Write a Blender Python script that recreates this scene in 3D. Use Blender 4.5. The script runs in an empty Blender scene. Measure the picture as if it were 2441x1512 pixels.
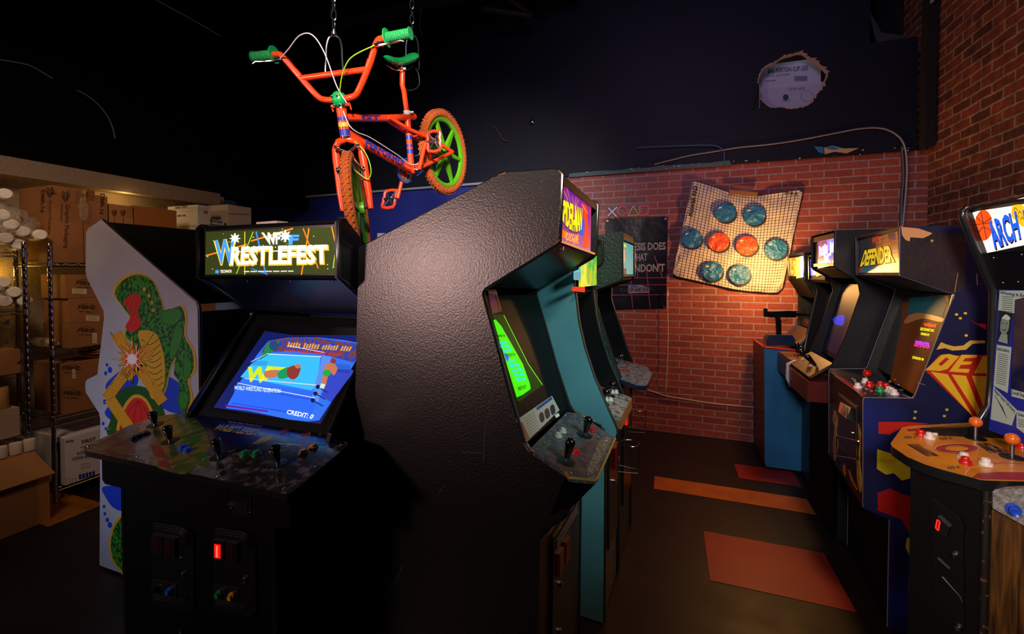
import bpy, bmesh, math, random
from mathutils import Vector, Matrix
random.seed(7)
S = bpy.context.scene
COL = S.collection
PI = math.pi

# ---------------------------------------------------------------- camera
FPX, CX, CY, EYE = 1036.0, 1220.5, 674.0, 1.6
YAW, PIT = math.radians(19.8), math.radians(1.3)
CAM = Vector((0, 0, EYE))
FW = Vector((-math.sin(YAW)*math.cos(PIT), math.cos(YAW)*math.cos(PIT), -math.sin(PIT)))
RT = Vector((math.cos(YAW), math.sin(YAW), 0))
UP = RT.cross(FW)
cd = bpy.data.cameras.new('camera'); cam = bpy.data.objects.new('camera', cd); COL.objects.link(cam)
cam.location = CAM
cam.rotation_euler = (PI/2 - PIT, 0, YAW)
cd.sensor_width = 36; cd.lens = FPX*36/2441; cd.shift_y = -(756-CY)/2441; cd.clip_start = .02
S.camera = cam
S.view_settings.view_transform = 'Standard'; S.view_settings.look = 'None'
S.view_settings.exposure = 0.0; S.view_settings.gamma = 1; S.view_settings.use_curve_mapping = False
w = bpy.data.worlds.new('world'); S.world = w; w.use_nodes = True
w.node_tree.nodes['Background'].inputs[0].default_value = (.10, .13, .25, 1)
w.node_tree.nodes['Background'].inputs[1].default_value = .03

def area(name, loc, to, size, power, col, sizey=None, spread=None):
    l = bpy.data.lights.new(name, 'AREA'); l.energy = power; l.color = col
    l.size = size
    if sizey: l.shape = 'RECTANGLE'; l.size_y = sizey
    if spread: l.spread = math.radians(spread)
    o = bpy.data.objects.new(name, l); COL.objects.link(o); o.location = loc
    o.rotation_euler = (Vector(to)-Vector(loc)).to_track_quat('-Z', 'Y').to_euler()
    return o
def point(name, loc, power, col, r=.05):
    l = bpy.data.lights.new(name, 'POINT'); l.energy = power; l.color = col; l.shadow_soft_size = r
    o = bpy.data.objects.new(name, l); COL.objects.link(o); o.location = loc; return o
# unseen room lamps, with fill lamps added to brighten single areas
area('room_lamp', (-3.0, -1.5, 1.96), (-.8, 1.41, 1.63), .30, 9.5, (1, .62, .56), spread=80)
area('ceiling_lamp', (.3, -1.2, 3.2), (-1.15, 2.2, 2.35), .5, 21, (1, .84, .76), spread=36)
area('blue_fill', (-.2, .6, 4.2), (.6, 4.6, 2.4), .8, 10, (.72, .55, 1), spread=100)  # unseen fill, added for the violet tone on the upper wall
area('side_fill', (1.5, .2, 2.5), (-.28, 2.0, 1.15), .4, 2.6, (.60, .95, .95), spread=32)  # added fill without a real source, brightens the teal-sided cabinet
area('right_fill', (-.1, -1.3, 2.3), (1.5, 2.3, 1.25), .4, 6.5, (1, .88, .80), spread=42)  # added fill that brightens the right row
area('left_fill', (-3.6, -.9, 1.5), (-2.6, 1.43, .6), .4, 2.2, (.70, .78, 1), spread=50)  # added fill for the dark lower side of the white-sided cabinet
area('aisle_lamp', (1.2, 1.0, 3.8), (.55, 2.9, 0), .6, 6.5, (1, .45, .22), spread=66)
point('marquee_bulb', (.80, 4.12, 1.62), 32, (1, .47, .12), .05)
area('shelf_lamp', (-2.6, .4, 3.1), (-4.2, 2.0, 1.5), .5, 7, (1, .68, .44), spread=90)
point('stock_bulb', (-4.47, 1.66, 1.60), 1.3, (1, .52, .06), .03)
point('shelf_bulb', (-4.38, 2.40, 2.24), 1.6, (1, .58, .16), .04)
area('blue_wall_lamp', (-1.9, 3.3, 2.1), (-2.0, 4.6, 2.3), .4, 1.6, (.10, .16, 1))

# ---------------------------------------------------------------- pixel -> place
def ray(u, v): return FW + RT*((u-CX)/FPX) + UP*((CY-v)/FPX)
def hit(u, v, p, n):
    d = ray(u, v); return CAM + d*((Vector(p)-CAM).dot(n)/d.dot(n))
AX = (Vector((1, 0, 0)), Vector((0, 1, 0)), Vector((0, 0, 1)))
def PX(u, v, x): return hit(u, v, (x, 0, 0), AX[0])
def PY(u, v, y): return hit(u, v, (0, y, 0), AX[1])
def PZ(u, v, z=0): return hit(u, v, (0, 0, z), AX[2])
class Plane:
    def __init__(s, p, n):
        s.p = Vector(p); s.n = Vector(n).normalized()
        if s.n.dot(CAM-s.p) < 0: s.n = -s.n
    def at(s, u, v, lift=0): return hit(u, v, s.p + s.n*lift, s.n)
class Frame:                      # a: front to back, b: along the front, z: up
    def __init__(s, O, A, B):
        s.O = Vector(O); s.A = Vector(A).normalized(); s.B = Vector(B).normalized()
    def pt(s, a, b, z): return s.O + s.A*a + s.B*b + Vector((0, 0, z))
    def az(s, u, v, b=0):
        q = hit(u, v, s.O + s.B*b, s.B) - s.O
        return (q.dot(s.A), q.z)
    def slab(s, p0, p1):          # plane through two (a,z) points along b
        P = s.pt(p0[0], 0, p0[1]); Q = s.pt(p1[0], 0, p1[1])
        return Plane(P, (Q-P).cross(s.B))

# ---------------------------------------------------------------- materials
def lin(c):
    if isinstance(c, str):
        c = c.lstrip('#'); c = [int(c[i:i+2], 16)/255 for i in (0, 2, 4)]
    return tuple(x/12.92 if x <= .04045 else ((x+.055)/1.055)**2.4 for x in c)
_M = {}
def mat(col, rough=.5, metal=0, emit=0, bump=None, var=None, coat=0, spec=.5, trans=0, alpha=1):
    key = (str(col), rough, metal, emit, bump, var, coat, spec, trans, alpha)
    if key in _M: return _M[key]
    m = bpy.data.materials.new('mat_'+str(len(_M))); m.use_nodes = True
    nt = m.node_tree; b = nt.nodes['Principled BSDF']
    c = lin(col)+(1,)
    b.inputs['Base Color'].default_value = c
    b.inputs['Roughness'].default_value = rough; b.inputs['Metallic'].default_value = metal
    b.inputs['Specular IOR Level'].default_value = spec
    if coat: b.inputs['Coat Weight'].default_value = coat; b.inputs['Coat Roughness'].default_value = .12
    if trans: b.inputs['Transmission Weight'].default_value = trans
    if alpha < 1: b.inputs['Alpha'].default_value = alpha
    if emit:
        b.inputs['Emission Color'].default_value = c; b.inputs['Emission Strength'].default_value = emit
    tc = None
    if bump or var: tc = nt.nodes.new('ShaderNodeTexCoord')
    if bump:
        n = nt.nodes.new('ShaderNodeTexNoise'); n.inputs['Scale'].default_value = bump[0]; n.inputs['Detail'].default_value = 4
        bp = nt.nodes.new('ShaderNodeBump'); bp.inputs['Strength'].default_value = bump[1]; bp.inputs['Distance'].default_value = bump[2] if len(bump) > 2 else .01
        nt.links.new(tc.outputs['Object'], n.inputs['Vector']); nt.links.new(n.outputs['Fac'], bp.inputs['Height'])
        nt.links.new(bp.outputs['Normal'], b.inputs['Normal'])
    if var:                       # (scale, colour 2, low, high)
        n = nt.nodes.new('ShaderNodeTexNoise'); n.inputs['Scale'].default_value = var[0]; n.inputs['Detail'].default_value = 5
        r = nt.nodes.new('ShaderNodeValToRGB'); r.color_ramp.elements[0].position = var[2]; r.color_ramp.elements[1].position = var[3]
        r.color_ramp.elements[0].color = c; r.color_ramp.elements[1].color = lin(var[1])+(1,)
        nt.links.new(tc.outputs['Object'], n.inputs['Vector']); nt.links.new(n.outputs['Fac'], r.inputs[0])
        nt.links.new(r.outputs[0], b.inputs['Base Color'])
        if emit: nt.links.new(r.outputs[0], b.inputs['Emission Color'])
    _M[key] = m; return m
def E(col, s=1.0): return mat(col, .5, 0, s, None, None, 0, .12)

VINYL = mat('#070504', .33, 0, 0, (150, .9, .0011), None, 0, 1.0)          # pebbled black vinyl
BLACK = mat('#08080a', .5, 0, 0, (60, .08), None)
SATIN = mat('#0c0c10', .32)
FLATB = mat('#030304', .7, 0, 0, None, None, 0, .08)
TMOLD = mat('#191a1c', .25, 0, 0, None, None, .5)
CHROME = mat('#c8ccd4', .18, 1)
STEEL = mat('#8d929c', .32, 1)
CARD = mat('#946238', .8, 0, 0, (18, .15), (5, '#80532e', .35, .7))
CARD2 = mat('#a4703f', .8, 0, 0, (18, .12))
WHITEBOX = mat('#c9c4bc', .75, 0, 0, None, (4, '#b5afa8', .4, .7))
INK = mat('#3a2210', .8)
PAPER = mat('#e8e4da', .7)

# ---------------------------------------------------------------- mesh builder
class MB:
    def __init__(s): s.v = []; s.f = []; s.m = []; s.ms = []; s.sm = []
    def mi(s, m):
        if m not in s.ms: s.ms.append(m)
        return s.ms.index(m)
    def add(s, vs, fs, m, smooth=False):
        k = len(s.v); s.v += [tuple(v) for v in vs]; i = s.mi(m)
        for f in fs: s.f.append([k+x for x in f]); s.m.append(i); s.sm.append(smooth)
    def poly(s, pts, m): s.add(pts, [list(range(len(pts)))], m)
    def prism(s, pts, off, m):    # pts: planar outline, off: extrusion vector
        n = len(pts); off = Vector(off); q = [Vector(p)+off for p in pts]
        fs = [list(range(n)), list(range(2*n-1, n-1, -1))] + [[i, i+n, (i+1) % n+n, (i+1) % n] for i in range(n)]
        s.add(list(pts)+q, fs, m)
    def box(s, c, d, m, rz=0):    # centre-bottom location c, size d
        x, y, z = d[0]/2, d[1]/2, d[2]; R = Matrix.Rotation(rz, 3, 'Z')
        P = [Vector(c)+R @ Vector(p) for p in ((-x, -y, 0), (x, -y, 0), (x, y, 0), (-x, y, 0))]
        s.prism(P, (0, 0, z), m)
    def fbox(s, fr, a0, a1, b0, b1, z0, z1, m):
        s.prism([fr.pt(a0, b0, z0), fr.pt(a1, b0, z0), fr.pt(a1, b1, z0), fr.pt(a0, b1, z0)], (0, 0, z1-z0), m)
    def tube(s, pts, r, m, n=8, closed=False, caps=True):
        pts = [Vector(p) for p in pts]; N = len(pts)
        rs = r if isinstance(r, (list, tuple)) else [r]*N
        ref = None; vs = []
        for i, p in enumerate(pts):
            if closed: t = pts[(i+1) % N]-pts[i-1]
            else: t = pts[min(i+1, N-1)]-pts[max(i-1, 0)]
            t.normalize()
            if ref is None: ref = t.orthogonal().normalized()
            ref = (ref - t*ref.dot(t)).normalized(); bi = t.cross(ref)
            for k in range(n):
                a = 2*PI*k/n; vs.append(p + (ref*math.cos(a)+bi*math.sin(a))*rs[i])
        fs = []
        for i in range(N if closed else N-1):
            j = (i+1) % N
            for k in range(n): fs.append([i*n+k, i*n+(k+1) % n, j*n+(k+1) % n, j*n+k])
        if caps and not closed: fs += [list(range(n))[::-1], [(N-1)*n+k for k in range(n)]]
        s.add(vs, fs, m, True)
    def lathe(s, o, ax, prof, m, n=20):   # prof: (r, h)
        o = Vector(o); ax = Vector(ax).normalized(); x = ax.orthogonal().normalized(); y = ax.cross(x); vs = []
        for r, h in prof:
            for k in range(n):
                a = 2*PI*k/n; vs.append(o+ax*h+(x*math.cos(a)+y*math.sin(a))*max(r, 1e-5))
        fs = []
        for i in range(len(prof)-1):
            for k in range(n): fs.append([i*n+k, i*n+(k+1) % n, (i+1)*n+(k+1) % n, (i+1)*n+k])
        fs += [list(range(n))[::-1], [(len(prof)-1)*n+k for k in range(n)]]
        s.add(vs, fs, m, True)
    def ball(s, c, r, m, sx=(1, 1, 1), n=12):
        c = Vector(c); vs = []; fs = []
        for i in range(1, n):
            t = PI*i/n
            for k in range(2*n):
                a = PI*k/n; vs.append(c+Vector((r*sx[0]*math.sin(t)*math.cos(a), r*sx[1]*math.sin(t)*math.sin(a), r*sx[2]*math.cos(t))))
        vs += [c+Vector((0, 0, r*sx[2])), c-Vector((0, 0, r*sx[2]))]; L = len(vs)
        for i in range(n-2):
            for k in range(2*n): fs.append([i*2*n+k, (i+1)*2*n+k, (i+1)*2*n+(k+1) % (2*n), i*2*n+(k+1) % (2*n)])
        for k in range(2*n):
            fs.append([L-2, k, (k+1) % (2*n)]); fs.append([L-1, (n-2)*2*n+(k+1) % (2*n), (n-2)*2*n+k])
        s.add(vs, fs, m, True)
    # printed shapes on a plane, given as the photo's pixels on that plane
    def dec(s, pl, px, m, lift=.001, smooth=False):
        if smooth: px = spl(px, 5, True)
        top = [pl.at(u, v) + pl.n*lift for u, v in px]
        s.prism(top, -pl.n*lift*.9, m)
    def disc(s, pl, c, r, m, lift=.001, sq=(1, 1), n=24):
        s.dec(pl, [(c[0]+r*sq[0]*math.cos(2*PI*k/n), c[1]+r*sq[1]*math.sin(2*PI*k/n)) for k in range(n)], m, lift)
    def line(s, pl, px, w_, m, lift=.001, smooth=False):   # polyline of width in metres on plane
        if smooth: px = spl(px, 5, False)
        P = [pl.at(u, v)+pl.n*lift for u, v in px]
        for a, b in zip(P, P[1:]):
            if (b-a).length < 1e-6: continue
            t = (b-a).normalized().cross(pl.n)*w_/2
            s.poly([a-t, a+t, b+t, b-t], m)
    def textq(s, pl, q, txt, m, lift=.0015, bold=0, arch=0):   # q: pixel corners tl,tr,br,bl on plane
        Q = [pl.at(u, v)+pl.n*lift for u, v in q]; s.text3(Q, txt, m, bold, arch)
    def text3(s, Q, txt, m, bold=0, arch=0):
        vs, fs, (x0, x1, y0, y1) = glyphs(txt, bold)
        out = []
        for x, y in vs:
            U = (x-x0)/max(x1-x0, 1e-6); V = (y-y0)/max(y1-y0, 1e-6)
            if arch: V = V + arch*(1-(2*U-1)**2)*(1-V) * -1
            out.append(Q[3]*(1-U)*(1-V)+Q[2]*U*(1-V)+Q[1]*U*V+Q[0]*(1-U)*V)
        s.add(out, fs, m)
    def dashes(s, pl, q, n, m, lift=.0015, fill=.62):   # a line of print too small to read
        f = lambda a, b: ((q[0][0]*(1-a)+q[1][0]*a)*(1-b)+(q[3][0]*(1-a)+q[2][0]*a)*b, (q[0][1]*(1-a)+q[1][1]*a)*(1-b)+(q[3][1]*(1-a)+q[2][1]*a)*b)
        for i in range(n):
            if i % 7 == 5: continue
            a0, a1 = i/n, (i+fill)/n; t0 = .18*((i*5) % 3)/2; s.poly([pl.at(*f(a0, t0), lift), pl.at(*f(a1, t0), lift), pl.at(*f(a1, 1), lift), pl.at(*f(a0, 1), lift)], m)
    def build(s, name, parent=None, label=None):
        me = bpy.data.meshes.new(name); me.from_pydata(s.v, [], s.f)
        for m in s.ms: me.materials.append(m)
        me.polygons.foreach_set('material_index', s.m); me.polygons.foreach_set('use_smooth', s.sm)
        me.update()
        bm = bmesh.new(); bm.from_mesh(me); bmesh.ops.recalc_face_normals(bm, faces=bm.faces); bm.to_mesh(me); bm.free()
        try: me.set_sharp_from_angle(angle=math.radians(40))
        except Exception: pass
        o = bpy.data.objects.new(name, me); COL.objects.link(o)
        if parent:
            o.parent = parent
            if parent.parent is None: o.matrix_parent_inverse = Matrix.Translation(-parent.location)
        if label: o['label'] = label
        return o
_G = {}
def glyphs(txt, bold=0):
    k = (txt, bold)
    if k in _G: return _G[k]
    cu = bpy.data.curves.new('t', 'FONT'); cu.body = txt; cu.offset = bold; cu.resolution_u = 2; cu.fill_mode = 'FRONT'
    o = bpy.data.objects.new('t', cu); COL.objects.link(o)
    me = o.to_mesh(); vs = [(v.co.x, v.co.y) for v in me.vertices]; fs = [list(p.vertices) for p in me.polygons]
    o.to_mesh_clear(); bpy.data.objects.remove(o); bpy.data.curves.remove(cu)
    xs = [a for a, b in vs]; ys = [b for a, b in vs]
    _G[k] = (vs, fs, (min(xs), max(xs), min(ys), max(ys))); return _G[k]
def spl(P, k=6, closed=False):
    P = [Vector(p) for p in P]; n = len(P); out = []
    for i in range(n if closed else n-1):
        if closed: a, b, c, d = P[i-1], P[i], P[(i+1) % n], P[(i+2) % n]
        else: a, b, c, d = P[max(i-1, 0)], P[i], P[i+1], P[min(i+2, n-1)]
        for j in range(k):
            t = j/k; out.append(.5*((2*b)+(c-a)*t+(2*a-5*b+4*c-d)*t*t+(3*b-a-3*c+d)*t**3))
    if not closed: out.append(P[-1])
    return [tuple(p) for p in out]
def rrect(x0, y0, x1, y1, r, n=5):
    o = []
    for cx, cy, a0 in ((x1-r, y1-r, 0), (x0+r, y1-r, 90), (x0+r, y0+r, 180), (x1-r, y0+r, 270)):
        for i in range(n+1):
            a = math.radians(a0+90*i/n); o.append((cx+r*math.cos(a), cy+r*math.sin(a)))
    return o

def thing(name, loc, label, cat, group=None):
    o = bpy.data.objects.new(name, None); COL.objects.link(o); o.location = loc; o.empty_display_size = .1
    return tag(o, label, cat, group)
def tag(o, label, cat, group=None, kind=None):
    o['label'] = label; o['category'] = cat
    if group: o['group'] = group
    if kind: o['kind'] = kind
    return o
def struct(o): o['kind'] = 'structure'; return o
def one(mb, name, label, cat, group=None, kind=None): return tag(mb.build(name), label, cat, group, kind)
# ================================================================ the room
YB, XR, XL, ZP, ZC = 4.6, 2.03, -4.55, 2.625, 4.62
def brickmat(c1, c2, cm, ax, bw, bh, mort, bump, rough=.8, dirt=None, noise=0):
    m = bpy.data.materials.new('bricks'); m.use_nodes = True; nt = m.node_tree; b = nt.nodes['Principled BSDF']
    L = nt.links.new; N = nt.nodes.new
    tc = N('ShaderNodeTexCoord'); sp = N('ShaderNodeSeparateXYZ'); cb = N('ShaderNodeCombineXYZ')
    L(tc.outputs['Object'], sp.inputs[0]); L(sp.outputs[ax], cb.inputs[0]); L(sp.outputs['Z'], cb.inputs[1])
    vec = cb.outputs[0]
    if noise:
        nz = N('ShaderNodeTexNoise'); nz.inputs['Scale'].default_value = 9; nz.inputs['Detail'].default_value = 3
        L(tc.outputs['Object'], nz.inputs['Vector'])
        vm = N('ShaderNodeVectorMath'); vm.operation = 'MULTIPLY_ADD'; vm.inputs[1].default_value = (noise, noise, 0)
        L(nz.outputs['Color'], vm.inputs[0]); L(vec, vm.inputs[2]); vec = vm.outputs[0]
    t = N('ShaderNodeTexBrick'); L(vec, t.inputs['Vector'])
    t.inputs['Color1'].default_value = lin(c1)+(1,); t.inputs['Color2'].default_value = lin(c2)+(1,); t.inputs['Mortar'].default_value = lin(cm)+(1,)
    t.inputs['Scale'].default_value = 1; t.inputs['Mortar Size'].default_value = mort; t.inputs['Mortar Smooth'].default_value = .15
    t.inputs['Brick Width'].default_value = bw; t.inputs['Row Height'].default_value = bh; t.inputs['Bias'].default_value = -.2
    out = t.outputs['Color']
    n2 = N('ShaderNodeTexNoise'); n2.inputs['Scale'].default_value = 30 if not dirt else 14; n2.inputs['Detail'].default_value = 6
    L(tc.outputs['Object'], n2.inputs['Vector'])
    mx = N('ShaderNodeMix'); mx.data_type = 'RGBA'; mx.blend_type = 'MULTIPLY'
    r = N('ShaderNodeValToRGB'); r.color_ramp.elements[0].position = .3; r.color_ramp.elements[1].position = .65
    r.color_ramp.elements[0].color = (.45, .42, .42, 1) if dirt else (.78, .76, .75, 1); r.color_ramp.elements[1].color = (1, 1, 1, 1)
    L(n2.outputs['Fac'], r.inputs[0]); mx.inputs['Factor'].default_value = 1
    L(out, mx.inputs[6]); L(r.outputs[0], mx.inputs[7]); L(mx.outputs[2], b.inputs['Base Color'])
    b.inputs['Roughness'].default_value = rough
    if bump:
        ad = N('ShaderNodeMath'); ad.operation = 'MULTIPLY_ADD'; ad.inputs[1].default_value = -1.0
        L(t.outputs['Fac'], ad.inputs[0]); L(n2.outputs['Fac'], ad.inputs[2])
        bp = N('ShaderNodeBump'); bp.inputs['Strength'].default_value = bump; bp.inputs['Distance'].default_value = .02
        L(ad.outputs[0], bp.inputs['Height']); L(bp.outputs[0], b.inputs['Normal'])
    return m
PAPERBRICK = brickmat('#9a4a36', '#7c3a2b', '#9a888c', 'X', .216, .066, .0055, .15, .5)
REALBRICK = brickmat('#8a4020', '#4e2616', '#9c8664', 'Y', .215, .072, .008, .9, .85, True, .022)
NAVY = mat('#0c1324', .6, 0, 0, (3, .05, .03), (3, '#080d1a', .35, .75), 0, .3)
def floor_mat():
    m = bpy.data.materials.new('floor_tiles'); m.use_nodes = True; nt = m.node_tree; b = nt.nodes['Principled BSDF']
    L = nt.links.new; N = nt.nodes.new
    tc = N('ShaderNodeTexCoord'); t = N('ShaderNodeTexBrick'); L(tc.outputs['Object'], t.inputs['Vector'])
    t.offset = 0
    t.inputs['Color1'].default_value = lin('#1c1210')+(1,); t.inputs['Color2'].default_value = lin('#180f0d')+(1,); t.inputs['Mortar'].default_value = lin('#0c0908')+(1,)
    t.inputs['Scale'].default_value = 1; t.inputs['Mortar Size'].default_value = .0012; t.inputs['Brick Width'].default_value = .3048; t.inputs['Row Height'].default_value = .3048
    L(t.outputs['Color'], b.inputs['Base Color'])
    n = N('ShaderNodeTexNoise'); n.inputs['Scale'].default_value = 5; n.inputs['Detail'].default_value = 6; L(tc.outputs['Object'], n.inputs['Vector'])
    mr = N('ShaderNodeMapRange'); mr.inputs[3].default_value = .34; mr.inputs[4].default_value = .6; b.inputs['Specular IOR Level'].default_value = .3; L(n.outputs['Fac'], mr.inputs[0]); L(mr.outputs[0], b.inputs['Roughness'])
    return m
mb = MB(); mb.box((-1.5, 1.3, -.05), (9.4, 8.2, .05), floor_mat()); struct(mb.build('floor'))
mb = MB(); mb.box((-1.5, 1.3, ZC), (9.4, 8.2, .05), mat('#020202', .9, 0, 0, None, None, 0, .1)); struct(mb.build('ceiling'))
# back wall: printed brick panelling below, dark navy board with a cut hole above
mb = MB(); mb.prism([(-1.02, YB, 0), (XR, YB, 0), (XR, YB, ZP), (-1.02, YB, ZP)], (0, .05, 0), PAPERBRICK)
struct(mb.build('wall_back'))
mb = MB(); mb.prism([(-5.9, YB, 0), (-1.02, YB, 0), (-1.02, YB, ZP), (-5.9, YB, ZP)], (0, .05, 0), mat('#1c2a80', .5)); struct(mb.build('wall_back_left'))
mb = MB()
hc = PY(1885, 195, YB-.03); hx, hz = .258, .236
yw = YB-.03; n = 40
x0, x1, z0, z1 = hc.x-.5, hc.x+.5, hc.z-.4, hc.z+.4
def board(xa, xb, za, zb):
    mb.prism([(xa, yw, za), (xb, yw, za), (xb, yw, zb), (xa, yw, zb)], (0, .03, 0), NAVY)
XE = 1.93
board(-5.9, x0, ZP, ZC); board(x1, XE-.33, ZP, ZC); board(XE-.33, XE, ZP, 3.56); board(x0, x1, ZP, z0); board(x0, x1, z1, ZC)
ring = []; outer = []
for k in range(n):
    a = 2*PI*k/n; jr = 1+.05*math.sin(5*a+1)+.025*math.sin(11*a)
    c, s_ = math.cos(a), math.sin(a)
    ring.append((hc.x+hx*c*jr, hc.z+hz*s_*jr))
    t = min(.5/abs(c) if abs(c) > 1e-6 else 9, .4/abs(s_) if abs(s_) > 1e-6 else 9); outer.append((hc.x+c*t, hc.z+s_*t))
for k in range(n):
    j = (k+1) % n
    a, b, c, d = ring[k], ring[j], outer[j], outer[k]
    mb.add([(a[0], yw, a[1]), (b[0], yw, b[1]), (c[0], yw, c[1]), (d[0], yw, d[1])], [[0, 1, 2, 3]], NAVY)
for sx in (-1, 1):
    for sz in (-1, 1):
        cx, cz = hc.x+.5*sx, hc.z+.4*sz
        near = [p for p in outer if (p[0]-hc.x)*sx > 0 and (p[1]-hc.z)*sz > 0]
        e1 = min(near, key=lambda p: abs(p[0]-cx)+abs(p[1]-cz)*.001 if abs(p[0]-cx) < 1e-4 else 9+abs(p[1]-cz))
        onv = [p for p in near if abs(p[0]-cx) < 1e-4]; onh = [p for p in near if abs(p[1]-cz) < 1e-4]
        if onv and onh:
            pv = max(onv, key=lambda p: (p[1]-hc.z)*sz); ph = max(onh, key=lambda p: (p[0]-hc.x)*sx)
            mb.add([(pv[0], yw, pv[1]), (cx, yw, cz), (ph[0], yw, ph[1])], [[0, 1, 2]], NAVY)
RIM = mat('#a98c7c', .9, 0, 0, (40, .6))
for k in range(n):
    j = (k+1) % n; a, b = ring[k], ring[j]
    mb.add([(a[0], yw, a[1]), (b[0], yw, b[1]), (b[0], yw+.035, b[1]), (a[0], yw+.035, a[1])], [[0, 1, 2, 3]], RIM)
    ra = .012+.010*(k % 3)*(.5+.5*math.cos(2*PI*k/n-.6)); f = 1+ra/.25; f2 = 1+.03
    A = (hc.x+(a[0]-hc.x)*f, hc.z+(a[1]-hc.z)*f); B = (hc.x+(b[0]-hc.x)*f2, hc.z+(b[1]-hc.z)*f2)
    mb.add([(a[0], yw-.001, a[1]), (b[0], yw-.001, b[1]), (B[0], yw-.001, B[1]), (A[0], yw-.001, A[1])], [[0, 1, 2, 3]], RIM)
struct(mb.build('wall_back_upper'))
mb = MB(); mb.prism([(XR, -2.8, 0), (XR, YB+.6, 0), (XR, YB+.6, ZC), (XR, -2.8, ZC)], (.12, 0, 0), REALBRICK); struct(mb.build('wall_right'))
mb = MB(); LW = mat('#8a7c6c', .8, 0, 0, (110, .8, .008)); mb.prism([(XL, -2.8, 0), (XL, 3.4, 0), (XL, 3.4, 2.42), (XL, -2.8, 2.42)], (-.1, 0, 0), LW)
struct(mb.build('wall_left'))
mb = MB(); mb.prism([(XL-.02, -2.8, 2.42), (XL-.02, YB, 2.42), (XL-.02, YB, ZC), (XL-.02, -2.8, ZC)], (-.1, 0, 0), mat('#020202', .9, 0, 0, None, None, 0, .1)); struct(mb.build('wall_left_upper'))
mb = MB(); mb.box((-1.5, -2.85, 0), (9.4, .1, ZC), mat('#1a1a1e', .8)); struct(mb.build('wall_front'))
# plaster bulkhead along the left wall
mb = MB()
q0 = PX(525, 462, XL+.18); q1 = PX(525, 492, XL+.18)
mb.prism([(XL, -2.7, q1.z), (XL+.18, -2.7, q1.z), (XL+.18, -2.7, q0.z), (XL, -2.7, q0.z)], (0, q0.y+2.7, 0), mat('#8a7a6c', .85, 0, 0, (120, .9, .008)))
struct(mb.build('trim_1'))
# ragged teal edge strip between board and printed brick, pale batten at left
mb = MB(); random.seed(3)
TEAL = mat('#47656a', .7)
xs = -1.02
pts = []
x = -1.0
while x < .55: pts.append((x, ZP+.028+random.uniform(-.006, .008))); x += .09
mb.prism([(px_, YB-.03, pz) for px_, pz in pts]+[(.55, YB-.03, ZP-.012), (-1.0, YB-.03, ZP-.012)], (0, -.006, 0), TEAL)
mb.box((-3.45, YB-.04, ZP-.02), (4.8, .012, .025), mat('#8d8f93', .7))
for k in range(26):
    x = random.uniform(-.9, 1.9); z = ZP+random.uniform(-.01, .03); r = random.uniform(.003, .014)*random.uniform(.5, 1)
    mb.prism([(x-r, YB-.038, z), (x, YB-.038, z-r*random.uniform(.2, .9)), (x+r*random.uniform(.8, 3), YB-.038, z+r*.2), (x+r*.2, YB-.038, z+r*random.uniform(.3, 1.6))], (0, .003, 0), mat('#b9aea4', .8))
P = Plane((0, YB-.036, 0), (0, -1, 0))
mb.dec(P, [(1940, 349), (1962, 350), (1964, 366), (1952, 364)], mat('#2d6ca8', .7)); mb.dec(P, [(1964, 352), (1985, 347), (2010, 354), (2048, 353), (2018, 366), (1990, 362), (1966, 368)], mat('#b09a78', .8))
mb.dec(P, [(1966, 352), (1986, 348), (2002, 355), (1984, 358)], mat('#2d6ca8', .7), .002)
struct(mb.build('trim_2'))
# dark gap, timber and post where the board meets the real brick
mb = MB(); mb.box((1.975, 4.5, ZP), (.07, .08, ZC-ZP), mat('#14100d', .9, 0, 0, (30, .8)))
mb.box((1.77, 5.1, ZP), (.5, .1, ZC-ZP), mat('#0a0807', .9)); mb.prism([(1.6, 4.62, 3.9), (1.68, 4.62, 3.58), (1.93, 4.62, 3.58), (1.7, 4.62, 3.66)], (0, .02, 0), mat('#34373c', .8))
mb.box((1.955, 4.42, 3.75), (.012, .05, .25), mat('#9a9a9a', .8)); struct(mb.build('trim_3'))
# ceiling beam seen at the top
mb = MB(); mb.box((-2.6, 3.95, 4.35), (3.6, .18, .14), mat('#0a0a0b', .8)); struct(mb.build('trim_4'))
mb = MB(); a_, b_ = PY(1150, 20, 4.1), PY(1268, 38, 4.3); c_ = PY(1205, -10, 4.2)
mb.tube([a_, b_], .03, mat('#0a0a0b', .7)); mb.tube([b_, c_], .03, mat('#0a0a0b', .7)); struct(mb.build('trim_5'))

# floor tiles of other colours, laid flush
RED = mat('#8c1712', .5, 0, 0, (9, .1), (4, '#7a140e', .3, .7)); ORA = mat('#a85510', .5, 0, 0, None, (6, '#8d420c', .35, .7))
def tile(x0, y0, x1, y1, m, label):
    mb = MB(); mb.prism([(x0, y0, .0005), (x1, y0, .0005), (x1, y1, .0005), (x0, y1, .0005)], (0, 0, .0015), m)
    one(mb, 'floor_tile_patch', label, 'floor tile', 'coloured floor tiles')
tile(.216, 2.44, .845, 2.90, RED, 'large red floor patch in the aisle, nearest the camera')
tile(-.09, 3.35, .93, 3.56, ORA, 'long orange strip of floor tile crossing the aisle')
tile(.53, 3.75, .95, 4.02, RED, 'small dark red floor patch beside the tall blue pedestal')
tile(-4.35, 1.55, -3.66, 1.84, mat('#a0640f', .45, 0, 0, None, (8, '#7a450a', .35, .7)), 'worn orange floor patch in front of the wire shelving')

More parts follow.
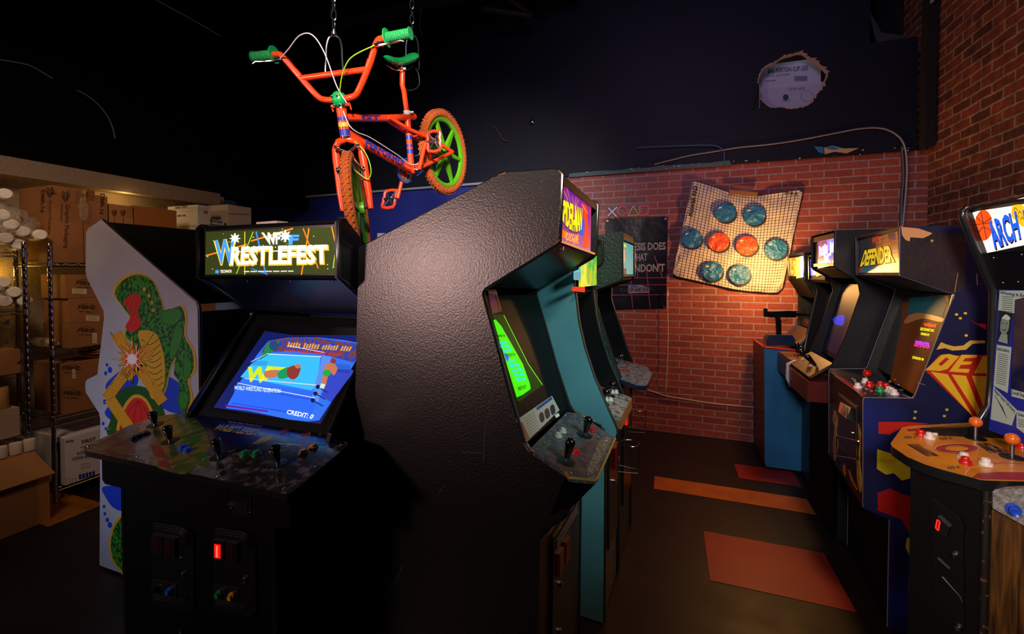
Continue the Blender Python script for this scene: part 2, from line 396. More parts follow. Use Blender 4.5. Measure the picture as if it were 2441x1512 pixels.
# boxes behind the hole
def carton(c, d, m, label, group, name='cardboard_box', rz=0, draw=None):
    t = thing(name, c, label, 'box', group)
    mb = MB(); mb.box(c, d, m, rz); mb.build('body', t)
    mb = MB(); R = Matrix.Rotation(rz, 3, 'Z'); top = Vector(c)+Vector((0, 0, d[2]))   # folded top flaps
    for s_ in (-1, 1):
        P = [(s_*d[0]/2, -d[1]/2), (s_*d[0]/2, d[1]/2), (s_*.003, d[1]/2), (s_*.003, -d[1]/2)]
        mb.prism([top+R @ Vector((x, y, 0)) for x, y in P], (0, 0, .004), m)
    mb.build('flap', t)
    if draw: mb = MB(); draw(mb); mb.build('printing', t)
    return t
BI = mat('#2c3a5c', .7); LAV = mat('#b9b5c4', .75)
hb = PY(1885, 195, 4.78)
def dr(mb):
    P = Plane((0, 4.719, 0), (0, -1, 0))
    mb.textq(P, [(1832, 163), (1926, 156), (1926, 167), (1832, 175)], 'EAR PORTION CUP LIDS', BI, .001, .02)
    mb.textq(P, [(1828, 180), (1883, 175), (1883, 179), (1828, 184)], 'EA/CS - 20 BAGS/50', BI, .001, .01)
    for i in range(22): mb.dec(P, [(1894+i*1.4, 181), (1894.7+i*1.4, 181), (1894.7+i*1.4, 193), (1894+i*1.4, 193.5)], BI)
    mb.dashes(P, [(1825, 192), (1850, 190), (1850, 193), (1825, 195)], 12, BI)
carton((PY(1872, 205, 4.72).x, 4.87, PY(1872, 206, 4.72).z), (.56, .3, PY(1872, 150, 4.72).z-PY(1872, 206, 4.72).z), LAV, 'white printed carton behind the round wall hole, upper of two', 'cartons behind the round hole', draw=dr)
def dr(mb):
    P = Plane((0, 4.699, 0), (0, -1, 0))
    mb.textq(P, [(1880, 210), (1918, 208), (1918, 214), (1880, 216)], 'CUP LIDS', BI); mb.disc(P, (1873, 232), 7, BI); mb.textq(P, [(1864, 239), (1884, 239), (1884, 242), (1864, 242)], 'LIDS', BI)
    for k in range(24):
        a = 2*PI*k/24; mb.line(P, [(1924+15*math.cos(a), 230+13*math.sin(a)), (1924+15*math.cos(a+.26), 230+13*math.sin(a+.26))], .002, BI)
zt = PY(1872, 206, 4.72).z-.006
carton((PY(1872, 205, 4.7).x+.05, 4.85, zt-.34), (.66, .3, .335), LAV, 'white printed carton behind the round wall hole, lower of two', 'cartons behind the round hole', draw=dr)
mb = MB(); mb.box((hb.x, 4.86, zt-.36), (.9, .42, .02), mat('#3a2c20', .8)); one(mb, 'storage_shelf', 'dark board carrying cartons behind the round wall hole', 'shelf')
mb = MB(); mb.prism([(hb.x-.8, 5.12, 2.7), (hb.x+.8, 5.12, 2.7), (hb.x+.8, 5.12, 4.2), (hb.x-.8, 5.12, 4.2)], (0, .03, 0), mat('#1b1715', .9)); struct(mb.build('wall_storage'))
area('storage_lamp', (hb.x, 4.66, hb.z+.5), (hb.x, 4.8, hb.z-.1), .12, .8, (.7, .75, 1))
# ================================================================ shared game parts
def slabp(mb, fr, p0, p1, b0, b1, th, m, side=1):   # sheet whose outer face runs p0-p1 in (a,z)
    P = fr.pt3(p0[0], b0, p0[1]); Q = fr.pt3(p1[0], b0, p1[1]); R_ = fr.pt3(p1[0], b1, p1[1]); T = fr.pt3(p0[0], b1, p0[1])
    nn = (Q-P).cross(fr.B).normalized()
    if nn.dot(CAM-P)*side > 0: nn = -nn
    mb.prism([P, Q, R_, T], nn*th, m)
class TFrame(Frame):              # as Frame but may lean a little
    def __init__(s, O, A, B, U=None):
        super().__init__(O, A, B); s.U = Vector(U or (0, 0, 1)).normalized()
    def pt3(s, a, b, z): return s.O+s.A*a+s.B*b+s.U*z
    pt = pt3
    def az(s, u, v, b=0):
        q = hit(u, v, s.O+s.B*b, s.B)-s.O; return (q.dot(s.A), q.dot(s.U))
    def slab(s, p0, p1):
        P = s.pt3(p0[0], 0, p0[1]); Q = s.pt3(p1[0], 0, p1[1]); return Plane(P, (Q-P).cross(s.B))
def sides(t, fr, W, prof, m, tm, tidx=None, th=.019, name='side_panel', nearm=None, r=.0095):
    for b0, mm in ((0, nearm or m), (W-th, m)):
        mb = MB(); mb.prism([fr.pt3(a, b0, z) for a, z in prof], fr.B*th, mm); mb.build(name, t)
        if tm:
            mb = MB(); idx = tidx or range(len(prof)); mb.tube([fr.pt3(prof[i][0], b0+th/2, prof[i][1]) for i in idx], r, tm, 8); mb.build('edge_molding', t)
def slab(t, fr, p0, p1, W, m, name, th=.012, b0=.02, b1=None, label=None):
    mb = MB(); slabp(mb, fr, p0, p1, b0, W-.02 if b1 is None else b1, th, m); return mb.build(name, t, label)
def button(t, p, n, c, r=.0165, label=None, s=1):
    n = Vector(n).normalized(); mb = MB(); m = mat(c, .25, 0, 0, None, None, .4)
    mb.lathe(p, n, [(r, 0), (r, .004*s), (r*.92, .0065*s), (r*.76, .0065*s), (r*.74, .004*s), (r*.68, .004*s), (r*.68, .012*s), (r*.6, .0145*s), (r*.3, .0135*s), (0, .013*s)], m, 20)
    return mb.build('button', t, label)
def joystick(t, p, n, kind, c, h=.062, label=None):
    p = Vector(p); n = Vector(n).normalized(); m = mat(c, .18, 0, 0, None, None, .6)
    mb = MB(); mb.lathe(p, n, [(.030, 0), (.030, .0025), (.012, .004), (0, .004)], mat('#0c0c0d', .35), 24)
    if kind == 'bat': mb.lathe(p, n, [(.0065, 0), (.0065, h*.3), (0, h*.3)], CHROME, 12)
    else: mb.lathe(p, n, [(.006, 0), (.006, h), (0, h)], STEEL, 12)
    o = mb.build('joystick', t, label)
    mb = MB()
    if kind == 'bat': mb.lathe(p, n, [(0, h*.18), (.009, h*.2), (.0105, h*.35), (.0135, h*.62), (.0165, h*.88), (.0165, h*1.0), (.013, h*1.1), (.006, h*1.15), (0, h*1.155)], m, 20)
    else: mb.ball(p+n*(h+.008), .0185, m)
    mb.build('knob', o); return o
def bolt(mb, p, n, r=.005, m=None): mb.lathe(p, n, [(r, 0), (r*.9, .0015), (r*.5, .003), (0, .0033)], m or CHROME, 10)
def ring_holder(label, c, r=.042, arm=(-.05, 0, 0), h=.09):
    c = Vector(c); t = thing('cup_holder', c+Vector(arm)-Vector((0, 0, h)), label, 'cup holder', 'wire cup holders')
    mb = MB(); K = 28
    mb.tube([c+Vector((r*math.cos(2*PI*k/K), r*math.sin(2*PI*k/K), 0)) for k in range(K)], .0022, CHROME, 6, True); mb.build('ring', t)
    mb = MB(); a = Vector(arm)
    mb.tube([c+Vector((-.02, -r*.9, 0)), c+a+Vector((0, -r*.9, -.0))], .0022, CHROME, 6); mb.tube([c+Vector((-.02, r*.9, 0)), c+a+Vector((0, r*.9, 0))], .0022, CHROME, 6)
    mb.tube([c+a+Vector((0, -r*.9, 0)), c+a+Vector((0, -r*.9, -h)), c+Vector((r*.9, -r*.5, -h)), c+Vector((r*.9, r*.5, -h)), c+a+Vector((0, r*.9, -h)), c+a+Vector((0, r*.9, 0))], .0022, CHROME, 6)
    mb.tube([c+Vector((r, 0, 0)), c+Vector((r*.9, 0, -h))], .0022, CHROME, 6); mb.build('bracket', t); return t

# ================================================================ four-player wrestling cabinet
K = 1.03
XLW, XRW = -1.978, -1.192
F1 = TFrame((XLW, 0, 0), (0, 1, 0), (1, 0, 0)); W1 = XRW-XLW
t = thing('arcade_cabinet', (XLW+W1/2, 1.25, 0), 'black four-player wrestling arcade cabinet with lit green marquee and blue screen', 'arcade cabinet')
base = F1.az(288, 1160, 0)[0]
pA = F1.az(449, 982); pB = F1.az(596, 745); pC = F1.az(486, 668); mt = F1.az(478, 548); mtop = (mt[0], PY(478, 545, mt[0]).z)
ym = 1.364
zt_, zb_ = PY(815, 524, ym).z, PY(815, 666, ym).z
prof = [(base, 0), (base, .86), (pA[0]-.04, pA[1]-.065), pA, ((pA[0]+pB[0])/2, (pA[1]+pB[1])/2), (pB[0], pB[1]-.03), (pB[0]+.005, pB[1]), (pB[0]-.012, pB[1]+.02), (ym+.02, zb_-.01), (ym-.012, zb_+.006), (ym-.012, zt_-.01), (ym, zt_), (ym+.03, zt_), (ym+.13, zt_-.075), (1.90, 1.38), (1.90, 0)]
sides(t, F1, W1, prof, SATIN, TMOLD, range(3, 13), r=.012)
# marquee
MQ = [(492, 553), (808, 541), (808, 653), (490, 655)]
GREEN = E('#2f3a12', .9)
slab(t, F1, (ym, zb_+.005), (ym, zt_-.005), W1, SATIN, 'marquee_housing', .03)
mq = MB(); P = Plane((0, ym-.004, 0), (0, -1, 0)); mq.dec(P, MQ, GREEN, .002)
WHT = E('#fffbe0', 1.15); YEL = E('#ffd23a', 1.1); ORG = E('#ff8a10', 1.0); BLU = E('#2f7fe0', .95)
for a, b, c, w_ in (((492, 610), (590, 583), ORG, .006), ((600, 575), (700, 545), ORG, .006), ((585, 553), (585, 655), YEL, .004), ((738, 545), (720, 655), ORG, .006), ((724, 545), (760, 640), E('#ff7a20', .7), .006), ((605, 553), (565, 653), E('#a8e030', .7), .005),
                ((612, 553), (635, 653), BLU, .009), ((792, 541), (805, 600), ORG, .005), ((808, 548), (795, 640), E('#b8e030', .6), .004), ((600, 640), (640, 655), BLU, .004)):
    mq.line(P, [a, b], w_, c, .003)
mq.textq(P, [(511, 575), (566, 566), (566, 632), (514, 634)], 'W', YEL, .0036, .06); mq.textq(P, [(514, 573), (562, 567), (562, 630), (517, 632)], 'W', E('#3f95e8', 1), .0045, .03)
mq.textq(P, [(552, 590), (785, 584), (788, 632), (548, 636)], 'RESTLEFEST', E('#f0b030', 1), .0036, .07); mq.textq(P, [(554, 588), (782, 583), (784, 629), (551, 632)], 'RESTLEFEST', WHT, .0046, .035)
mq.textq(P, [(554, 589), (782, 584), (783, 598), (554, 602)], 'RESTLEFEST', E('#dceaff', 1.1), .0038, .02)
mq.textq(P, [(625, 555), (672, 554), (668, 583), (640, 584)], 'WF', WHT, .0046, .05)
mq.textq(P, [(690, 560), (716, 560), (712, 583), (690, 584)], 'F', E('#3f95e8', 1), .0046, .05)
def star(mb, P, c, r, m, lift, k=8, q=.45, rot=0):
    mb.dec(P, [(c[0]+(r if i % 2 == 0 else r*q)*math.cos(PI*i/k+rot), c[1]+(r if i % 2 == 0 else r*q)*math.sin(PI*i/k+rot)) for i in range(2*k)], m, lift)
star(mq, P, (562, 569), 13, WHT, .0055); star(mq, P, (682, 563), 15, WHT, .0055)
star(mq, P, (519, 648), 6, E('#40a0ff', 1), .004, 5); mq.textq(P, [(527, 644), (554, 643), (554, 650), (527, 651)], 'TECHNOS', WHT, .004, .02)
mq.dashes(P, [(582, 646), (700, 645), (700, 648), (582, 649)], 46, WHT, .004)
for i in range(26):
    x, y = random.uniform(494, 806), random.uniform(545, 652); mq.disc(P, (x, y), random.uniform(.5, 1.1), WHT, .003, n=6)
mq.build('marquee', t, 'lit wrestling marquee sign')
mg = MB()
for (u0, v0), (u1, v1) in (((488, 545), (812, 530)), ((488, 659), (812, 660))): mg.tube([Plane((0, ym-.006, 0), (0, -1, 0)).at(u0, v0), Plane((0, ym-.006, 0), (0, -1, 0)).at(u1, v1)], .006, SATIN, 8)
mg.build('marquee_retainer', t)
HB = mat('#0e1428', .3)
hood = slab(t, F1, (ym+.02, zb_-.005), (pB[0]-.01, pB[1]+.012), W1, HB, 'speaker_hood')
Ph = F1.slab((ym+.02, zb_-.005), (pB[0]-.01, pB[1]+.012)); mb = MB()
for (u0, u1, v) in ((668, 696, 702), (668, 715, 710), (672, 728, 717), (684, 731, 724), (700, 728, 731)):
    mb.dec(Ph, [(u0, v-2), (u1, v-1), (u1, v+2), (u0, v+1)], mat('#120c08', .9), .002)
for u in (492, 590, 692, 795): bolt(mb, Ph.at(u, 671), Ph.n, .004, STEEL)
mb.build('speaker_slots', t)
# roof, bezel, monitor
slab(t, F1, (ym+.03, zt_-.004), (ym+.13, zt_-.079), W1, BLACK, 'roof'); slab(t, F1, (ym+.13, zt_-.079), (1.90, 1.376), W1, BLACK, 'roof')
bz0 = (pA[0]+.02, pA[1]-.015); bz1 = (pB[0]+.02, pB[1]-.01)
slab(t, F1, bz1, bz0, W1, mat('#06070f', .6, 0, 0, None, None, 0, .15), 'bezel')
Pb = F1.slab(bz0, bz1)
mb = MB()
mb.dec(Pb, [(620, 775), (860, 783), (880, 812), (770, 1018), (690, 1012), (500, 975)], mat('#07090f', .3), .002)
mb.dec(Pb, [(632, 790), (700, 800), (868, 800), (875, 812), (765, 1012), (510, 972), (515, 965)], mat('#1c3cc8', .45), .003, False)  # blue glow of the screen, painted into the mask colour
mb.build('monitor_mask', t)
sc = MB()
SO = [(641, 814), (690, 806), (760, 806), (820, 812), (872, 822), (838, 880), (800, 945), (762, 1003), (735, 1006), (690, 1001), (640, 990), (590, 980), (540, 974), (575, 910), (612, 850)]
sc.dec(Pb, SO, E('#2f6fe8', .95), .004)
CROWD = mat('#7a3a22', .5, 0, .9, None, (60, '#1b3fae', .47, .53))
sc.dec(Pb, [(641, 815), (690, 807), (760, 807), (870, 823), (846, 866), (770, 846), (700, 838), (632, 842), (623, 842)], CROWD, .0045)
sc.dec(Pb, [(640, 818), (668, 815), (660, 835), (620, 860)], E('#1f8f50', .7), .005)
sc.dashes(Pb, [(688, 815), (842, 826), (836, 838), (684, 828)], 24, E('#e0b060', .7), .0055); sc.dashes(Pb, [(680, 832), (820, 842), (812, 850), (676, 838)], 26, E('#c83a28', .7), .0055)
sc.dec(Pb, [(640, 845), (765, 852), (758, 915), (745, 932), (575, 900), (600, 870)], E('#35b4f0', 1.0), .0048)
sc.dec(Pb, [(568, 912), (770, 938), (740, 995), (550, 968)], E('#2a66ee', .95), .0048)
sc.dec(Pb, [(770, 850), (792, 852), (760, 960), (744, 956)], E('#5a8ce8', .9), .0052); sc.dec(Pb, [(790, 880), (846, 884), (790, 960), (768, 945)], E('#3448c8', .85), .005)
sc.textq(Pb, [(593, 876), (650, 876), (640, 915), (583, 911)], 'W', E('#c8e020', .95), .0055, .05); sc.textq(Pb, [(640, 874), (692, 878), (660, 905), (625, 908)], 'F', E('#c8e020', .95), .0055, .04)
for a, b, c in (((586, 904), (760, 920), '#ffd0d8'), ((570, 915), (752, 950), '#e8f0ff'), ((600, 864), (635, 847), '#e8f0ff'), ((637, 845), (768, 852), '#ffffff'), ((690, 826), (775, 842), '#ffe0e0'), ((565, 922), (748, 955), '#203a9a'), ((553, 962), (740, 992), '#203a9a')):
    sc.line(Pb, [a, b], .0025, E(c, .9), .006)
for k in range(14): sc.line(Pb, [(606+k*2.6, 862), (602+k*2.6, 873)], .0015, E('#0c1450', .6), .0055)
for k in range(12): sc.line(Pb, [(804+k*3, 868+k*.4), (800+k*3, 888+k*.4)], .0015, E('#0c1450', .6), .0055)
SK = E('#c87858', .8); SK2 = E('#8a3a30', .8)
sc.dec(Pb, [(632, 888), (650, 884), (668, 886), (660, 900), (636, 902)], SK, .0065, True); sc.dec(Pb, [(665, 890), (685, 878), (700, 880), (690, 900), (668, 904)], E('#1f9a60', .8), .0066, True)
sc.dec(Pb, [(688, 880), (708, 872), (718, 878), (712, 898), (700, 906), (688, 898)], SK2, .007, True); sc.dec(Pb, [(705, 873), (716, 870), (718, 878), (710, 880)], SK, .0075, True)
sc.dec(Pb, [(778, 872), (796, 868), (806, 880), (798, 896), (790, 890), (776, 888)], SK, .0066, True); sc.dec(Pb, [(776, 884), (790, 886), (786, 898), (772, 896)], E('#22b040', .8), .007, True)
sc.dec(Pb, [(772, 896), (784, 898), (778, 922), (768, 924)], SK, .0068); sc.disc(Pb, (796, 862), 6, SK2, .007, n=12); sc.dec(Pb, [(768, 916), (778, 918), (774, 928), (764, 927)], E('#d8f0d0', .8), .0075)
for c in ((760, 924), (754, 940), (748, 956)): sc.disc(Pb, c, 5, E('#102058', .5), .007, n=12); sc.line(Pb, [c, (c[0]+24, c[1]+14)], .004, E('#1c2f80', .6), .007)
sc.disc(Pb, (655, 826), 11, E('#305080', .6), .0065, (1, 1.1), 14)
sc.textq(Pb, [(562, 921), (672, 929), (670, 939), (560, 930)], 'WORLD WRESTLING FEDERATION', E('#d8f4ff', 1), .0065, .01)
sc.textq(Pb, [(688, 978), (752, 990), (746, 1001), (685, 988)], 'CREDIT: 0', E('#ffffff', 1), .0065, .02)
sc.dec(Pb, [(541, 966), (640, 980), (640, 984), (541, 971)], E('#6a2ab8', .6), .0065)
sc.build('screen', t, 'lit screen showing a wrestling ring')
slab(t, F1, (base+.002, .01), (base+.002, .9), W1, FLATB, 'front_panel', .018)
slab(t, F1, (1.895, .01), (1.895, 1.37), W1, BLACK, 'back_panel', -.015)
# control panel
zf, zb2 = .918, .972
q0 = PZ(440, 1118, zf); q1 = PZ(620, 1010, zb2); Pc = Plane(q0, (q1-q0).cross(Vector((1, 0, 0))))
PANEL = [(200, 1066), (205, 1076), (660, 1174), (684, 1179), (700, 1172), (826, 1066), (830, 1058), (824, 1054), (786, 1047), (786, 1040), (449, 980), (310, 1014)]
def rock():
    m = mat('#2a2624', .2, 0, 0, None, (26, '#75706a', .50, .66), .8); return m
mb = MB(); top = [Pc.at(u, v) for u, v in PANEL]; mb.prism(top, (0, 0, -.02), TMOLD)
mb.prism([p+Vector((0, 0, .001)) for p in top], (0, 0, -.0012), rock()); cp = mb.build('control_panel', t, 'speckled grey rock-printed control panel')
mb = MB()
ctr = sum(top, Vector())/len(top); low = [Vector((ctr.x+(p.x-ctr.x)*.93, ctr.y+(p.y-ctr.y)*.86+.01, p.z-.0205)) for p in top]
mb.prism(low, (0, 0, -.115), FLATB); mb.build('panel_box', t)
mb = MB()
mb.dec(Pc, [(430, 985), (625, 1012), (785, 1042), (820, 1058), (760, 1062), (600, 1060), (500, 1090), (480, 1040)], mat('#101a48', .25, 0, 0, None, (14, '#1d1838', .4, .7), .8), .0018, True)
mb.textq(Pc, [(525, 1013), (622, 1027), (612, 1041), (505, 1026)], 'WRESTLEFEST', mat('#d8a838', .3), .0026, .04); mb.textq(Pc, [(528, 1012), (622, 1026), (614, 1036), (512, 1022)], 'WRESTLEFEST', mat('#4aa0d0', .3), .003, .01)
mb.textq(Pc, [(545, 1005), (625, 1016), (624, 1020), (543, 1009)], 'The Four Player Wrestling Event', mat('#c8c8d8', .3), .0026)
for c in ([(600, 1060), (625, 1045), (655, 1040), (645, 1050), (618, 1062)], [(640, 1078), (668, 1068), (672, 1076), (650, 1084)], [(722, 1036), (742, 1030), (738, 1042), (718, 1048)]): mb.dec(Pc, c, mat('#b89a28', .3), .0025)
for c in ([(665, 1030), (690, 1018), (688, 1030), (668, 1040)], [(715, 1036), (735, 1032), (738, 1040), (720, 1044)]): mb.dec(Pc, c, mat('#7a2a3a', .3), .0027)
mb.dec(Pc, [(322, 1010), (345, 1040), (320, 1060), (322, 1092), (500, 1140), (515, 1142), (516, 1092), (490, 1040), (478, 1002), (440, 985), (370, 996)], mat('#77727c', .22, 0, 0, None, (9, '#4a4a50', .4, .6), .8), .0016)  # grey part of the white cabinet's reflection, painted onto the panel
mb.dec(Pc, [(345, 1005), (430, 988), (478, 1010), (500, 1060), (492, 1085), (500, 1118), (470, 1112), (440, 1132), (370, 1112), (352, 1075), (365, 1040)], mat('#34501c', .22, 0, 0, None, (22, '#76602a', .45, .55), .8), .0021, True)  # green and brown side art mirrored in the gloss, painted on
for c in ([(360, 1062), (385, 1070), (395, 1092), (370, 1088)], [(380, 1100), (402, 1104), (400, 1116), (380, 1112)]): mb.dec(Pc, c, mat('#7c2420', .25), .0026, True)  # red flecks of the same painted reflection
mb.dec(Pc, [(214, 1068), (290, 1030), (330, 1012), (330, 1046), (322, 1062), (322, 1085), (240, 1076)], mat('#3c2c22', .25, 0, 0, None, (30, '#5f4a3a', .45, .6), .8), .0021)
mb.build('panel_artwork', t)
for c, h in (((370, 1014), .056), ((406, 1053), .06), ((522, 1090), .064), ((663, 1107), .066)): joystick(t, Pc.at(*c, .001), Pc.n, 'bat', '#0a0a0b', h)
for c, k in (((435, 1069), '#1c5fd0'), ((447, 1076), '#1c5fd0'), ((583, 1084), '#128a48'), ((611, 1084), '#128a48'), ((723, 1080), '#c89a10'), ((747, 1067), '#c89a10'), ((320, 1048), '#0a0a0a'), ((335, 1041), '#0a0a0a'), ((348, 1037), '#0a0a0a')):
    button(t, Pc.at(*c, .001), Pc.n, k, .0165, {'#1c5fd0': 'blue round button', '#128a48': 'green round button', '#c89a10': 'yellow round button'}.get(k, 'black round button'))
mb = MB()
for c in ((212, 1064), (262, 1022), (328, 1088), (415, 1112), (520, 1135), (677, 1165), (753, 1112), (814, 1060), (600, 1006), (512, 994), (765, 1035), (676, 1020), (449, 984), (487, 1095)): bolt(mb, Pc.at(*c, .001), Pc.n, .0055)
mb.build('screws', t)
# coin doors and other fittings on the dark front
Pf = Plane((0, base-.001, 0), (0, -1, 0))
def cdoor(dx, dy, lit, btns):
    f = lambda u, v: (u+dx, v+dy+(u-560)*.17)
    o = MB()
    DB = mat('#0c0c0e', .35)
    o.dec(Pf, [f(*q) for q in [(512, 1262), (585, 1262), (600, 1268), (610, 1285), (612, 1450), (600, 1462), (512, 1462)]], DB, .004)
    for k in range(3):
        o.tube([Pf.at(*f(*q), .007) for q in [(514, 1268+k*6), (578-k*2, 1268+k*6), (592-k*3, 1276+k*6), (600-k*4, 1292+k*6), (600-k*4, 1306)]], .0022, TMOLD, 6)
        o.tube([Pf.at(*f(*q), .007) for q in [(514, 1448-k*5), (584, 1448-k*5), (598-k*3, 1436-k*4)]], .002, TMOLD, 6)
    d = o.build('coin_door', t)
    for i, u in enumerate((516, 546)):
        o = MB(); o.dec(Pf, [f(u, 1290), (f(u+27, 1290)), f(u+27, 1336), f(u, 1336)], mat('#16161a', .3), .014); o.build('coin_slot_frame', d)
        o = MB(); on = lit and i == 0
        o.dec(Pf, [f(u+5, 1298), f(u+19, 1298), f(u+19, 1330), f(u+5, 1330)], E('#ff1208', 1.2) if on else mat('#300508', .3), .0155)
        if on: o.dec(Pf, [f(u+10, 1301), f(u+13, 1301), f(u+13, 1328), f(u+10, 1328)], E('#ff6a50', 1.4), .0165)
        o.build('coin_reject_window', d, 'glowing red window' if on else None)
    o = MB(); p = Pf.at(*f(585, 1378), .005); o.lathe(p, Pf.n, [(.010, 0), (.0095, .006), (.006, .008), (0, .008)], CHROME, 16); o.build('lock', d)
    o = MB(); o.dec(Pf, [f(512, 1400), f(572, 1400), f(572, 1442), f(512, 1442)], mat('#121215', .35), .007); o.build('button_plate', d)
    for u, c, lb in btns: button(d, Pf.at(*f(u, 1422), .007), Pf.n, c, .0135, lb)
cdoor(0, 0, True, ((524, '#0f8a4a', 'green service button'), (554, '#d8a010', 'yellow service button')))
cdoor(-147, -12, False, ((524, '#0a0a0a', None), (553, '#1c5fd0', 'blue service button')))
o = MB()
for u, v in ((434, 1330), (586, 1382), (432, 1503)): o.lathe(Pf.at(u, v+2), Pf.n, [(.010, 0), (.0095, .006), (.006, .008), (0, .008)], CHROME, 16)
o.build('front_locks', t)
o = MB(); o.tube([Pf.at(*q, .006) for q in [(540, 1172), (540, 1200), (552, 1208)]], .002, STEEL, 6); o.tube([Pf.at(*q, .006) for q in [(598, 1180), (598, 1212)]], .002, STEEL, 6); o.dec(Pf, [(545, 1192), (590, 1196), (594, 1228), (560, 1226)], mat('#0e0e10', .4), .004)
bolt(o, Pf.at(552, 1212, .006), Pf.n, .004, mat('#c07830', .3, 1)); bolt(o, Pf.at(597, 1222, .006), Pf.n, .004, mat('#c07830', .3, 1)); o.build('latch', t)

# ================================================================ white-sided cabinet
YC = 1.425
F2 = TFrame((0, YC, 0), (1, 0, 0), (0, 1, 0)); W2 = .62
pts = [F2.az(u, v) for u, v in ((241, 524), (210, 545), (205, 555), (204, 648), (208, 665), (247, 742), (248, 760), (232, 893), (206, 906), (203, 915), (204, 935), (236, 985), (239, 1000), (238, 1385), (470, 1400), (471, 735), (467, 721), (274, 554))]
pts = [(a, max(z, .015)) for a, z in pts]; pts[14] = (pts[15][0], .015)
t = thing('arcade_cabinet', ((pts[0][0]+pts[14][0])/2, YC+W2/2, 0), 'white-sided arcade cabinet with green, red and yellow patterned side art', 'arcade cabinet')
sides(t, F2, W2, pts, mat('#a5a2ae', .45, 0, 0, (30, .05), (3, '#94919e', .4, .7)), mat('#101010', .4), list(range(18))+[0], r=.006)
P2 = Plane((0, YC-.0005, 0), (0, -1, 0)); side = MB()
gY, gG, gG2, gB, gR, gK, gO = [mat(c, .4) for c in ('#c8941c', '#2c7a1c', '#17480f', '#1638b8', '#c01c14', '#0e0c0a', '#8a4a14')]
SCALE = mat('#2f7d1e', .4, 0, 0, None, (55, '#0f3408', .48, .56))
side.dec(P2, [(262, 905), (252, 925), (262, 960), (250, 985), (270, 1000), (300, 960), (330, 905), (300, 880)], gB, .0008, True)
side.dec(P2, [(395, 900), (430, 915), (452, 930), (446, 975), (415, 985), (380, 960)], gB, .0008, True)
for c, r in (((255, 870), 3), ((262, 882), 5), ((250, 958), 4), ((246, 1010), 3), ((252, 1022), 2.5), ((420, 880), 4), ((252, 890), 3.5)): side.disc(P2, c, r, gB, .0008, (1, 1.5), 12)
# a plain curving leafy form, ribbed inside, with a yellow rim
BODY = [(275, 700), (290, 672), (325, 655), (362, 668), (382, 710), (395, 742), (430, 730), (442, 760), (440, 800), (458, 835), (462, 880), (448, 905), (455, 950), (440, 985), (425, 960), (428, 915), (415, 890), (420, 850), (405, 880), (390, 935), (355, 930), (345, 880), (330, 830), (300, 800), (312, 760), (296, 735)]
side.dec(P2, [(364+(u-364)*1.06, 820+(v-820)*1.03) for u, v in BODY], gY, .001, True); side.dec(P2, BODY, SCALE, .0014, True)
for pts_ in ([(384, 745), (420, 735), (436, 750), (415, 775), (388, 768)], [(420, 775), (438, 790), (425, 835), (410, 860), (405, 830)], [(440, 850), (458, 865), (452, 900), (438, 895)], [(428, 935), (450, 940), (444, 975), (428, 968)]):
    side.dec(P2, pts_, gG, .0019, True); side.line(P2, spl(pts_+[pts_[0]], 3), .002, gK, .0024)
side.dec(P2, [(330, 795), (352, 788), (376, 800), (392, 850), (394, 905), (385, 940), (362, 950), (352, 905), (345, 850)], gY, .0019, True)
for k in range(9): side.line(P2, [(338+k*2.6, 808+k*15), (358+k*2.6, 822+k*14), (382+k*1.2, 806+k*15)], .003, gK, .0024, True)
for k in range(7): side.line(P2, [(292+k*11, 690+k*4), (306+k*10, 716+k*5), (300+k*9, 740+k*6)], .003, gG2, .0022, True)
side.dec(P2, [(296, 720), (318, 700), (338, 712), (330, 745), (338, 772), (318, 792), (300, 780), (312, 756), (306, 738)], gR, .0019, True)
for c in ((345, 690), (356, 705), (362, 722), (366, 740)): side.disc(P2, c, 4, gY, .0019, (1, 1.2), 12)
side.dec(P2, [(264, 1000), (268, 960), (290, 930), (330, 920), (372, 940), (392, 985), (396, 1040), (264, 1040)], gG2, .001, True)
side.dec(P2, [(284, 1040), (290, 980), (318, 942), (350, 952), (372, 1000), (376, 1040)], gY, .0012, True); side.dec(P2, [(290, 1040), (296, 985), (320, 950), (346, 958), (364, 1000), (368, 1040)], gR, .0016, True)
for u in (306, 322, 338, 352): side.line(P2, [(330, 955), (u, 985), (u-2+(u-330)*.3, 1030)], .0022, gK, .002, True)
for a, b in (((276, 795), (390, 960)), ((255, 950), (330, 850)), ((262, 950), (330, 1050)), ((362, 830), (300, 900))):
    d = Vector((b[0]-a[0], b[1]-a[1], 0)).normalized(); nx, ny = -d.y, d.x
    side.dec(P2, [(a[0]-nx*13, a[1]-ny*13), (b[0]-nx*13, b[1]-ny*13), (b[0]+nx*13, b[1]+ny*13), (a[0]+nx*13, a[1]+ny*13)], mat('#d8961c', .4), .0026)
    for k in range(-2, 3): side.line(P2, [(a[0]+nx*k*5, a[1]+ny*k*5), (b[0]+nx*k*5, b[1]+ny*k*5)], .0018, gK, .003)
def burst(r1, r2, m, l):
    L_ = [1, .5, .75, .5, 1.5, .5, .75, .5]*2
    side.dec(P2, [(317+(r1*L_[i % 16 // 1 % 8] if i % 2 == 0 else r2)*math.cos(PI*i/16), 856+(r1*L_[i % 8] if i % 2 == 0 else r2)*math.sin(PI*i/16)*(1.2 if i % 2 == 0 else 1)) for i in range(32)], m, l)
burst(50, 22, gK, .0032); burst(47, 20, mat('#d8a020', .4), .0036); burst(30, 15, gR, .004); burst(20, 10, mat('#e8dcd8', .4), .0044)
side.build('side_artwork', t, 'printed green, yellow, red and blue abstract side art'); side = MB()
side.dec(P2, [(243, 1165), (262, 1158), (292, 1165), (292, 1215), (270, 1210), (255, 1190)], gB, .0009, True)
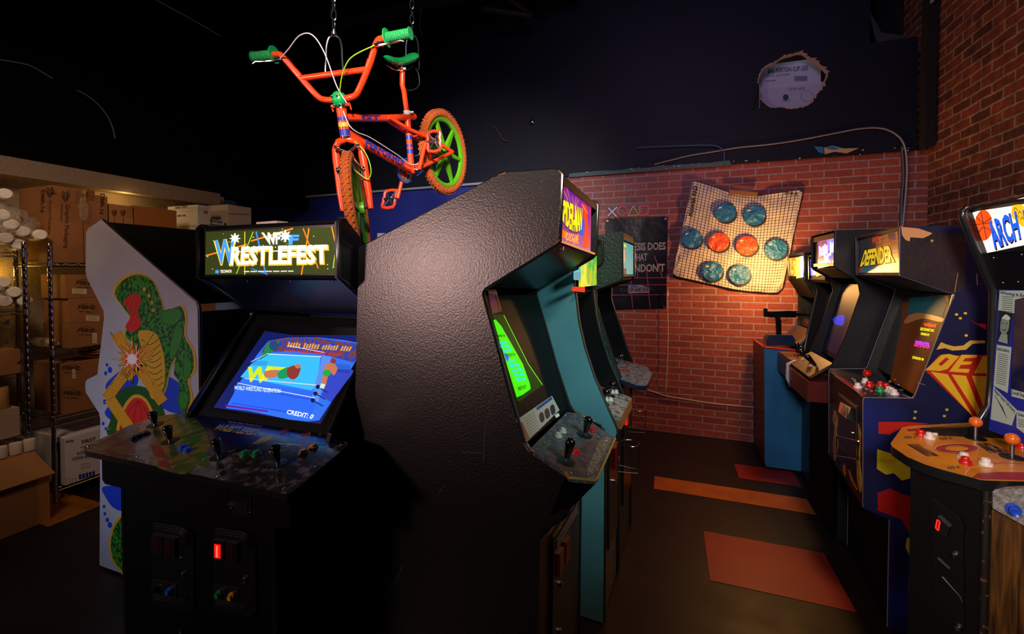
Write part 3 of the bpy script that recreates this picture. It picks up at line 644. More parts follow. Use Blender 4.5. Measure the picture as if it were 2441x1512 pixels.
for c, r in (((250, 1225), 3), ((256, 1240), 4), ((262, 1252), 5), ((248, 1208), 3)): side.disc(P2, c, r, gB, .0009, (1, 1.4), 12)
side.dec(P2, [(300, 1232), (275, 1245), (262, 1285), (265, 1330), (285, 1360), (300, 1366)], gY, .001, True); side.dec(P2, [(302, 1236), (279, 1249), (266, 1287), (269, 1328), (287, 1355), (302, 1360)], SCALE, .0014, True)
side.build('side_artwork', t, 'printed green, yellow, red and blue abstract side art')
slab(t, F2, pts[17], pts[16], W2, BLACK, 'roof', .012)
pbk = pts[15]; slab(t, F2, (pbk[0]-.004, pbk[1]-.02), (pbk[0]-.004, .02), W2, mat('#0b1018', .4), 'back_panel', .012)
Pk = Plane((pbk[0]-.003, 0, 0), (1, 0, 0)); mb = MB()
mb.dec(Pk, [(514, 822), (546, 822), (545, 858), (513, 856)], mat('#0b0d12', .4), .002); mb.textq(Pk, [(522, 824), (538, 824), (538, 828), (522, 828)], 'CAUTION', mat('#8a93a0', .5), .003)
for k in range(5): mb.line(Pk, [(516, 832+k*4), (543, 832+k*4)], .0012, mat('#5a6570', .5), .003)
mb.build('label_plate', t); mb = MB(); mb.dec(Pk, [(482, 868), (515, 864), (512, 900), (482, 905)], mat('#5a4228', .9, 0, 0, (80, 1)), .002); mb.build('vent_patch', t); mb = MB()
for c in ((510, 812), (484, 770), (484, 860)): bolt(mb, Pk.at(*c), Pk.n, .004, STEEL)
mb.build('screws', t)
slab(t, F2, (pts[0][0]+.01, pts[0][1]-.01), (pts[17][0], pts[17][1]), W2, BLACK, 'marquee_top', .012)
slab(t, F2, (pts[13][0]+.02, .02), (pts[12][0]+.02, pts[12][1]), W2, BLACK, 'front_panel', -.012)
slab(t, F2, (pts[6][0]+.05, pts[6][1]), (pts[8][0]+.06, pts[8][1]), W2, BLACK, 'bezel', -.012); slab(t, F2, (pts[2][0]+.02, pts[2][1]), (pts[3][0]+.02, pts[3][1]), W2, mat('#b8a070', .5), 'marquee', -.01)
mb = MB(); mb.fbox(F2, pts[13][0]+.03, pbk[0]-.03, .02, W2-.02, 0, .06, FLATB); mb.build('plinth', t)

# ================================================================ big black cabinet seen from its side
K3 = 1.385
B3 = ray(1670, 700).normalized(); A3 = Vector((-B3.y, B3.x, 0)).normalized(); U3 = B3.cross(A3).normalized()
if U3.z < 0: U3 = -U3
O3 = ray(1332, 578)*(K3/ray(1332, 578).y)+CAM
O3 = O3 - U3*(O3.z/U3.z)
F3 = TFrame(O3, A3, B3, U3); W3 = .555
px3 = [(1338, 416), (1333, 407), (1322, 404), (1206, 412), (1188, 418), (855, 592), (855, 1700), (1287, 1700), (1287, 1285), (1293, 1266), (1343, 1236), (1352, 1224), (1354, 1143), (1347, 1128), (1275, 1087), (1258, 1072), (1249, 1058), (1212, 940), (1178, 810), (1160, 745), (1149, 704), (1150, 694), (1158, 685), (1322, 584), (1332, 575)]
pf3 = [F3.az(u, v) for u, v in px3]; pf3[6] = (pf3[5][0], .01); pf3[7] = (pf3[8][0], .01)
t = thing('arcade_cabinet', tuple(F3.pt3(.3, W3/2, 0)), 'large pebbled black arcade cabinet seen from its side with glowing green screen', 'arcade cabinet')
sides(t, F3, W3, pf3, BLACK, TMOLD, list(range(8, 25))+list(range(0, 6)), nearm=VINYL, r=.0075)
mb = MB(); WEAR = mat('#a0602a', .8); random.seed(11)
for k in range(60):
    i = random.choice([12, 13, 14, 15, 16, 17, 18, 19, 23, 24, 0, 3, 4, 5]); a = Vector(pf3[i]+(0,)); b = Vector(pf3[(i+1) % 25]+(0,)) if i != 5 else Vector((pf3[5][0], .6, 0))
    q = a.lerp(b, random.random()); q2 = q+(b-a).normalized()*random.uniform(.004, .014)
    mb.tube([F3.pt3(q.x, -.0006, q.y), F3.pt3(q2.x, -.0006, q2.y)], random.uniform(.0008, .002), WEAR, 5)
mb.build('worn_edge', t)
Ps = Plane(F3.O, F3.B); mb = MB(); SC = mat('#5a5048', .6)
for l in ([(1183, 925), (1165, 990), (1155, 1045), (1153, 1105)], [(1100, 905), (960, 890)], [(1060, 1155), (1045, 1180)], [(960, 1345), (940, 1400)], [(905, 700), (930, 705)], [(1100, 1078), (1150, 1080)], [(905, 1460), (890, 1490)]): mb.line(Ps, l, .0016, SC, .0012, True)
mb.build('scratches', t)
# marquee
m0 = F3.az(1340, 437, .02); m1 = F3.az(1336, 572, .02)
slab(t, F3, pf3[0], (m0[0], m0[1]), W3, mat('#3a2415', .5), 'marquee_retainer', .012)
slab(t, F3, (m1[0]-.002, m1[1]), (pf3[24][0], pf3[24][1]-.002), W3, mat('#a03a14', .4), 'marquee_retainer', .012)
Pm = F3.slab((m0[0]+.006, m0[1]), (m1[0]+.006, m1[1])); mb = MB()
mb.dec(Pm, [(1339, 436), (1409, 491), (1407, 601), (1335, 572)], mat('#7a1ea0', .4, 0, .55, None, (16, '#c01878', .4, .6)), .001)
mb.textq(Pm, [(1337, 474), (1387, 497), (1385, 552), (1336, 528)], 'SPIDER-MAN', E('#301800', .3), .0015, .06, .25); mb.textq(Pm, [(1338, 474), (1387, 497), (1385, 549), (1337, 525)], 'SPIDER-MAN', E('#ffe81c', 1.2), .0022, .03, .25)
mb.textq(Pm, [(1345, 553), (1378, 560), (1377, 582), (1344, 572)], 'VIDEOGAME', E('#ff9a20', 1.1), .0022, .03)
for l in ([(1340, 450), (1352, 475), (1345, 490)], [(1350, 446), (1360, 490)], [(1362, 468), (1370, 500), (1377, 476)], [(1372, 470), (1368, 520)], [(1385, 486), (1400, 510)], [(1352, 572), (1362, 560), (1370, 592)]): mb.line(Pm, l, .0014, E('#e8e0c0', .9), .002)
mb.dec(Pm, [(1388, 486), (1398, 492), (1400, 530), (1404, 590), (1390, 592), (1394, 540)], E('#e03a10', .9), .0015); mb.dec(Pm, [(1382, 520), (1392, 526), (1390, 565), (1380, 560)], E('#1c50d0', .8), .0014); mb.dec(Pm, [(1336, 545), (1350, 552), (1346, 568), (1336, 566)], E('#e06010', .9), .0014)
mb.build('marquee', t, 'lit purple and yellow marquee sign')
mb = MB(); mb.lathe(F3.pt3(pf3[24][0]+.03, .10, pf3[24][1]-.008), -F3.U, [(.018, 0), (.016, .012), (0, .02)], mat('#b8492a', .3), 16); mb.build('marquee_lamp_cap', t)
INN = mat('#101613', .28)
slab(t, F3, (pf3[23][0], pf3[23][1]), (pf3[22][0]-.004, pf3[22][1]), W3, INN, 'speaker_hood', .012)
Pq = F3.slab(pf3[23], pf3[22]); mb = MB()
for k in range(7): mb.dec(Pq, [(1188+k*8, 676-k*3), (1194+k*8, 672-k*3), (1202+k*9, 672-k*4), (1196+k*9, 676-k*4)], mat('#5a5a1c', .4), .001)
mb.build('speaker_slots', t)
zb0 = F3.az(1166, 705, .02); zb1 = F3.az(1262, 1062, .02)
zb0 = (zb0[0]+.015, zb0[1]); zb1 = (zb1[0]+.015, zb1[1])
slab(t, F3, zb0, zb1, W3, mat('#0c100e', .5, 0, 0, None, None, 0, .1), 'bezel', .01)
Pz = F3.slab(zb0, zb1); mb = MB()
mb.dec(Pz, [(1162, 690), (1182, 690), (1196, 742), (1172, 750)], mat('#2a0e30', .3), .0012); mb.dec(Pz, [(1165, 700), (1176, 702), (1186, 738), (1172, 742)], mat('#8a1c60', .3), .0016, True); mb.dec(Pz, [(1178, 694), (1181, 695), (1194, 735), (1190, 737)], mat('#a01818', .3), .002)
mb.build('bezel_artwork', t)
CARD_ = mat('#b8b2a4', .35)
mb = MB(); mb.dec(Pz, [(1236, 998), (1315, 944), (1333, 978), (1255, 1054)], CARD_, .0016)
mb.dec(Pz, [(1277, 973), (1313, 946), (1316, 952), (1280, 979)], mat('#1c4a98', .35), .002)
for k in range(8): mb.line(Pz, [(1248+k*2, 1001+k*6), (1272+k*2, 983+k*6)], .0014, mat('#55504a', .5), .0022)
for k in range(3): mb.dec(Pz, [(1284+k*13, 990-k*9), (1292+k*13, 983-k*9), (1297+k*13, 1000-k*9), (1289+k*13, 1008-k*9)], mat('#3a2c38', .5), .0022, True)
mb.dec(Pz, [(1240, 1008), (1244, 1006), (1262, 1046), (1256, 1052)], mat('#a85f38', .5), .002); mb.dec(Pz, [(1322, 990), (1330, 985), (1333, 992), (1325, 997)], PAPER, .0025)  # tan-orange reflection along the card edge, painted as a strip
mb.build('instruction_card', t)
sc = MB(); GRN = E('#3bd80a', 1.0)
sc.dec(Pz, [(1173, 752), (1200, 750), (1260, 870), (1291, 920), (1238, 958), (1231, 955)], mat('#0c3a08', .5, 0, .5, None, None, 0, .1), .0013)
sc.dec(Pz, [(1176, 764), (1180, 762), (1194, 778), (1218, 820), (1245, 868), (1262, 915), (1264, 928), (1246, 941), (1231, 948), (1210, 880)], GRN, .002)
CY_ = E('#18b8d8', 1); DK = E('#0a3a08', .3)
for q, s_, m in (([(1202, 845), (1224, 842), (1228, 849), (1206, 852)], 'START BUTTON', DK), ([(1232, 924), (1252, 917), (1254, 925), (1235, 933)], 'FREE PLAY', DK)): sc.textq(Pz, q, s_, m, .003, .02)
sc.dashes(Pz, [(1186, 798), (1203, 797), (1205, 803), (1188, 804)], 8, DK, .003)
for q in ([(1190, 815), (1209, 813), (1212, 820), (1192, 822)], [(1192, 824), (1212, 822), (1215, 829), (1195, 831)], [(1200, 834), (1218, 831), (1222, 838), (1204, 841)], [(1210, 858), (1226, 856), (1230, 863), (1213, 865)], [(1213, 869), (1236, 866), (1240, 873), (1217, 876)], [(1218, 880), (1243, 877), (1247, 884), (1222, 887)], [(1224, 891), (1248, 888), (1251, 895), (1228, 898)], [(1230, 902), (1252, 899), (1255, 906), (1234, 910)]): sc.dashes(Pz, q, 10, CY_, .003, .75)
sc.dec(Pz, [(1200, 843), (1204, 842), (1212, 852), (1210, 862), (1205, 860)], E('#1c6ad8', .9), .0028)
sc.line(Pz, [(1200, 752), (1258, 868), (1292, 918)], .005, E('#6ae020', .9), .002)  # screen glow on the bezel edge, painted as an emissive line
sc.build('screen', t, 'glowing green screen')
# control panel
c0 = F3.az(1262, 1068, .02); fn = F3.az(1420, 1140, .0)
Pcp = F3.slab(c0, fn); top = [Pcp.at(*q) for q in ((1262, 1072), (1351, 983), (1380, 985), (1466, 1046), (1424, 1140), (1418, 1146), (1357, 1140), (1347, 1127))]
GR = mat('#3c444c', .35, 0, 0, (120, .4), (60, '#6a5f60', .45, .65))
mb = MB(); mb.prism(top, (0, 0, -.012), GR); mb.build('control_panel', t, 'worn grey control panel')
mb = MB(); mb.dec(Pcp, [(1295, 1090), (1340, 1075), (1385, 1060), (1440, 1040), (1440, 1060), (1400, 1140), (1360, 1137)], mat('#5c4644', .45, 0, 0, None, (30, '#3a3238', .4, .6)), .0012); mb.dec(Pcp, [(1395, 1128), (1430, 1050), (1452, 1040), (1456, 1048), (1412, 1132)], mat('#7a6c62', .6, 0, 0, None, (60, '#4a443e', .4, .6)), .002)
mb.line(Pcp, [(1374, 1075), (1398, 1095)], .003, mat('#2a3a9a', .4), .002); mb.line(Pcp, [(1408, 1018), (1434, 1040)], .003, mat('#2a3a9a', .4), .002); mb.build('panel_artwork', t)
mb = MB(); P_ = [Vector(p) for p in top]; mb.tube([P_[7], P_[6], P_[5], P_[4], P_[3]], .005, mat('#8a6a34', .4), 8); mb.build('panel_trim', t)
mb = MB(); ll = [P_[0], P_[1], P_[3], P_[4], P_[5], P_[7]]; d = Vector((0, 0, -.012)); bot = [F3.pt3(pf3[8][0]+.01, .03, pf3[8][1]-.02), F3.pt3(pf3[8][0]+.01, W3-.03, pf3[8][1]-.02)]
fa, fb_ = P_[5]+d, P_[3]+d; ba, bb = P_[7]+d, P_[1]+d
mb.add([fa, fb_, bb, ba, bot[0], bot[1]], [[0, 1, 5, 4], [0, 4, 3], [1, 2, 5], [3, 4, 5, 2], [0, 3, 2, 1]], mat('#060708', .35)); mb.build('panel_box', t)
joystick(t, Pcp.at(1349, 1101, .001), Pcp.n, 'bat', '#050607', .07); joystick(t, Pcp.at(1394, 1038, .001), Pcp.n, 'bat', '#050607', .066)
for c, k in (((1330, 1041), '#b8b4a8'), ((1341, 1030), '#b8b4a8'), ((1372, 1081), '#b01010'), ((1411, 1028), '#b01010')): button(t, Pcp.at(*c, .001), Pcp.n, k, .0155, 'white round button' if k[1] == 'b' and k[2] == '8' else 'red round button')
mb = MB()
for c in ((1296, 1054), (1347, 990), (1360, 1128), (1402, 1130), (1445, 1050), (1386, 1008)): bolt(mb, Pcp.at(*c, .001), Pcp.n, .004)
mb.build('screws', t)
slab(t, F3, (pf3[8][0]+.004, pf3[8][1]+.01), (pf3[7][0]+.004, .02), W3, mat('#3c2416', .4, 0, 0, None, (12, '#2a180e', .4, .7)), 'front_panel', .015)
slab(t, F3, pf3[4], (pf3[5][0]-.005, pf3[5][1]), W3, BLACK, 'roof', -.012)
slab(t, F3, pf3[3], (pf3[1][0]+.005, pf3[1][1]), W3, BLACK, 'top_panel', -.012)
slab(t, F3, (pf3[5][0]-.01, pf3[5][1]-.01), (pf3[5][0]-.01, .02), W3, BLACK, 'back_panel', .012)
Pd = F3.slab((pf3[8][0], 0), (pf3[8][0], .5)); mb = MB(); fx = pf3[8][0]-.002
def onf(b, z): return F3.pt3(fx, b, z)
mb = MB(); mb.prism([onf(.12, .15), onf(.44, .15), onf(.44, .68), onf(.12, .68)], -F3.A*.008, mat('#101012', .35)); dd = mb.build('coin_door', t)
for k in range(3): mb = MB(); mb.tube([F3.pt3(fx-.012, .14, .66-k*.014), F3.pt3(fx-.012, .42, .66-k*.014)], .004, mat('#5a4038', .3), 6); mb.build('ridge', dd)
for b in (.16, .24): mb = MB(); mb.prism([F3.pt3(fx-.008, b, .52), F3.pt3(fx-.008, b+.05, .52), F3.pt3(fx-.008, b+.05, .6), F3.pt3(fx-.008, b, .6)], -F3.A*.012, mat('#3c0608', .3, 0, .15)); mb.build('coin_reject_window', dd, 'dark red window')
for z in (.3, .47): mb = MB(); mb.lathe(F3.pt3(fx-.008, .2, z), -F3.A, [(.01, 0), (.009, .008), (0, .01)], CHROME, 14); mb.build('lock', dd)

# ================================================================ second and third cabinets of the left row
B4 = Vector(((ray(1672, 650)).x, (ray(1672, 650)).y, 0)).normalized(); A4 = Vector((-B4.y, B4.x, 0)); A4 = A4 if A4.x < 0 else -A4
far3 = F3.pt3(0, W3+.012, 1.0)+B4*.045
O4 = Vector((far3.x, far3.y, 0)); F4 = TFrame(O4, A4, B4); W4 = .37
px4 = [(1396, 560), (1396, 618), (1390, 626), (1364, 640), (1368, 685), (1378, 770), (1392, 830), (1415, 900), (1445, 970), (1468, 1022), (1470, 1032), (1466, 1046), (1440, 1070), (1440, 1480)]
pf4 = [F4.az(u, v) for u, v in px4]; zb4 = .01; pf4[-1] = (pf4[-2][0], zb4)
ab = pf4[-1][0]+.72; pf4 += [(ab, zb4), (ab, 1.62), (pf4[0][0]+.25, pf4[0][1]+.0)]
t = thing('arcade_cabinet', tuple(F4.pt3(pf4[-4][0]+.35, W4/2, 0)), 'arcade cabinet with plain teal-blue side, squeezed behind the big black one', 'arcade cabinet')
TEALP = mat('#5a8e96', .34, 0, 0, (25, .06), (3, '#4d7d88', .35, .7))
sides(t, F4, W4, pf4, SATIN, mat('#1a1712', .4), range(0, 14), nearm=TEALP, r=.0085)
mb = MB()
e0, e1 = F4.az(1386, 628, .03), F4.az(1386, 700, .03)
slab(t, F4, (e0[0], e0[1]+.1), (e0[0], e1[1]+.03), W4, mat('#c8c020', .4, 0, .85, None, (14, '#38b850', .42, .6)), 'marquee', .01, label='lit yellow and green marquee')
Pm4 = F4.slab((e0[0], 1), (e0[0], 1.5)); mb = MB(); mb.dec(Pm4, [(1363, 684), (1394, 684), (1394, 697), (1363, 694)], E('#c01010', .9), .001); mb.dec(Pm4, [(1367, 648), (1383, 640), (1383, 660), (1367, 666)], E('#30a8b0', .9), .001); mb.dec(Pm4, [(1368, 650), (1383, 648), (1383, 668), (1368, 668)], E('#3888a0', .9), .0012); mb.build('marquee_artwork', t)
slab(t, F4, (e0[0]+.02, e1[1]), (e0[0]+.17, e1[1]-.12), W4, FLATB, 'speaker_hood')
slab(t, F4, (pf4[5][0]+.16, pf4[5][1]), (pf4[9][0]+.12, pf4[9][1]+.12), W4, mat('#07080a', .2), 'bezel')
c4 = [F4.az(1443, 932, .02), F4.az(1478, 1000, .02)]
Pc4 = Plane(PZ(1470, 960, 1.0), (0, 0, 1)); cz = .93
mb = MB(); front = F4.pt3(0, 0, 0)
a0 = pf4[9][0]-.0; P4 = [F4.pt3(a0+.16, .02, 1.0), F4.pt3(a0+.16, W4-.02, 1.0), F4.pt3(a0-.02, W4-.02, .955), F4.pt3(a0-.02, .02, .955)]
mb.prism(P4, (0, 0, -.02), mat('#8f8a82', .4, 0, 0, None, (40, '#4a4440', .45, .6))); mb.build('control_panel', t, 'grey printed control panel')
mb = MB(); mb.prism([F4.pt3(a0-.021, .02, .955), F4.pt3(a0-.021, W4-.02, .955), F4.pt3(a0-.021, W4-.02, .90), F4.pt3(a0-.021, .02, .90)], F4.A*.15, mat('#8a4a20', .5)); mb.build('panel_box', t)
n4 = (P4[1]-P4[0]).cross(P4[3]-P4[0]).normalized(); n4 = n4 if n4.z > 0 else -n4
for b in (.09, .24):
    joystick(t, P4[0].lerp(P4[3], .45)+F4.B*b, n4, 'ball', '#070708', .05, 'black ball-top joystick')
    for k in range(3): button(t, P4[0].lerp(P4[3], .35+.1*k)+F4.B*(b+.04+k*.02), n4, '#b01818' if k == 0 else '#c8c4bc', .014)
slab(t, F4, (pf4[12][0]+.004, pf4[12][1]), (pf4[12][0]+.004, .02), W4, mat('#4a382e', .45, 0, 0, None, (7, '#3a2b24', .4, .7)), 'front_panel', .015)
mb = MB(); fx = pf4[12][0]; mb.prism([F4.pt3(fx, .08, .30), F4.pt3(fx, .30, .30), F4.pt3(fx, .30, .82), F4.pt3(fx, .08, .82)], -F4.A*.01, mat('#18120f', .3)); dd = mb.build('coin_door', t)
mb = MB(); mb.prism([F4.pt3(fx-.011, .14, .66), F4.pt3(fx-.011, .24, .66), F4.pt3(fx-.011, .24, .76), F4.pt3(fx-.011, .14, .76)], -F4.A*.015, mat('#5a0c0a', .3)); mb.build('coin_slot_frame', dd)
mb = MB(); mb.lathe(F4.pt3(fx-.01, .19, .58), -F4.A, [(.012, 0), (.01, .01), (0, .012)], CHROME, 14); mb.build('lock', dd)
slab(t, F4, (ab-.005, .02), (ab-.005, 1.6), W4, BLACK, 'back_panel', -.012)
slab(t, F4, (pf4[0][0]+.01, pf4[0][1]), (pf4[-1][0], pf4[-1][1]), W4, BLACK, 'top_panel', -.012)

O5 = Vector(F4.pt3(0, W4+.015, 0)); F5 = TFrame(O5, A4, B4); W5 = .45
px5 = [(1482, 552), (1483, 660), (1479, 668), (1420, 690), (1419, 725), (1440, 790), (1462, 860), (1478, 900), (1475, 905), (1475, 1300)]
pf5 = [F5.az(u, v) for u, v in px5]; pf5[-1] = (pf5[-2][0], .01)
pf5 += [(pf5[0][0]+.75, .01), (pf5[0][0]+.75, pf5[0][1]-.12), (F5.az(1425, 562)[0]+.02, F5.az(1425, 562)[1])]
t = thing('arcade_cabinet', tuple(F5.pt3(pf5[0][0]+.4, W5/2, 0)), 'arcade cabinet with dark green head in front of the black poster', 'arcade cabinet')
HEADG = mat('#16302a', .5, 0, 0, (90, .6, .01))
sides(t, F5, W5, pf5, SATIN, mat('#141414', .4), range(0, 10), nearm=HEADG, r=.008)
h0, h1 = F5.az(1485, 575, .02), F5.az(1485, 655, .02)
slab(t, F5, pf5[0], (h0[0], h0[1]+.01), W5, mat('#2a2018', .5), 'marquee_retainer'); slab(t, F5, (h1[0], h1[1]-.005), pf5[1], W5, mat('#50331c', .5), 'marquee_retainer')
slab(t, F5, (h0[0]+.004, h0[1]), (h1[0]+.004, h1[1]), W5, E('#12a0b0', .7), 'marquee', .008, label='lit teal marquee')
Pm5 = F5.slab((h0[0]+.003, h0[1]), (h1[0]+.003, h1[1])); mb = MB(); mb.dec(Pm5, [(1484, 592), (1489, 596), (1489, 625), (1484, 625)], E('#e8a070', .8), .001); mb.dec(Pm5, [(1484, 580), (1492, 584), (1492, 590), (1484, 588)], E('#e8d020', .9), .001); mb.dec(Pm5, [(1486, 640), (1493, 640), (1493, 655), (1486, 655)], E('#103048', .6), .001); mb.build('marquee_artwork', t)
slab(t, F5, pf5[2], pf5[3], W5, FLATB, 'speaker_hood')
slab(t, F5, (pf5[4][0]+.14, pf5[4][1]), (pf5[7][0]+.16, pf5[7][1]+.03), W5, mat('#07080a', .2), 'bezel')
a0 = pf5[8][0]; P5 = [F5.pt3(a0+.18, -.0, 1.085), F5.pt3(a0+.18, W5, 1.085), F5.pt3(a0-.10, W5-.02, 1.02), F5.pt3(a0-.135, W5-.08, .995), F5.pt3(a0-.135, .08, .995), F5.pt3(a0-.10, .0, 1.01)]
STR = mat('#6a7078', .4, 0, 0, None, (50, '#30343c', .45, .6))
mb = MB(); mb.prism(P5, (0, 0, -.022), mat('#0c1430', .4)); mb.prism([p+Vector((0, 0, .002)) for p in P5], (0, 0, -.0015), STR); mb.build('control_panel', t, 'striped grey control panel with dark blue edge')
n5 = (P5[1]-P5[0]).cross(P5[5]-P5[0]).normalized(); n5 = n5 if n5.z > 0 else -n5
mb = MB()
for k in range(5): q = P5[4].lerp(P5[0], .15+k*.16)+Vector((0, 0, .002)); mb.tube([q+F5.B*.02, q+F5.B*.33], .0025, mat('#b87820' if k % 2 else '#a02020', .4), 5)
mb.build('panel_artwork', t)
for b in (.05, .24):
    joystick(t, P5[0].lerp(P5[4], .4)+F5.B*b, n5, 'ball', '#070708', .05, 'black ball-top joystick')
    for k in range(3): button(t, P5[0].lerp(P5[4], .5+.06*k)+F5.B*(b+.07+k*.03), n5, '#b01818', .013, 'red round button')
slab(t, F5, (pf5[8][0]+.003, .95), (pf5[8][0]+.003, .02), W5, mat('#1a1310', .4), 'front_panel', .015)
fx = pf5[8][0]; mb = MB(); mb.prism([F5.pt3(fx, .12, .3), F5.pt3(fx, .4, .3), F5.pt3(fx, .4, .85), F5.pt3(fx, .12, .85)], -F5.A*.01, mat('#141010', .3)); dd = mb.build('coin_door', t)
mb = MB(); mb.prism([F5.pt3(fx-.011, .16, .74), F5.pt3(fx-.011, .2, .74), F5.pt3(fx-.011, .2, .81), F5.pt3(fx-.011, .16, .81)], -F5.A*.012, E('#ff2010', 1.0)); mb.build('coin_reject_window', dd, 'glowing red window')
slab(t, F5, (pf5[0][0]+.745, .02), (pf5[0][0]+.745, pf5[0][1]-.14), W5, BLACK, 'back_panel', -.012)
slab(t, F5, pf5[0], pf5[-1], W5, BLACK, 'top_panel', -.012)
# wire cup holders on the left row
q = F4.pt3(pf4[12][0], 0, 0)
ring_holder('chrome wire cup holder on the coin door of the teal-sided cabinet', tuple(F4.pt3(pf4[12][0]-.09, .16, .79)), .042, tuple(F4.A*.055), .13)
ring_holder('chrome wire cup holder further back, beside a red coin light', tuple(F5.pt3(pf5[8][0]-.085, .1, .86)), .042, tuple(F5.A*.052), .12)
# ================================================================ cabinet with the yellow logo on its side (right row)
O6 = ray(2147, 655)*(1.9/ray(2147, 655).dot(FW))+CAM; O6.z = 0
B6 = Vector((.089, .996, 0)); A6 = Vector((.996, -.089, 0)); F6 = TFrame(O6, A6, B6); W6 = .665
px6 = [(2147, 541), (2147, 657), (2275, 701), (2271, 720), (2183, 944), (2176, 951), (2062, 950), (2059, 955), (2059, 1212), (2122, 1240), (2122, 1600)]
pf6 = [F6.az(u, v) for u, v in px6]; pf6[-1] = (pf6[-2][0], .01)
ab = pf6[0][0]+.80; pf6 += [(ab, .01), (ab, 1.62), (ab-.12, pf6[0][1]-.0)]
t = thing('arcade_cabinet', tuple(F6.pt3(ab/2, W6/2, 0)), 'black and blue arcade cabinet with peeling corner and big yellow slanted logo on its side', 'arcade cabinet')
SIDE6 = mat('#16183c', .32, 0, 0, (40, .06), (2.2, '#1c2a78', .52, .72))
sides(t, F6, W6, pf6, BLACK, mat('#6a6468', .4), range(0, 11), nearm=SIDE6, r=.003)
P6 = Plane(F6.O, B6); mb = MB()
DY, DR, DYG, DRD = [mat(c, .4) for c in ('#d8a81c', '#b01c10', '#a8a418', '#8a1010')]
mb.dec(P6, [(2149, 541), (2305, 563), (2300, 690), (2272, 699), (2149, 655)], mat('#2b2226', .3, 0, 0, (50, .1), (6, '#201a20', .4, .7)), .0006)
mb.dec(P6, [(2148, 541), (2190, 545), (2222, 556), (2216, 561), (2200, 568), (2170, 566), (2168, 576), (2158, 572), (2150, 560)], mat('#b88a5c', .8), .0012)
mb.dec(P6, [(2218, 571), (2226, 573), (2220, 579)], mat('#b88a5c', .8), .0012)
# slanted logo block
mb.dec(P6, [(2238, 848), (2362, 846), (2362, 990), (2335, 1006), (2330, 1004), (2206, 884)], DR, .001)
mb.dec(P6, [(2218, 886), (2258, 892), (2322, 996), (2328, 1003)], DY, .0016); mb.dec(P6, [(2268, 893), (2302, 896), (2338, 985), (2334, 996)], DY, .0016); mb.dec(P6, [(2316, 896), (2362, 898), (2362, 940), (2346, 975)], DY, .0016)
mb.dec(P6, [(2206, 882), (2244, 846), (2262, 844), (2286, 850), (2258, 880), (2238, 885)], DY, .002); mb.dec(P6, [(2236, 868), (2255, 852), (2262, 856), (2243, 873)], DR, .0024)
mb.dec(P6, [(2262, 886), (2292, 846), (2330, 846), (2327, 853), (2300, 854), (2294, 862), (2318, 862), (2313, 869), (2290, 870), (2284, 879), (2312, 880), (2308, 889)], DY, .002)
mb.dec(P6, [(2322, 890), (2342, 850), (2362, 846), (2362, 890)], DY, .002)
mb.dec(P6, [(2232, 834), (2243, 816), (2258, 822), (2275, 826), (2296, 824), (2312, 812), (2348, 812), (2348, 818), (2318, 820), (2302, 834), (2270, 836), (2252, 830)], mat('#c8a040', .4), .0012)
mb.dec(P6, [(2312, 761), (2330, 772), (2350, 772), (2350, 786), (2330, 775)], mat('#b01840', .4), .0012)
for c in ((2280, 750), (2301, 747), (2289, 759), (2303, 800), (2182, 982), (2257, 977), (2180, 997), (2251, 992)): mb.disc(P6, c, 4, DYG if c[1] > 900 else DY, .0012, (1, .75))
mb.dec(P6, [(2094, 1007), (2110, 1006), (2160, 1006), (2215, 1010), (2150, 1020), (2120, 1036), (2094, 1034)], DR, .0012)
mb.dec(P6, [(2091, 1071), (2125, 1082), (2170, 1110), (2170, 1140), (2150, 1146), (2130, 1128), (2112, 1132), (2090, 1118)], DYG, .0012)
mb.dec(P6, [(2092, 1176), (2122, 1165), (2150, 1178), (2175, 1186), (2175, 1285), (2150, 1240), (2092, 1217)], DRD, .0012)
mb.dec(P6, [(2162, 1282), (2175, 1284), (2175, 1330), (2168, 1325), (2158, 1305)], DYG, .0012); mb.dec(P6, [(2168, 1345), (2175, 1345), (2175, 1415), (2165, 1405)], DYG, .0012)
mb.build('side_artwork', t, 'yellow and red slanted logo with scattered dots and flames'); mb = MB()
for l in ([(2283, 650), (2275, 698)], [(2328, 652), (2329, 680)], [(2186, 912), (2205, 918)], [(2150, 941), (2178, 950)]): mb.line(P6, l, .0014, mat('#b0907a', .6), .0018)
mb.build('scratches', t)
m0, m1 = F6.az(2147, 546, .02), F6.az(2147, 650, .02)
OR6 = mat('#6a3c1a', .5)
slab(t, F6, pf6[0], (m0[0], m0[1]), W6, OR6, 'marquee_retainer'); slab(t, F6, m1, pf6[1], W6, OR6, 'marquee_retainer')
slab(t, F6, (m0[0]+.006, m0[1]), (m1[0]+.006, m1[1]), W6, E('#1c1008', .3), 'marquee_housing', .01)
Pm6 = F6.slab((m0[0]+.004, m0[1]), (m1[0]+.004, m1[1])); mb = MB()
mb.dec(Pm6, [(2046, 575), (2145, 544), (2146, 652), (2042, 656)], mat('#141626', .3, 0, .4), .001)
mb.dec(Pm6, [(2085, 568), (2140, 552), (2145, 640), (2100, 652)], mat('#c8843c', .3, 0, .25, None, (20, '#a05a28', .4, .6)), .0014)
mb.dec(Pm6, [(2050, 652), (2062, 632), (2082, 626), (2098, 640), (2096, 655), (2048, 656)], mat('#1c6878', .3, 0, .45), .0016, True); mb.dec(Pm6, [(2080, 568), (2096, 562), (2094, 576), (2080, 580)], mat('#c83820', .3, 0, .4), .0016)
mb.dec(Pm6, [(2115, 552), (2134, 546), (2136, 572), (2120, 570)], mat('#18283c', .3, 0, .4), .0016)
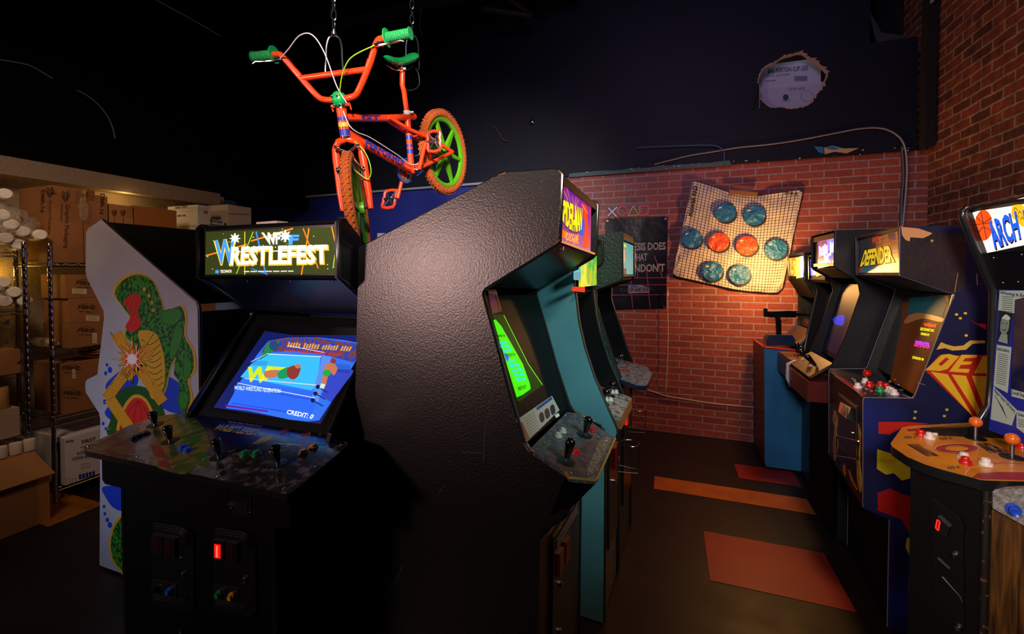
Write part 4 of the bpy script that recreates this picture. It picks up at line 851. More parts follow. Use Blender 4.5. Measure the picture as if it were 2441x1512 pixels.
for k in range(9): mb.line(Pm6, [(2078+k*8, 570-k*2.5), (2086+k*7, 655)], .0018, mat('#241810', .4), .0018); mb.line(Pm6, [(2062, 585+k*9), (2145, 556+k*11)], .0018, mat('#241810', .4), .0018)
mb.textq(Pm6, [(2062, 597), (2125, 584), (2137, 626), (2049, 638)], 'DEFENDER', E('#2a1404', .2), .0022, .07); mb.textq(Pm6, [(2063, 597), (2124, 585), (2135, 624), (2051, 636)], 'DEFENDER', mat('#e0bc18', .4, 0, .8), .0028, .045)
mb.dec(Pm6, [(2050, 637), (2070, 634), (2066, 648), (2046, 650)], mat('#b81c18', .3, 0, .4), .0015)
mb.build('marquee', t, 'dim yellow-lettered marquee')
slab(t, F6, pf6[1], (pf6[2][0], pf6[2][1]), W6, mat('#0c0c12', .35), 'speaker_hood')
z0, z1 = F6.az(2275, 706, .02), F6.az(2187, 944, .02)
z0 = (z0[0]+.03, z0[1]); z1 = (z1[0]+.03, z1[1])
slab(t, F6, z0, z1, W6, mat('#10121c', .2), 'bezel', .01)
Pz6 = F6.slab(z0, z1); mb = MB()
GL = mat('#8a4a1c', .5, 0, 0, (6, .15), (3, '#6a3410', .4, .7), 0, .15)  # brown reflection in the glass, painted into its colour
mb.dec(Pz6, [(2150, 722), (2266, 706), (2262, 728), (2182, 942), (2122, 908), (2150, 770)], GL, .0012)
mb.dec(Pz6, [(2169, 710), (2263, 705), (2248, 755), (2190, 746), (2165, 752)], mat('#1a7080', .5, 0, 0, None, None, 0, .15), .0016)  # teal band of the painted reflection
mb.dec(Pz6, [(2160, 760), (2185, 745), (2246, 758), (2243, 768), (2200, 760), (2160, 772)], mat('#c88a48', .4), .0016, True)
mb.dec(Pz6, [(2252, 706), (2262, 706), (2260, 722)], mat('#c89060', .5), .002)
for q, s_, c in (([(2203, 771), (2235, 771), (2233, 781), (2205, 779)], 'Williams', '#ff5010'), ([(2196, 781), (2230, 786), (2228, 792), (2195, 788)], 'ELECTRONICS INC.', '#d8e020'), ([(2197, 793), (2218, 797), (2216, 802), (2196, 799)], 'PRESENTS', '#d8e020'), ([(2184, 813), (2218, 819), (2219, 832), (2180, 826)], 'DEFENDER', '#e02890'), ([(2176, 849), (2204, 855), (2203, 861), (2176, 856)], 'COPYRIGHTED 1980', '#d8e020')):
    mb.textq(Pz6, q, s_, E(c, 1.3), .0025, .03)
mb.textq(Pz6, [(2185, 812), (2218, 818), (2218, 826), (2183, 821)], 'DEFENDER', E('#7040ff', 1.5), .003, .0)
mb.build('screen', t, 'screen glass with painted brown and teal reflections and small glowing words')
slab(t, F6, pf6[5], pf6[6], W6, mat('#0c0c10', .35), 'control_panel', .012)
Pc6 = F6.slab(pf6[5], pf6[6]); mb = MB()
mb.dec(Pc6, [(1988, 897), (2062, 950), (2173, 949), (2093, 896)], mat('#0a0b12', .3, 0, 0, None, (28, '#142458', .5, .58)), .001)
mb.dec(Pc6, [(1992, 898), (2008, 900), (2068, 943), (2056, 946)], mat('#8a1418', .3), .0016)
random.seed(5)
for k in range(46):
    u, v = random.uniform(2012, 2150), random.uniform(902, 944)
    if (u-2000)/1.45 > (v-896)*1.0+110 or u < 2000+(v-897)*1.2: continue
    mb.dec(Pc6, [(u, v), (u+5, v), (u+7, v+3), (u+1, v+3)], mat(random.choice(['#c8b020', '#1c50a8', '#a81c18', '#208048', '#8a90a0']), .3), .0016)
mb.build('panel_artwork', t)
WB, RB_, GB = '#d8d4d0', '#c01414', '#128a4a'
for c, k, lb in (((2045, 925), WB, 'white round button'), ((2063, 913), WB, 'white round button'), ((2073, 921), RB_, 'red round button'), ((2099, 921), RB_, 'red round button'), ((2113, 926), RB_, 'red round button'), ((2098, 934), GB, 'green round button'), ((2120, 934), WB, 'white round button'), ((2132, 941), WB, 'white round button'), ((2126, 937), WB, 'white round button')):
    button(t, Pc6.at(*c, .001), Pc6.n, k, .0175, lb, 1.6)
mb = MB(); mb.lathe(Pc6.at(2066, 908), Pc6.n, [(.006, 0), (.006, .03), (0, .03)], STEEL, 10); j = mb.build('joystick', t); mb = MB(); mb.ball(Pc6.at(2069, 904)+Pc6.n*.03, .019, mat('#c81010', .15)); mb.build('knob', j, 'red ball knob')
# front with coin door
slab(t, F6, pf6[7], pf6[8], W6, mat('#0d0c10', .35), 'front_panel', .015)
slab(t, F6, pf6[9], (pf6[10][0], .02), W6, FLATB, 'kick_panel', .015); slab(t, F6, pf6[8], pf6[9], W6, FLATB, 'kick_ledge', .012)
Pfr = F6.slab(pf6[7], pf6[8]); mb = MB()
mb.dec(Pfr, [(1999, 936), (2043, 970), (2042, 1106), (1999, 1062)], mat('#5a5552', .3, .6), .002); mb.dec(Pfr, [(2001, 941), (2041, 973), (2040, 1101), (2001, 1059)], mat('#1c1614', .3), .004); dd = mb.build('coin_door', t)
mb = MB()
q = [Pfr.at(u, v, .004) for u, v in ((2003, 958), (2029, 972), (2038, 1002), (2038, 1007), (2016, 1006), (1998, 984))]
r_ = [Pfr.at(2003, 958, .03), Pfr.at(2029, 972, .03), Pfr.at(2018, 998, .045), Pfr.at(1998, 982, .045)]
mb.add([q[0], q[1], r_[2], r_[3], q[3], q[5]], [[0, 1, 2, 3], [1, 4, 2], [3, 2, 4, 5], [0, 3, 5]], mat('#9aa0a8', .3, .9)); mb.build('coin_hopper', dd)
Ph6 = Plane(q[0], (q[1]-q[0]).cross(r_[3]-q[0])); mb = MB()
for k in range(3): mb.dec(Ph6, [(2004+k*7, 963+k*4), (2008+k*7, 965+k*4), (2005+k*7, 985+k*4), (2000+k*7, 983+k*4)], mat('#a01410' if k == 0 else '#2a2422', .3, 0, .3 if k == 0 else 0), .002)
mb.build('coin_slots', dd)
mb = MB(); mb.lathe(Pfr.at(2034, 1032, .004), Pfr.n, [(.011, 0), (.01, .008), (0, .01)], CHROME, 14); mb.line(Pfr, [(2014, 1052), (2014, 1068)], .004, STEEL, .006); mb.build('lock', dd)
mb = MB(); FL = mat('#c05a14', .35, 0, 0, None, (30, '#b8a01c', .45, .55)); FR = mat('#8a1a10', .35)
for px_ in ([(1990, 978), (1998, 1000), (1994, 1030), (1998, 1060), (1990, 1100), (1986, 1060), (1990, 1020), (1985, 1000)], [(2046, 1010), (2052, 1040), (2050, 1100), (2054, 1150), (2052, 1175), (2044, 1150), (2043, 1080), (2047, 1050)], [(2024, 1120), (2032, 1140), (2044, 1168), (2036, 1160), (2026, 1138)]): mb.dec(Pfr, px_, FL, .0012, True)
star(mb, Pfr, (2013, 1120), 16, FR, .0012, 6, .3); mb.dec(Pfr, [(2011, 1105), (2016, 1112), (2014, 1135), (2010, 1125)], FL, .0016)
mb.build('front_artwork', t, 'orange flame artwork beside the coin door')
slab(t, F6, (ab-.005, .02), (ab-.005, 1.6), W6, BLACK, 'back_panel', -.012); slab(t, F6, pf6[0], pf6[-1], W6, BLACK, 'top_panel', -.012)
th_ = thing('bottle_rack', tuple(Pfr.at(2024, 1068, .05)), 'chrome wire cup holder hanging on the coin door of the yellow-logo cabinet', 'cup holder')
mb = MB(); loop = [(1995, 1039), (2046, 1052), (2044, 1096), (1994, 1087)]
mb.tube([Pfr.at(*q, .075) for q in loop], .003, CHROME, 8, True); mb.build('front_loop', th_); mb = MB(); mb.tube([Pfr.at(2046, 1052, .006), Pfr.at(2046, 1052, .075)], .003, CHROME, 8); mb.tube([Pfr.at(1995, 1039, .006), Pfr.at(1995, 1039, .075)], .003, CHROME, 8); mb.tube([Pfr.at(2044, 1096, .006), Pfr.at(2044, 1096, .075)], .003, CHROME, 8); mb.tube([Pfr.at(1994, 1087, .006), Pfr.at(1994, 1087, .075)], .003, CHROME, 8); mb.build('arms', th_)

# ================================================================ nearest cabinet on the right, basketball marquee
B7 = ray(1360, 655); B7.z = 0; B7.normalize(); A7 = Vector((B7.y, -B7.x, 0)); W7 = .50
FO = Vector((1.07, 2.07, 0)); F7 = TFrame(FO-B7*W7, A7, B7)
px7 = [(2312, 497), (2296, 499), (2289, 506), (2291, 520), (2318, 590), (2358, 684), (2362, 696), (2357, 900), (2352, 965), (2326, 1004), (2322, 1012)]
pf7 = [F7.az(u, v, W7) for u, v in px7]
bx = F7.az(2170, 1100, W7)[0]+.03
pf7 += [(bx, 1.02), (bx, .01), (pf7[0][0]+.52, .01), (pf7[0][0]+.52, pf7[0][1])]
t = thing('arcade_cabinet', tuple(F7.pt3(.4, W7/2, 0)), 'black arcade cabinet with bright basketball marquee and orange control panel', 'arcade cabinet')
for b0 in (W7-.019,):
    mb = MB(); mb.prism([F7.pt3(a, b0, z) for a, z in pf7], B7*.019, SATIN); mb.build('side_panel', t)
    mb = MB(); mb.tube([F7.pt3(a, b0+.0095, z) for a, z in pf7[:11]], .012, TMOLD, 10); mb.build('edge_molding', t)
mb = MB(); mb.prism([F7.pt3(a, 0, z) for a, z in pf7[:11]+[(pf7[10][0], .9), (pf7[13][0], .9), pf7[14]]], B7*.019, SATIN); mb.build('side_panel', t)
mb = MB(); mb.prism([F7.pt3(a, 0, z) for a, z in [(bx, .01), (bx, .995), (pf7[13][0], .995), (pf7[13][0], .01)]], -B7*.012, mat('#4a2c14', .5, 0, 0, None, (7, '#33200f', .4, .65))); mb.build('side_panel', t, 'wood-grain side panel')
m0, m1 = F7.az(2319, 506, W7-.02), F7.az(2354, 603, W7-.02)
Pm7 = F7.slab((m0[0], m0[1]), (m1[0], m1[1]))
slab(t, F7, (m0[0]+.004, m0[1]), (m1[0]+.004, m1[1]), W7, mat('#101010', .5), 'marquee_housing', .03)
slab(t, F7, (pf7[1][0], pf7[1][1]-.004), (m0[0], m0[1]), W7, mat('#1a1816', .4), 'marquee_retainer', .01)
mb = MB(); mb.dec(Pm7, [(2319, 507), (2470, 462), (2510, 570), (2354, 603)], E('#fff2e0', 1.05), .001)
BO = E('#e8501c', .95); bk = E('#401008', .2)
mb.disc(Pm7, (2346, 537), 21, BO, .002, (1, 1.75), 28)
for l in ([(2326, 535), (2368, 530)], [(2328, 515), (2345, 530), (2366, 518)], [(2332, 560), (2345, 542), (2366, 550)], [(2340, 503), (2354, 570)]): mb.line(Pm7, spl(l, 4), .002, bk, .0028)
mb.textq(Pm7, [(2352, 530), (2425, 502), (2438, 572), (2376, 598)], 'ARCH', bk, .003, .05); mb.textq(Pm7, [(2352, 528), (2424, 501), (2437, 568), (2374, 594)], 'ARCH', E('#1c5ae0', 1), .0036, .03)
mb.textq(Pm7, [(2440, 500), (2500, 480), (2510, 540), (2450, 562)], 'RIVALS', E('#1c5ae0', 1), .0036, .03)
mb.textq(Pm7, [(2360, 507), (2386, 501), (2387, 507), (2361, 513)], 'BALLY MIDWAY', E('#d8a860', .9), .003)
mb.dec(Pm7, [(2416, 490), (2428, 486), (2445, 494), (2450, 520), (2441, 540), (2428, 528), (2414, 515)], E('#f0b020', 1), .003, True)
for c in ((2424, 498), (2434, 506), (2428, 516), (2440, 520)): mb.line(Pm7, [(c[0]-4, c[1]+3), (c[0], c[1]-4), (c[0]+5, c[1]+3)], .0016, bk, .0042)
mb.build('marquee', t, 'bright white marquee sign')
s0, s1 = F7.az(2356, 606, W7-.02), F7.az(2366, 690, W7-.02)
slab(t, F7, (s0[0]+.004, s0[1]), (s1[0]+.02, s1[1]), W7, mat('#0c0c0d', .35), 'speaker_panel', .012)
Psp = F7.slab((s0[0]+.004, s0[1]), (s1[0]+.02, s1[1])); mb = MB()
for c in ((2369, 615), (2436, 607), (2391, 674), (2427, 672)): bolt(mb, Psp.at(*c), Psp.n, .0032)
mb.build('screws', t)
z0, z1 = (s1[0]+.02, s1[1]), (F7.az(2342, 1005, W7-.02)[0]+.02, 1.03)
slab(t, F7, z0, z1, W7, mat('#2a2c88', .3, 0, 0, None, (5, '#1c2a9c', .4, .6)), 'bezel', .012, label='blue bezel plastered with newspaper prints')
Pz7 = F7.slab(z0, z1); NP = mat('#a8b8ac', .5); NI = mat('#20262a', .5)
def news(px_, head, hq, lines, col=NP):
    mb.dec(Pz7, px_, col, .0012)
    if head: mb.textq(Pz7, hq, head, NI, .0018, .02)
    for l in lines: mb.line(Pz7, l, .0016, NI, .0018)
mb = MB()
news([(2384, 693), (2441, 693), (2500, 700), (2500, 760), (2422, 748), (2380, 740)], 'Winning Is Everything', [(2386, 694), (2480, 706), (2479, 717), (2385, 703)], [[(2390+k*.0, 707+k*5), (2416, 709+k*5)] for k in range(9)])
mb.dec(Pz7, [(2384, 740), (2416, 748), (2404, 822), (2377, 815)], mat('#1a201e', .5), .0014)
mb.dec(Pz7, [(2388, 764), (2398, 755), (2407, 764), (2404, 788), (2394, 798), (2386, 788)], mat('#7a8a80', .5), .0018, True); mb.dec(Pz7, [(2380, 814), (2388, 796), (2402, 797), (2403, 820)], mat('#8a988e', .5), .0017)
mb.dec(Pz7, [(2389, 760), (2399, 750), (2409, 758), (2405, 764), (2396, 761)], mat('#c0c8c0', .5), .0022, True); mb.line(Pz7, [(2391, 786), (2396, 789), (2401, 785)], .0022, NI, .0024); mb.disc(Pz7, (2392, 771), 1.3, NI, .0024, n=8); mb.disc(Pz7, (2401, 772), 1.3, NI, .0024, n=8)
news([(2377, 822), (2411, 828), (2402, 937), (2369, 920)], 'Instructions', [(2379, 827), (2408, 833), (2407, 841), (2378, 835)], [[(2381-k*.45, 843+k*5), (2405-k*.45, 848+k*5)] for k in range(15)])
news([(2369, 922), (2424, 978), (2412, 1015), (2362, 1000)], 'Player Stats Tell Story', [(2373, 926), (2422, 978), (2419, 987), (2371, 936)], [[(2372+k*2.6, 942+k*4), (2380+k*3, 955+k*6)] for k in range(8)])
news([(2412, 928), (2450, 938), (2450, 955), (2412, 945)], 'Local Support', [(2414, 931), (2460, 943), (2460, 954), (2414, 942)], [])
news([(2424, 978), (2450, 984), (2450, 1040), (2424, 1020)], 'Defense', [(2428, 984), (2450, 990), (2450, 997), (2428, 991)], [[(2428, 1000+k*5), (2448, 1004+k*5)] for k in range(4)])
mb.dec(Pz7, [(2422, 715), (2480, 700), (2480, 945), (2412, 925)], mat('#161c38', .2, 0, 0, None, (4, '#5a4430', .45, .65)), .003)
mb.build('bezel_artwork', t)
zc = 1.0
def pz(u, v): return PZ(u, v, zc)
PANEL7 = [(2123, 1058), (2127, 1066), (2163, 1090), (2205, 1108), (2252, 1122), (2335, 1144), (2348, 1146), (2500, 1150), (2530, 1100), (2441, 1046), (2362, 1012), (2333, 1007), (2172, 1016), (2150, 1020)]
top = [pz(*q) for q in PANEL7]; mb = MB(); mb.prism(top, (0, 0, -.03), TMOLD); OP = mat('#b87814', .35, 0, 0, None, (18, '#c8861c', .4, .7), .3)
mb.prism([p+Vector((0, 0, .0012)) for p in top], (0, 0, -.001), OP); mb.build('control_panel', t, 'orange control panel printed RIVALS ARCH')
P7 = Plane((0, 0, zc), (0, 0, 1)); mb = MB(); RD = mat('#8a2430', .4); IN7 = mat('#141414', .4)
mb.disc(P7, (2281, 1071), 54, RD, .0016, (1, .215), 36); mb.disc(P7, (2281, 1071), 24, OP, .002, (1, .2), 30); mb.line(P7, [(2281+52*math.cos(PI*k/18), 1071+11*math.sin(PI*k/18)) for k in range(37)], .002, mat('#d8c090', .4), .0024); mb.line(P7, [(2281+26*math.cos(PI*k/18), 1071+5.5*math.sin(PI*k/18)) for k in range(37)], .002, mat('#d8c090', .4), .0026)
mb.textq(P7, [(2160, 1060), (2185, 1059), (2240, 1089), (2210, 1090)], 'RIVALS', IN7, .002, .04)
mb.textq(P7, [(2320, 1057), (2355, 1057), (2405, 1080), (2362, 1082)], 'ARCH', IN7, .002, .04)
mb.dec(P7, [(2160, 1024), (2245, 1019), (2252, 1026), (2166, 1030)], RD, .0016); mb.dec(P7, [(2318, 1140), (2330, 1130), (2380, 1127), (2500, 1128), (2500, 1148), (2345, 1144)], RD, .0016)
mb.line(P7, spl([(2245, 1018), (2258, 1026), (2240, 1034), (2170, 1036)], 5), .002, IN7, .0022); mb.line(P7, spl([(2300, 1135), (2308, 1122), (2330, 1116), (2440, 1118)], 5), .003, mat('#c8a880', .4), .0022)
mb.line(P7, [(2250, 1042), (2290, 1033), (2312, 1036)], .0025, RD, .0022, True); mb.line(P7, [(2340, 1108), (2400, 1105), (2440, 1108)], .0025, RD, .0022, True)
for u, v in ((2155, 1040), (2240, 1043), (2258, 1112), (2335, 1098)): mb.dashes(P7, [(u, v), (u+28, v-2), (u+32, v+4), (u+2, v+6)], 8, mat('#4a4a44', .4), .0022)
mb.build('panel_artwork', t)
joystick(t, pz(2325, 1047)+Vector((0, 0, .002)), (0, 0, 1), 'ball', '#d8641a', .052, 'orange ball-top joystick'); joystick(t, pz(2412, 1092)+Vector((0, 0, .002)), (0, 0, 1), 'ball', '#d8641a', .052, 'orange ball-top joystick')
for c, k in (((2195, 1041), RB_), ((2222, 1036), WB), ((2216, 1047), WB), ((2302, 1107), RB_), ((2298, 1097), WB), ((2350, 1111), WB), ((2436, 1071), RB_)): button(t, pz(*c)+Vector((0, 0, .0015)), (0, 0, 1), k, .0165, 'red round button' if k == RB_ else 'white round button', 1.5)
# body under the panel
za = .965
fa = PZ(2172, 1112, za); fb2 = PZ(2352, 1166, za)
Pn = Plane(fa, (fb2-fa).cross(Vector((0, 0, 1)))); dn = Vector((Pn.n.x, Pn.n.y, 0))
mb = MB(); mb.prism([Vector((fa.x, fa.y, .01)), Vector((fb2.x, fb2.y, .01)), Vector((fb2.x, fb2.y, za)), Vector((fa.x, fa.y, za))], -Pn.n*.02, mat('#0b0b0c', .3)); mb.build('front_panel', t)
nb = F7.pt3(pf7[13][0], 0, 0)
mb = MB(); wx = Vector((fb2.x, fb2.y, 0)); sd = (PX(2437, 1220, 0) if False else None)
WOOD = mat('#5a3614', .45, 0, 0, None, None)
def wood():
    m = bpy.data.materials.new('woodgrain'); m.use_nodes = True; nt = m.node_tree; L = nt.links.new; N = nt.nodes.new
    tc = N('ShaderNodeTexCoord'); mp = N('ShaderNodeMapping'); mp.inputs['Scale'].default_value = (22, 22, 1.6); wv = N('ShaderNodeTexNoise'); wv.inputs['Scale'].default_value = 2.5; wv.inputs['Detail'].default_value = 7; wv.inputs['Distortion'].default_value = 1.2
    r = N('ShaderNodeValToRGB'); r.color_ramp.elements[0].position = .35; r.color_ramp.elements[1].position = .65; r.color_ramp.elements[0].color = lin('#241405')+(1,); r.color_ramp.elements[1].color = lin('#6a4318')+(1,)
    L(tc.outputs['Object'], mp.inputs[0]); L(mp.outputs[0], wv.inputs['Vector']); L(wv.outputs['Fac'], r.inputs[0]); L(r.outputs[0], nt.nodes['Principled BSDF'].inputs['Base Color']); nt.nodes['Principled BSDF'].inputs['Roughness'].default_value = .4; return m
WM = wood()
sdir = Vector((A7.x, A7.y, 0))*.9+Vector((0, -.45, 0)); sdir.normalize()
e = wx+sdir*.42
mb = MB(); mb.prism([wx+Vector((0, 0, .01)), e+Vector((0, 0, .01)), e+Vector((0, 0, za-.01)), wx+Vector((0, 0, za-.01))], B7*.02, WM); mb.build('side_panel', t, 'brown wood-grain side')
mb = MB(); mb.tube([wx+Vector((0, 0, z)) for z in (.01, .3, .6, .9, za)], .011, mat('#191412', .5, 0, 0, None, (70, '#7a4a2c', .60, .66)), 10); mb.build('edge_molding', t, 'chipped black edge molding')
Pw = Plane(wx-B7*.0, sdir.cross(Vector((0, 0, 1)))); mb = MB(); GRN_ = mat('#6e6a66', .45, 0, 0, (140, .4), (75, '#8c8884', .42, .62))
q = [Pw.at(u, v, .002) for u, v in ((2362, 1162), (2500, 1156), (2500, 1300), (2441, 1250), (2362, 1206))]
mb.prism(q, Pw.n*.018, GRN_); gb = mb.build('side_box', t, 'grey speckled laminate band')
button(gb, Pw.at(2414, 1213, .02), Pw.n, '#1c50d8', .0165, 'blue round button', 2)
mb = MB(); Pn2 = Plane(fa+Pn.n*.001, Pn.n)
mb.dec(Pn2, [(2222, 1190), (2290, 1235), (2298, 1270), (2300, 1500), (2226, 1440)], mat('#0d0d0f', .3), .006)
for k in range(3): mb.tube([Pn2.at(*q, .009) for q in [(2243-k*2, 1203+k*4), (2284-k*3, 1232+k*5), (2293-k*4, 1250+k*6), (2296-k*5, 1272+k*3)]], .002, TMOLD, 6)
mb.tube([Pn2.at(*q, .009) for q in [(2246, 1375), (2288, 1422), (2294, 1436)]], .0022, STEEL, 6); mb.line(Pn2, [(2238, 1328), (2266, 1354)], .008, mat('#4a4a48', .4), .008)
dd = mb.build('coin_door', t); mb = MB(); mb.dec(Pn2, [(2240, 1228), (2268, 1254), (2262, 1278), (2232, 1262)], mat('#141416', .3), .018); mb.build('coin_slot_frame', dd)
mb = MB(); Z_ = [(2236, 1255), (2240, 1235), (2246, 1240), (2242, 1261)]; 
for a_, b_ in zip(Z_, Z_[1:]+Z_[:1]): mb.line(Pn2, [a_, b_], .0035, E('#ff2018', 1.5), .0195)
mb.dec(Pn2, [(2237, 1254), (2240, 1236), (2245, 1240), (2242, 1259)], mat('#5a0808', .3, 0, .3), .019); mb.build('coin_reject_window', dd, 'glowing red outline window')
mb = MB(); mb.lathe(Pn2.at(2276, 1323, .006), Pn2.n, [(.009, 0), (.008, .01), (0, .012)], CHROME, 14); mb.lathe(Pn2.at(2283, 1497, .006), Pn2.n, [(.010, 0), (.009, .01), (0, .012)], CHROME, 14); mb.build('lock', dd)

# ================================================================ farther cabinets of the right row
Y8 = 3.07; F8 = TFrame((0, Y8, 0), (1, 0, 0), (0, 1, 0)); W8 = .46
px8 = [(1993, 549), (1992, 634), (1998, 641), (2040, 664), (2051, 680), (2054, 702), (2020, 800), (1988, 868), (1984, 885), (1984, 930), (1990, 980), (2000, 990), (2000, 1300)]
pf8 = [F8.az(u, v) for u, v in px8]; pf8[-1] = (pf8[-2][0], .01); ab = pf8[0][0]+.75; pf8 += [(ab, .01), (ab, 1.7), (pf8[0][0]+.3, pf8[0][1])]
t = thing('arcade_cabinet', (pf8[0][0]+.4, Y8+W8/2, 0), 'black arcade cabinet with purple-lit marquee, behind the yellow-logo cabinet', 'arcade cabinet')
sides(t, F8, W8, pf8, mat('#14141e', .35), mat('#1a1a1c', .3), range(0, 12), nearm=mat('#15161f', .4), r=.008)
m0, m1 = (pf8[0][0], pf8[0][1]-.045), (pf8[1][0], pf8[1][1]+.02)
slab(t, F8, pf8[0], m0, W8, mat('#6a4020', .5), 'marquee_retainer'); slab(t, F8, m1, pf8[1], W8, mat('#6a4020', .5), 'marquee_retainer')
slab(t, F8, (m0[0]+.006, m0[1]), (m1[0]+.006, m1[1]), W8, FLATB, 'marquee_housing', .02)
Pm8 = F8.slab((m0[0]+.004, 1.0), (m0[0]+.004, 2.0)); mb = MB()
mb.dec(Pm8, [(1950, 577), (1992, 562), (1991, 632), (1950, 640)], mat('#b86a30', .3, 0, .7, None, (30, '#6a4ad8', .42, .55)), .001)
mb.dec(Pm8, [(1972, 570), (1992, 562), (1991, 590), (1972, 600)], E('#9a8cff', 1.0), .0015); mb.dashes(Pm8, [(1952, 588), (1991, 572), (1991, 600), (1953, 612)], 9, E('#ffffff', 1.3), .0022, .7); mb.dashes(Pm8, [(1964, 606), (1982, 600), (1980, 630), (1964, 632)], 4, E('#fff4e8', 1.3), .0023, .8)
mb.dec(Pm8, [(1976, 612), (1990, 604), (1988, 612), (1976, 622)], E('#2040e0', 1), .0024); mb.line(Pm8, [(1968, 632), (1990, 612)], .006, E('#f08020', 1), .0026); mb.build('marquee', t, 'lit white, orange and purple marquee')
slab(t, F8, pf8[2], pf8[3], W8, FLATB, 'speaker_hood')
z0 = (pf8[4][0]+.05, pf8[4][1]); z1 = (pf8[7][0]+.06, pf8[7][1]); slab(t, F8, z0, z1, W8, mat('#1c1a30', .5, 0, 0, None, None, 0, .15), 'bezel'); Pz8 = F8.slab(z0, z1)
mb = MB(); q_ = lambda k, b: F8.pt3(z0[0]*(1-k)+z1[0]*k, b, z0[1]*(1-k)+z1[1]*k)+Pz8.n*.001
mb.poly([q_(.06, .07), q_(.94, .07), q_(.94, .39), q_(.06, .39)], mat('#3a2438', .5, 0, .16, None, (4, '#1c1a44', .4, .6), 0, .15)); mb.dec(Pz8, [(1988, 758), (2012, 752), (2010, 776), (1990, 772)], E('#3038d8', .7), .0016, True); mb.build('screen', t, 'dark screen with a faint violet glow')
slab(t, F8, (pf8[7][0]+.0, pf8[7][1]-.0), (F8.az(1930, 905)[0], F8.az(1930, 900)[1]), W8, mat('#5e3418', .5, 0, 0, None, (14, '#3a2010', .4, .6)), 'control_panel', .015, label='brown printed control panel')
cpf = F8.az(1930, 905)
mb = MB(); mb.fbox(F8, cpf[0]-.005, pf8[8][0]+.05, .02, W8-.02, cpf[1]-.14, cpf[1]-.016, mat('#5a1c18', .35)); mb.build('panel_box', t)
Pc8 = F8.slab((pf8[7][0], pf8[7][1]), cpf)
mb = MB(); mb.tube([F8.pt3(a, W8+.005, z) for a, z in ((pf8[8][0]-.02, cpf[1]+.03), (cpf[0]+.03, cpf[1]+.02), (cpf[0]-.01, cpf[1]), (cpf[0]-.012, cpf[1]-.10), (cpf[0]+.01, cpf[1]-.15), (cpf[0]+.06, cpf[1]-.15))], .012, mat('#b8bcc4', .4), 10); mb.build('edge_molding', t, 'pale grey edge molding')
def onp(fr, p, q, k, b): return fr.pt3(p[0]*(1-k)+q[0]*k, b, p[1]*(1-k)+q[1]*k)
joystick(t, onp(F8, pf8[7], cpf, .45, .10), Pc8.n, 'bat', '#0a0a0a', .085); joystick(t, onp(F8, pf8[7], cpf, .4, .26), Pc8.n, 'bat', '#0a0a0a', .085)
button(t, onp(F8, pf8[7], cpf, .55, .18), Pc8.n, WB, .017, 'white round button'); button(t, onp(F8, pf8[7], cpf, .5, .36), Pc8.n, WB, .017, 'white round button')
slab(t, F8, (pf8[11][0]-.03, cpf[1]-.14), (pf8[11][0]-.03, .02), W8, FLATB, 'front_panel', .015); slab(t, F8, (ab-.005, .02), (ab-.005, 1.65), W8, BLACK, 'back_panel', -.012); slab(t, F8, pf8[0], pf8[-1], W8, BLACK, 'top_panel', -.012)

Y9 = 3.57; F9 = TFrame((0, Y9, 0), (1, 0, 0), (0, 1, 0)); W9 = .40
px9 = [(1970, 604), (1971, 668), (1985, 676), (1992, 700), (1968, 800), (1956, 862), (1925, 870), (1922, 905), (1932, 928), (1953, 940), (1953, 1300)]
pf9 = [F9.az(u, v) for u, v in px9]; pf9[-1] = (pf9[-2][0], .01); ab = pf9[0][0]+.7; pf9 += [(ab, .01), (ab, 1.6), (pf9[0][0]+.3, pf9[0][1])]
t = thing('arcade_cabinet', (pf9[0][0]+.4, Y9+W9/2, 0), 'black arcade cabinet with small blue-lit marquee and grey slotted front', 'arcade cabinet')
sides(t, F9, W9, pf9, mat('#14141a', .3), mat('#101012', .3), range(0, 10), r=.009)
m0, m1 = (pf9[0][0]+.004, pf9[0][1]-.03), (pf9[1][0]+.004, pf9[1][1]+.03)
slab(t, F9, (pf9[0][0]+.008, pf9[0][1]-.004), (pf9[1][0]+.008, pf9[1][1]), W9, FLATB, 'marquee_housing', .02); slab(t, F9, m0, m1, W9, E('#2848ff', 1.2), 'marquee', .004, label='blue-lit marquee')
Pm9 = F9.slab((m0[0]-.001, 1), (m0[0]-.001, 2)); mb = MB(); mb.dec(Pm9, [(1944, 648), (1958, 640), (1962, 655), (1946, 660)], E('#d86a20', .9), .001); mb.dec(Pm9, [(1938, 612), (1945, 610), (1944, 655), (1939, 656)], E('#a8b8ff', 1.2), .001); mb.build('marquee_artwork', t)
slab(t, F9, pf9[1], pf9[2], W9, FLATB, 'speaker_hood'); slab(t, F9, (pf9[3][0]+.08, pf9[3][1]), (pf9[5][0]+.05, pf9[5][1]), W9, mat('#2a1e2c', .4), 'bezel')  # bezel colour carries the bricks reflected in its glass
slab(t, F9, pf9[5], (F9.az(1886, 872)[0], F9.az(1886, 860)[1]), W9, mat('#6a4028', .4, 0, 0, None, (16, '#3c2418', .4, .6)), 'control_panel', .015, label='brown control panel')
cpf = (F9.az(1886, 872)[0], F9.az(1886, 860)[1]); mb = MB(); mb.fbox(F9, cpf[0]-.003, pf9[8][0]+.04, .0, W9, cpf[1]-.15, cpf[1]-.016, mat('#3c1a18', .35)); mb.build('panel_box', t)
Pc9 = F9.slab(pf9[5], cpf); joystick(t, onp(F9, pf9[5], cpf, .5, .09), Pc9.n, 'bat', '#0a0a0a', .08); joystick(t, onp(F9, pf9[5], cpf, .45, .25), Pc9.n, 'bat', '#0a0a0a', .08)
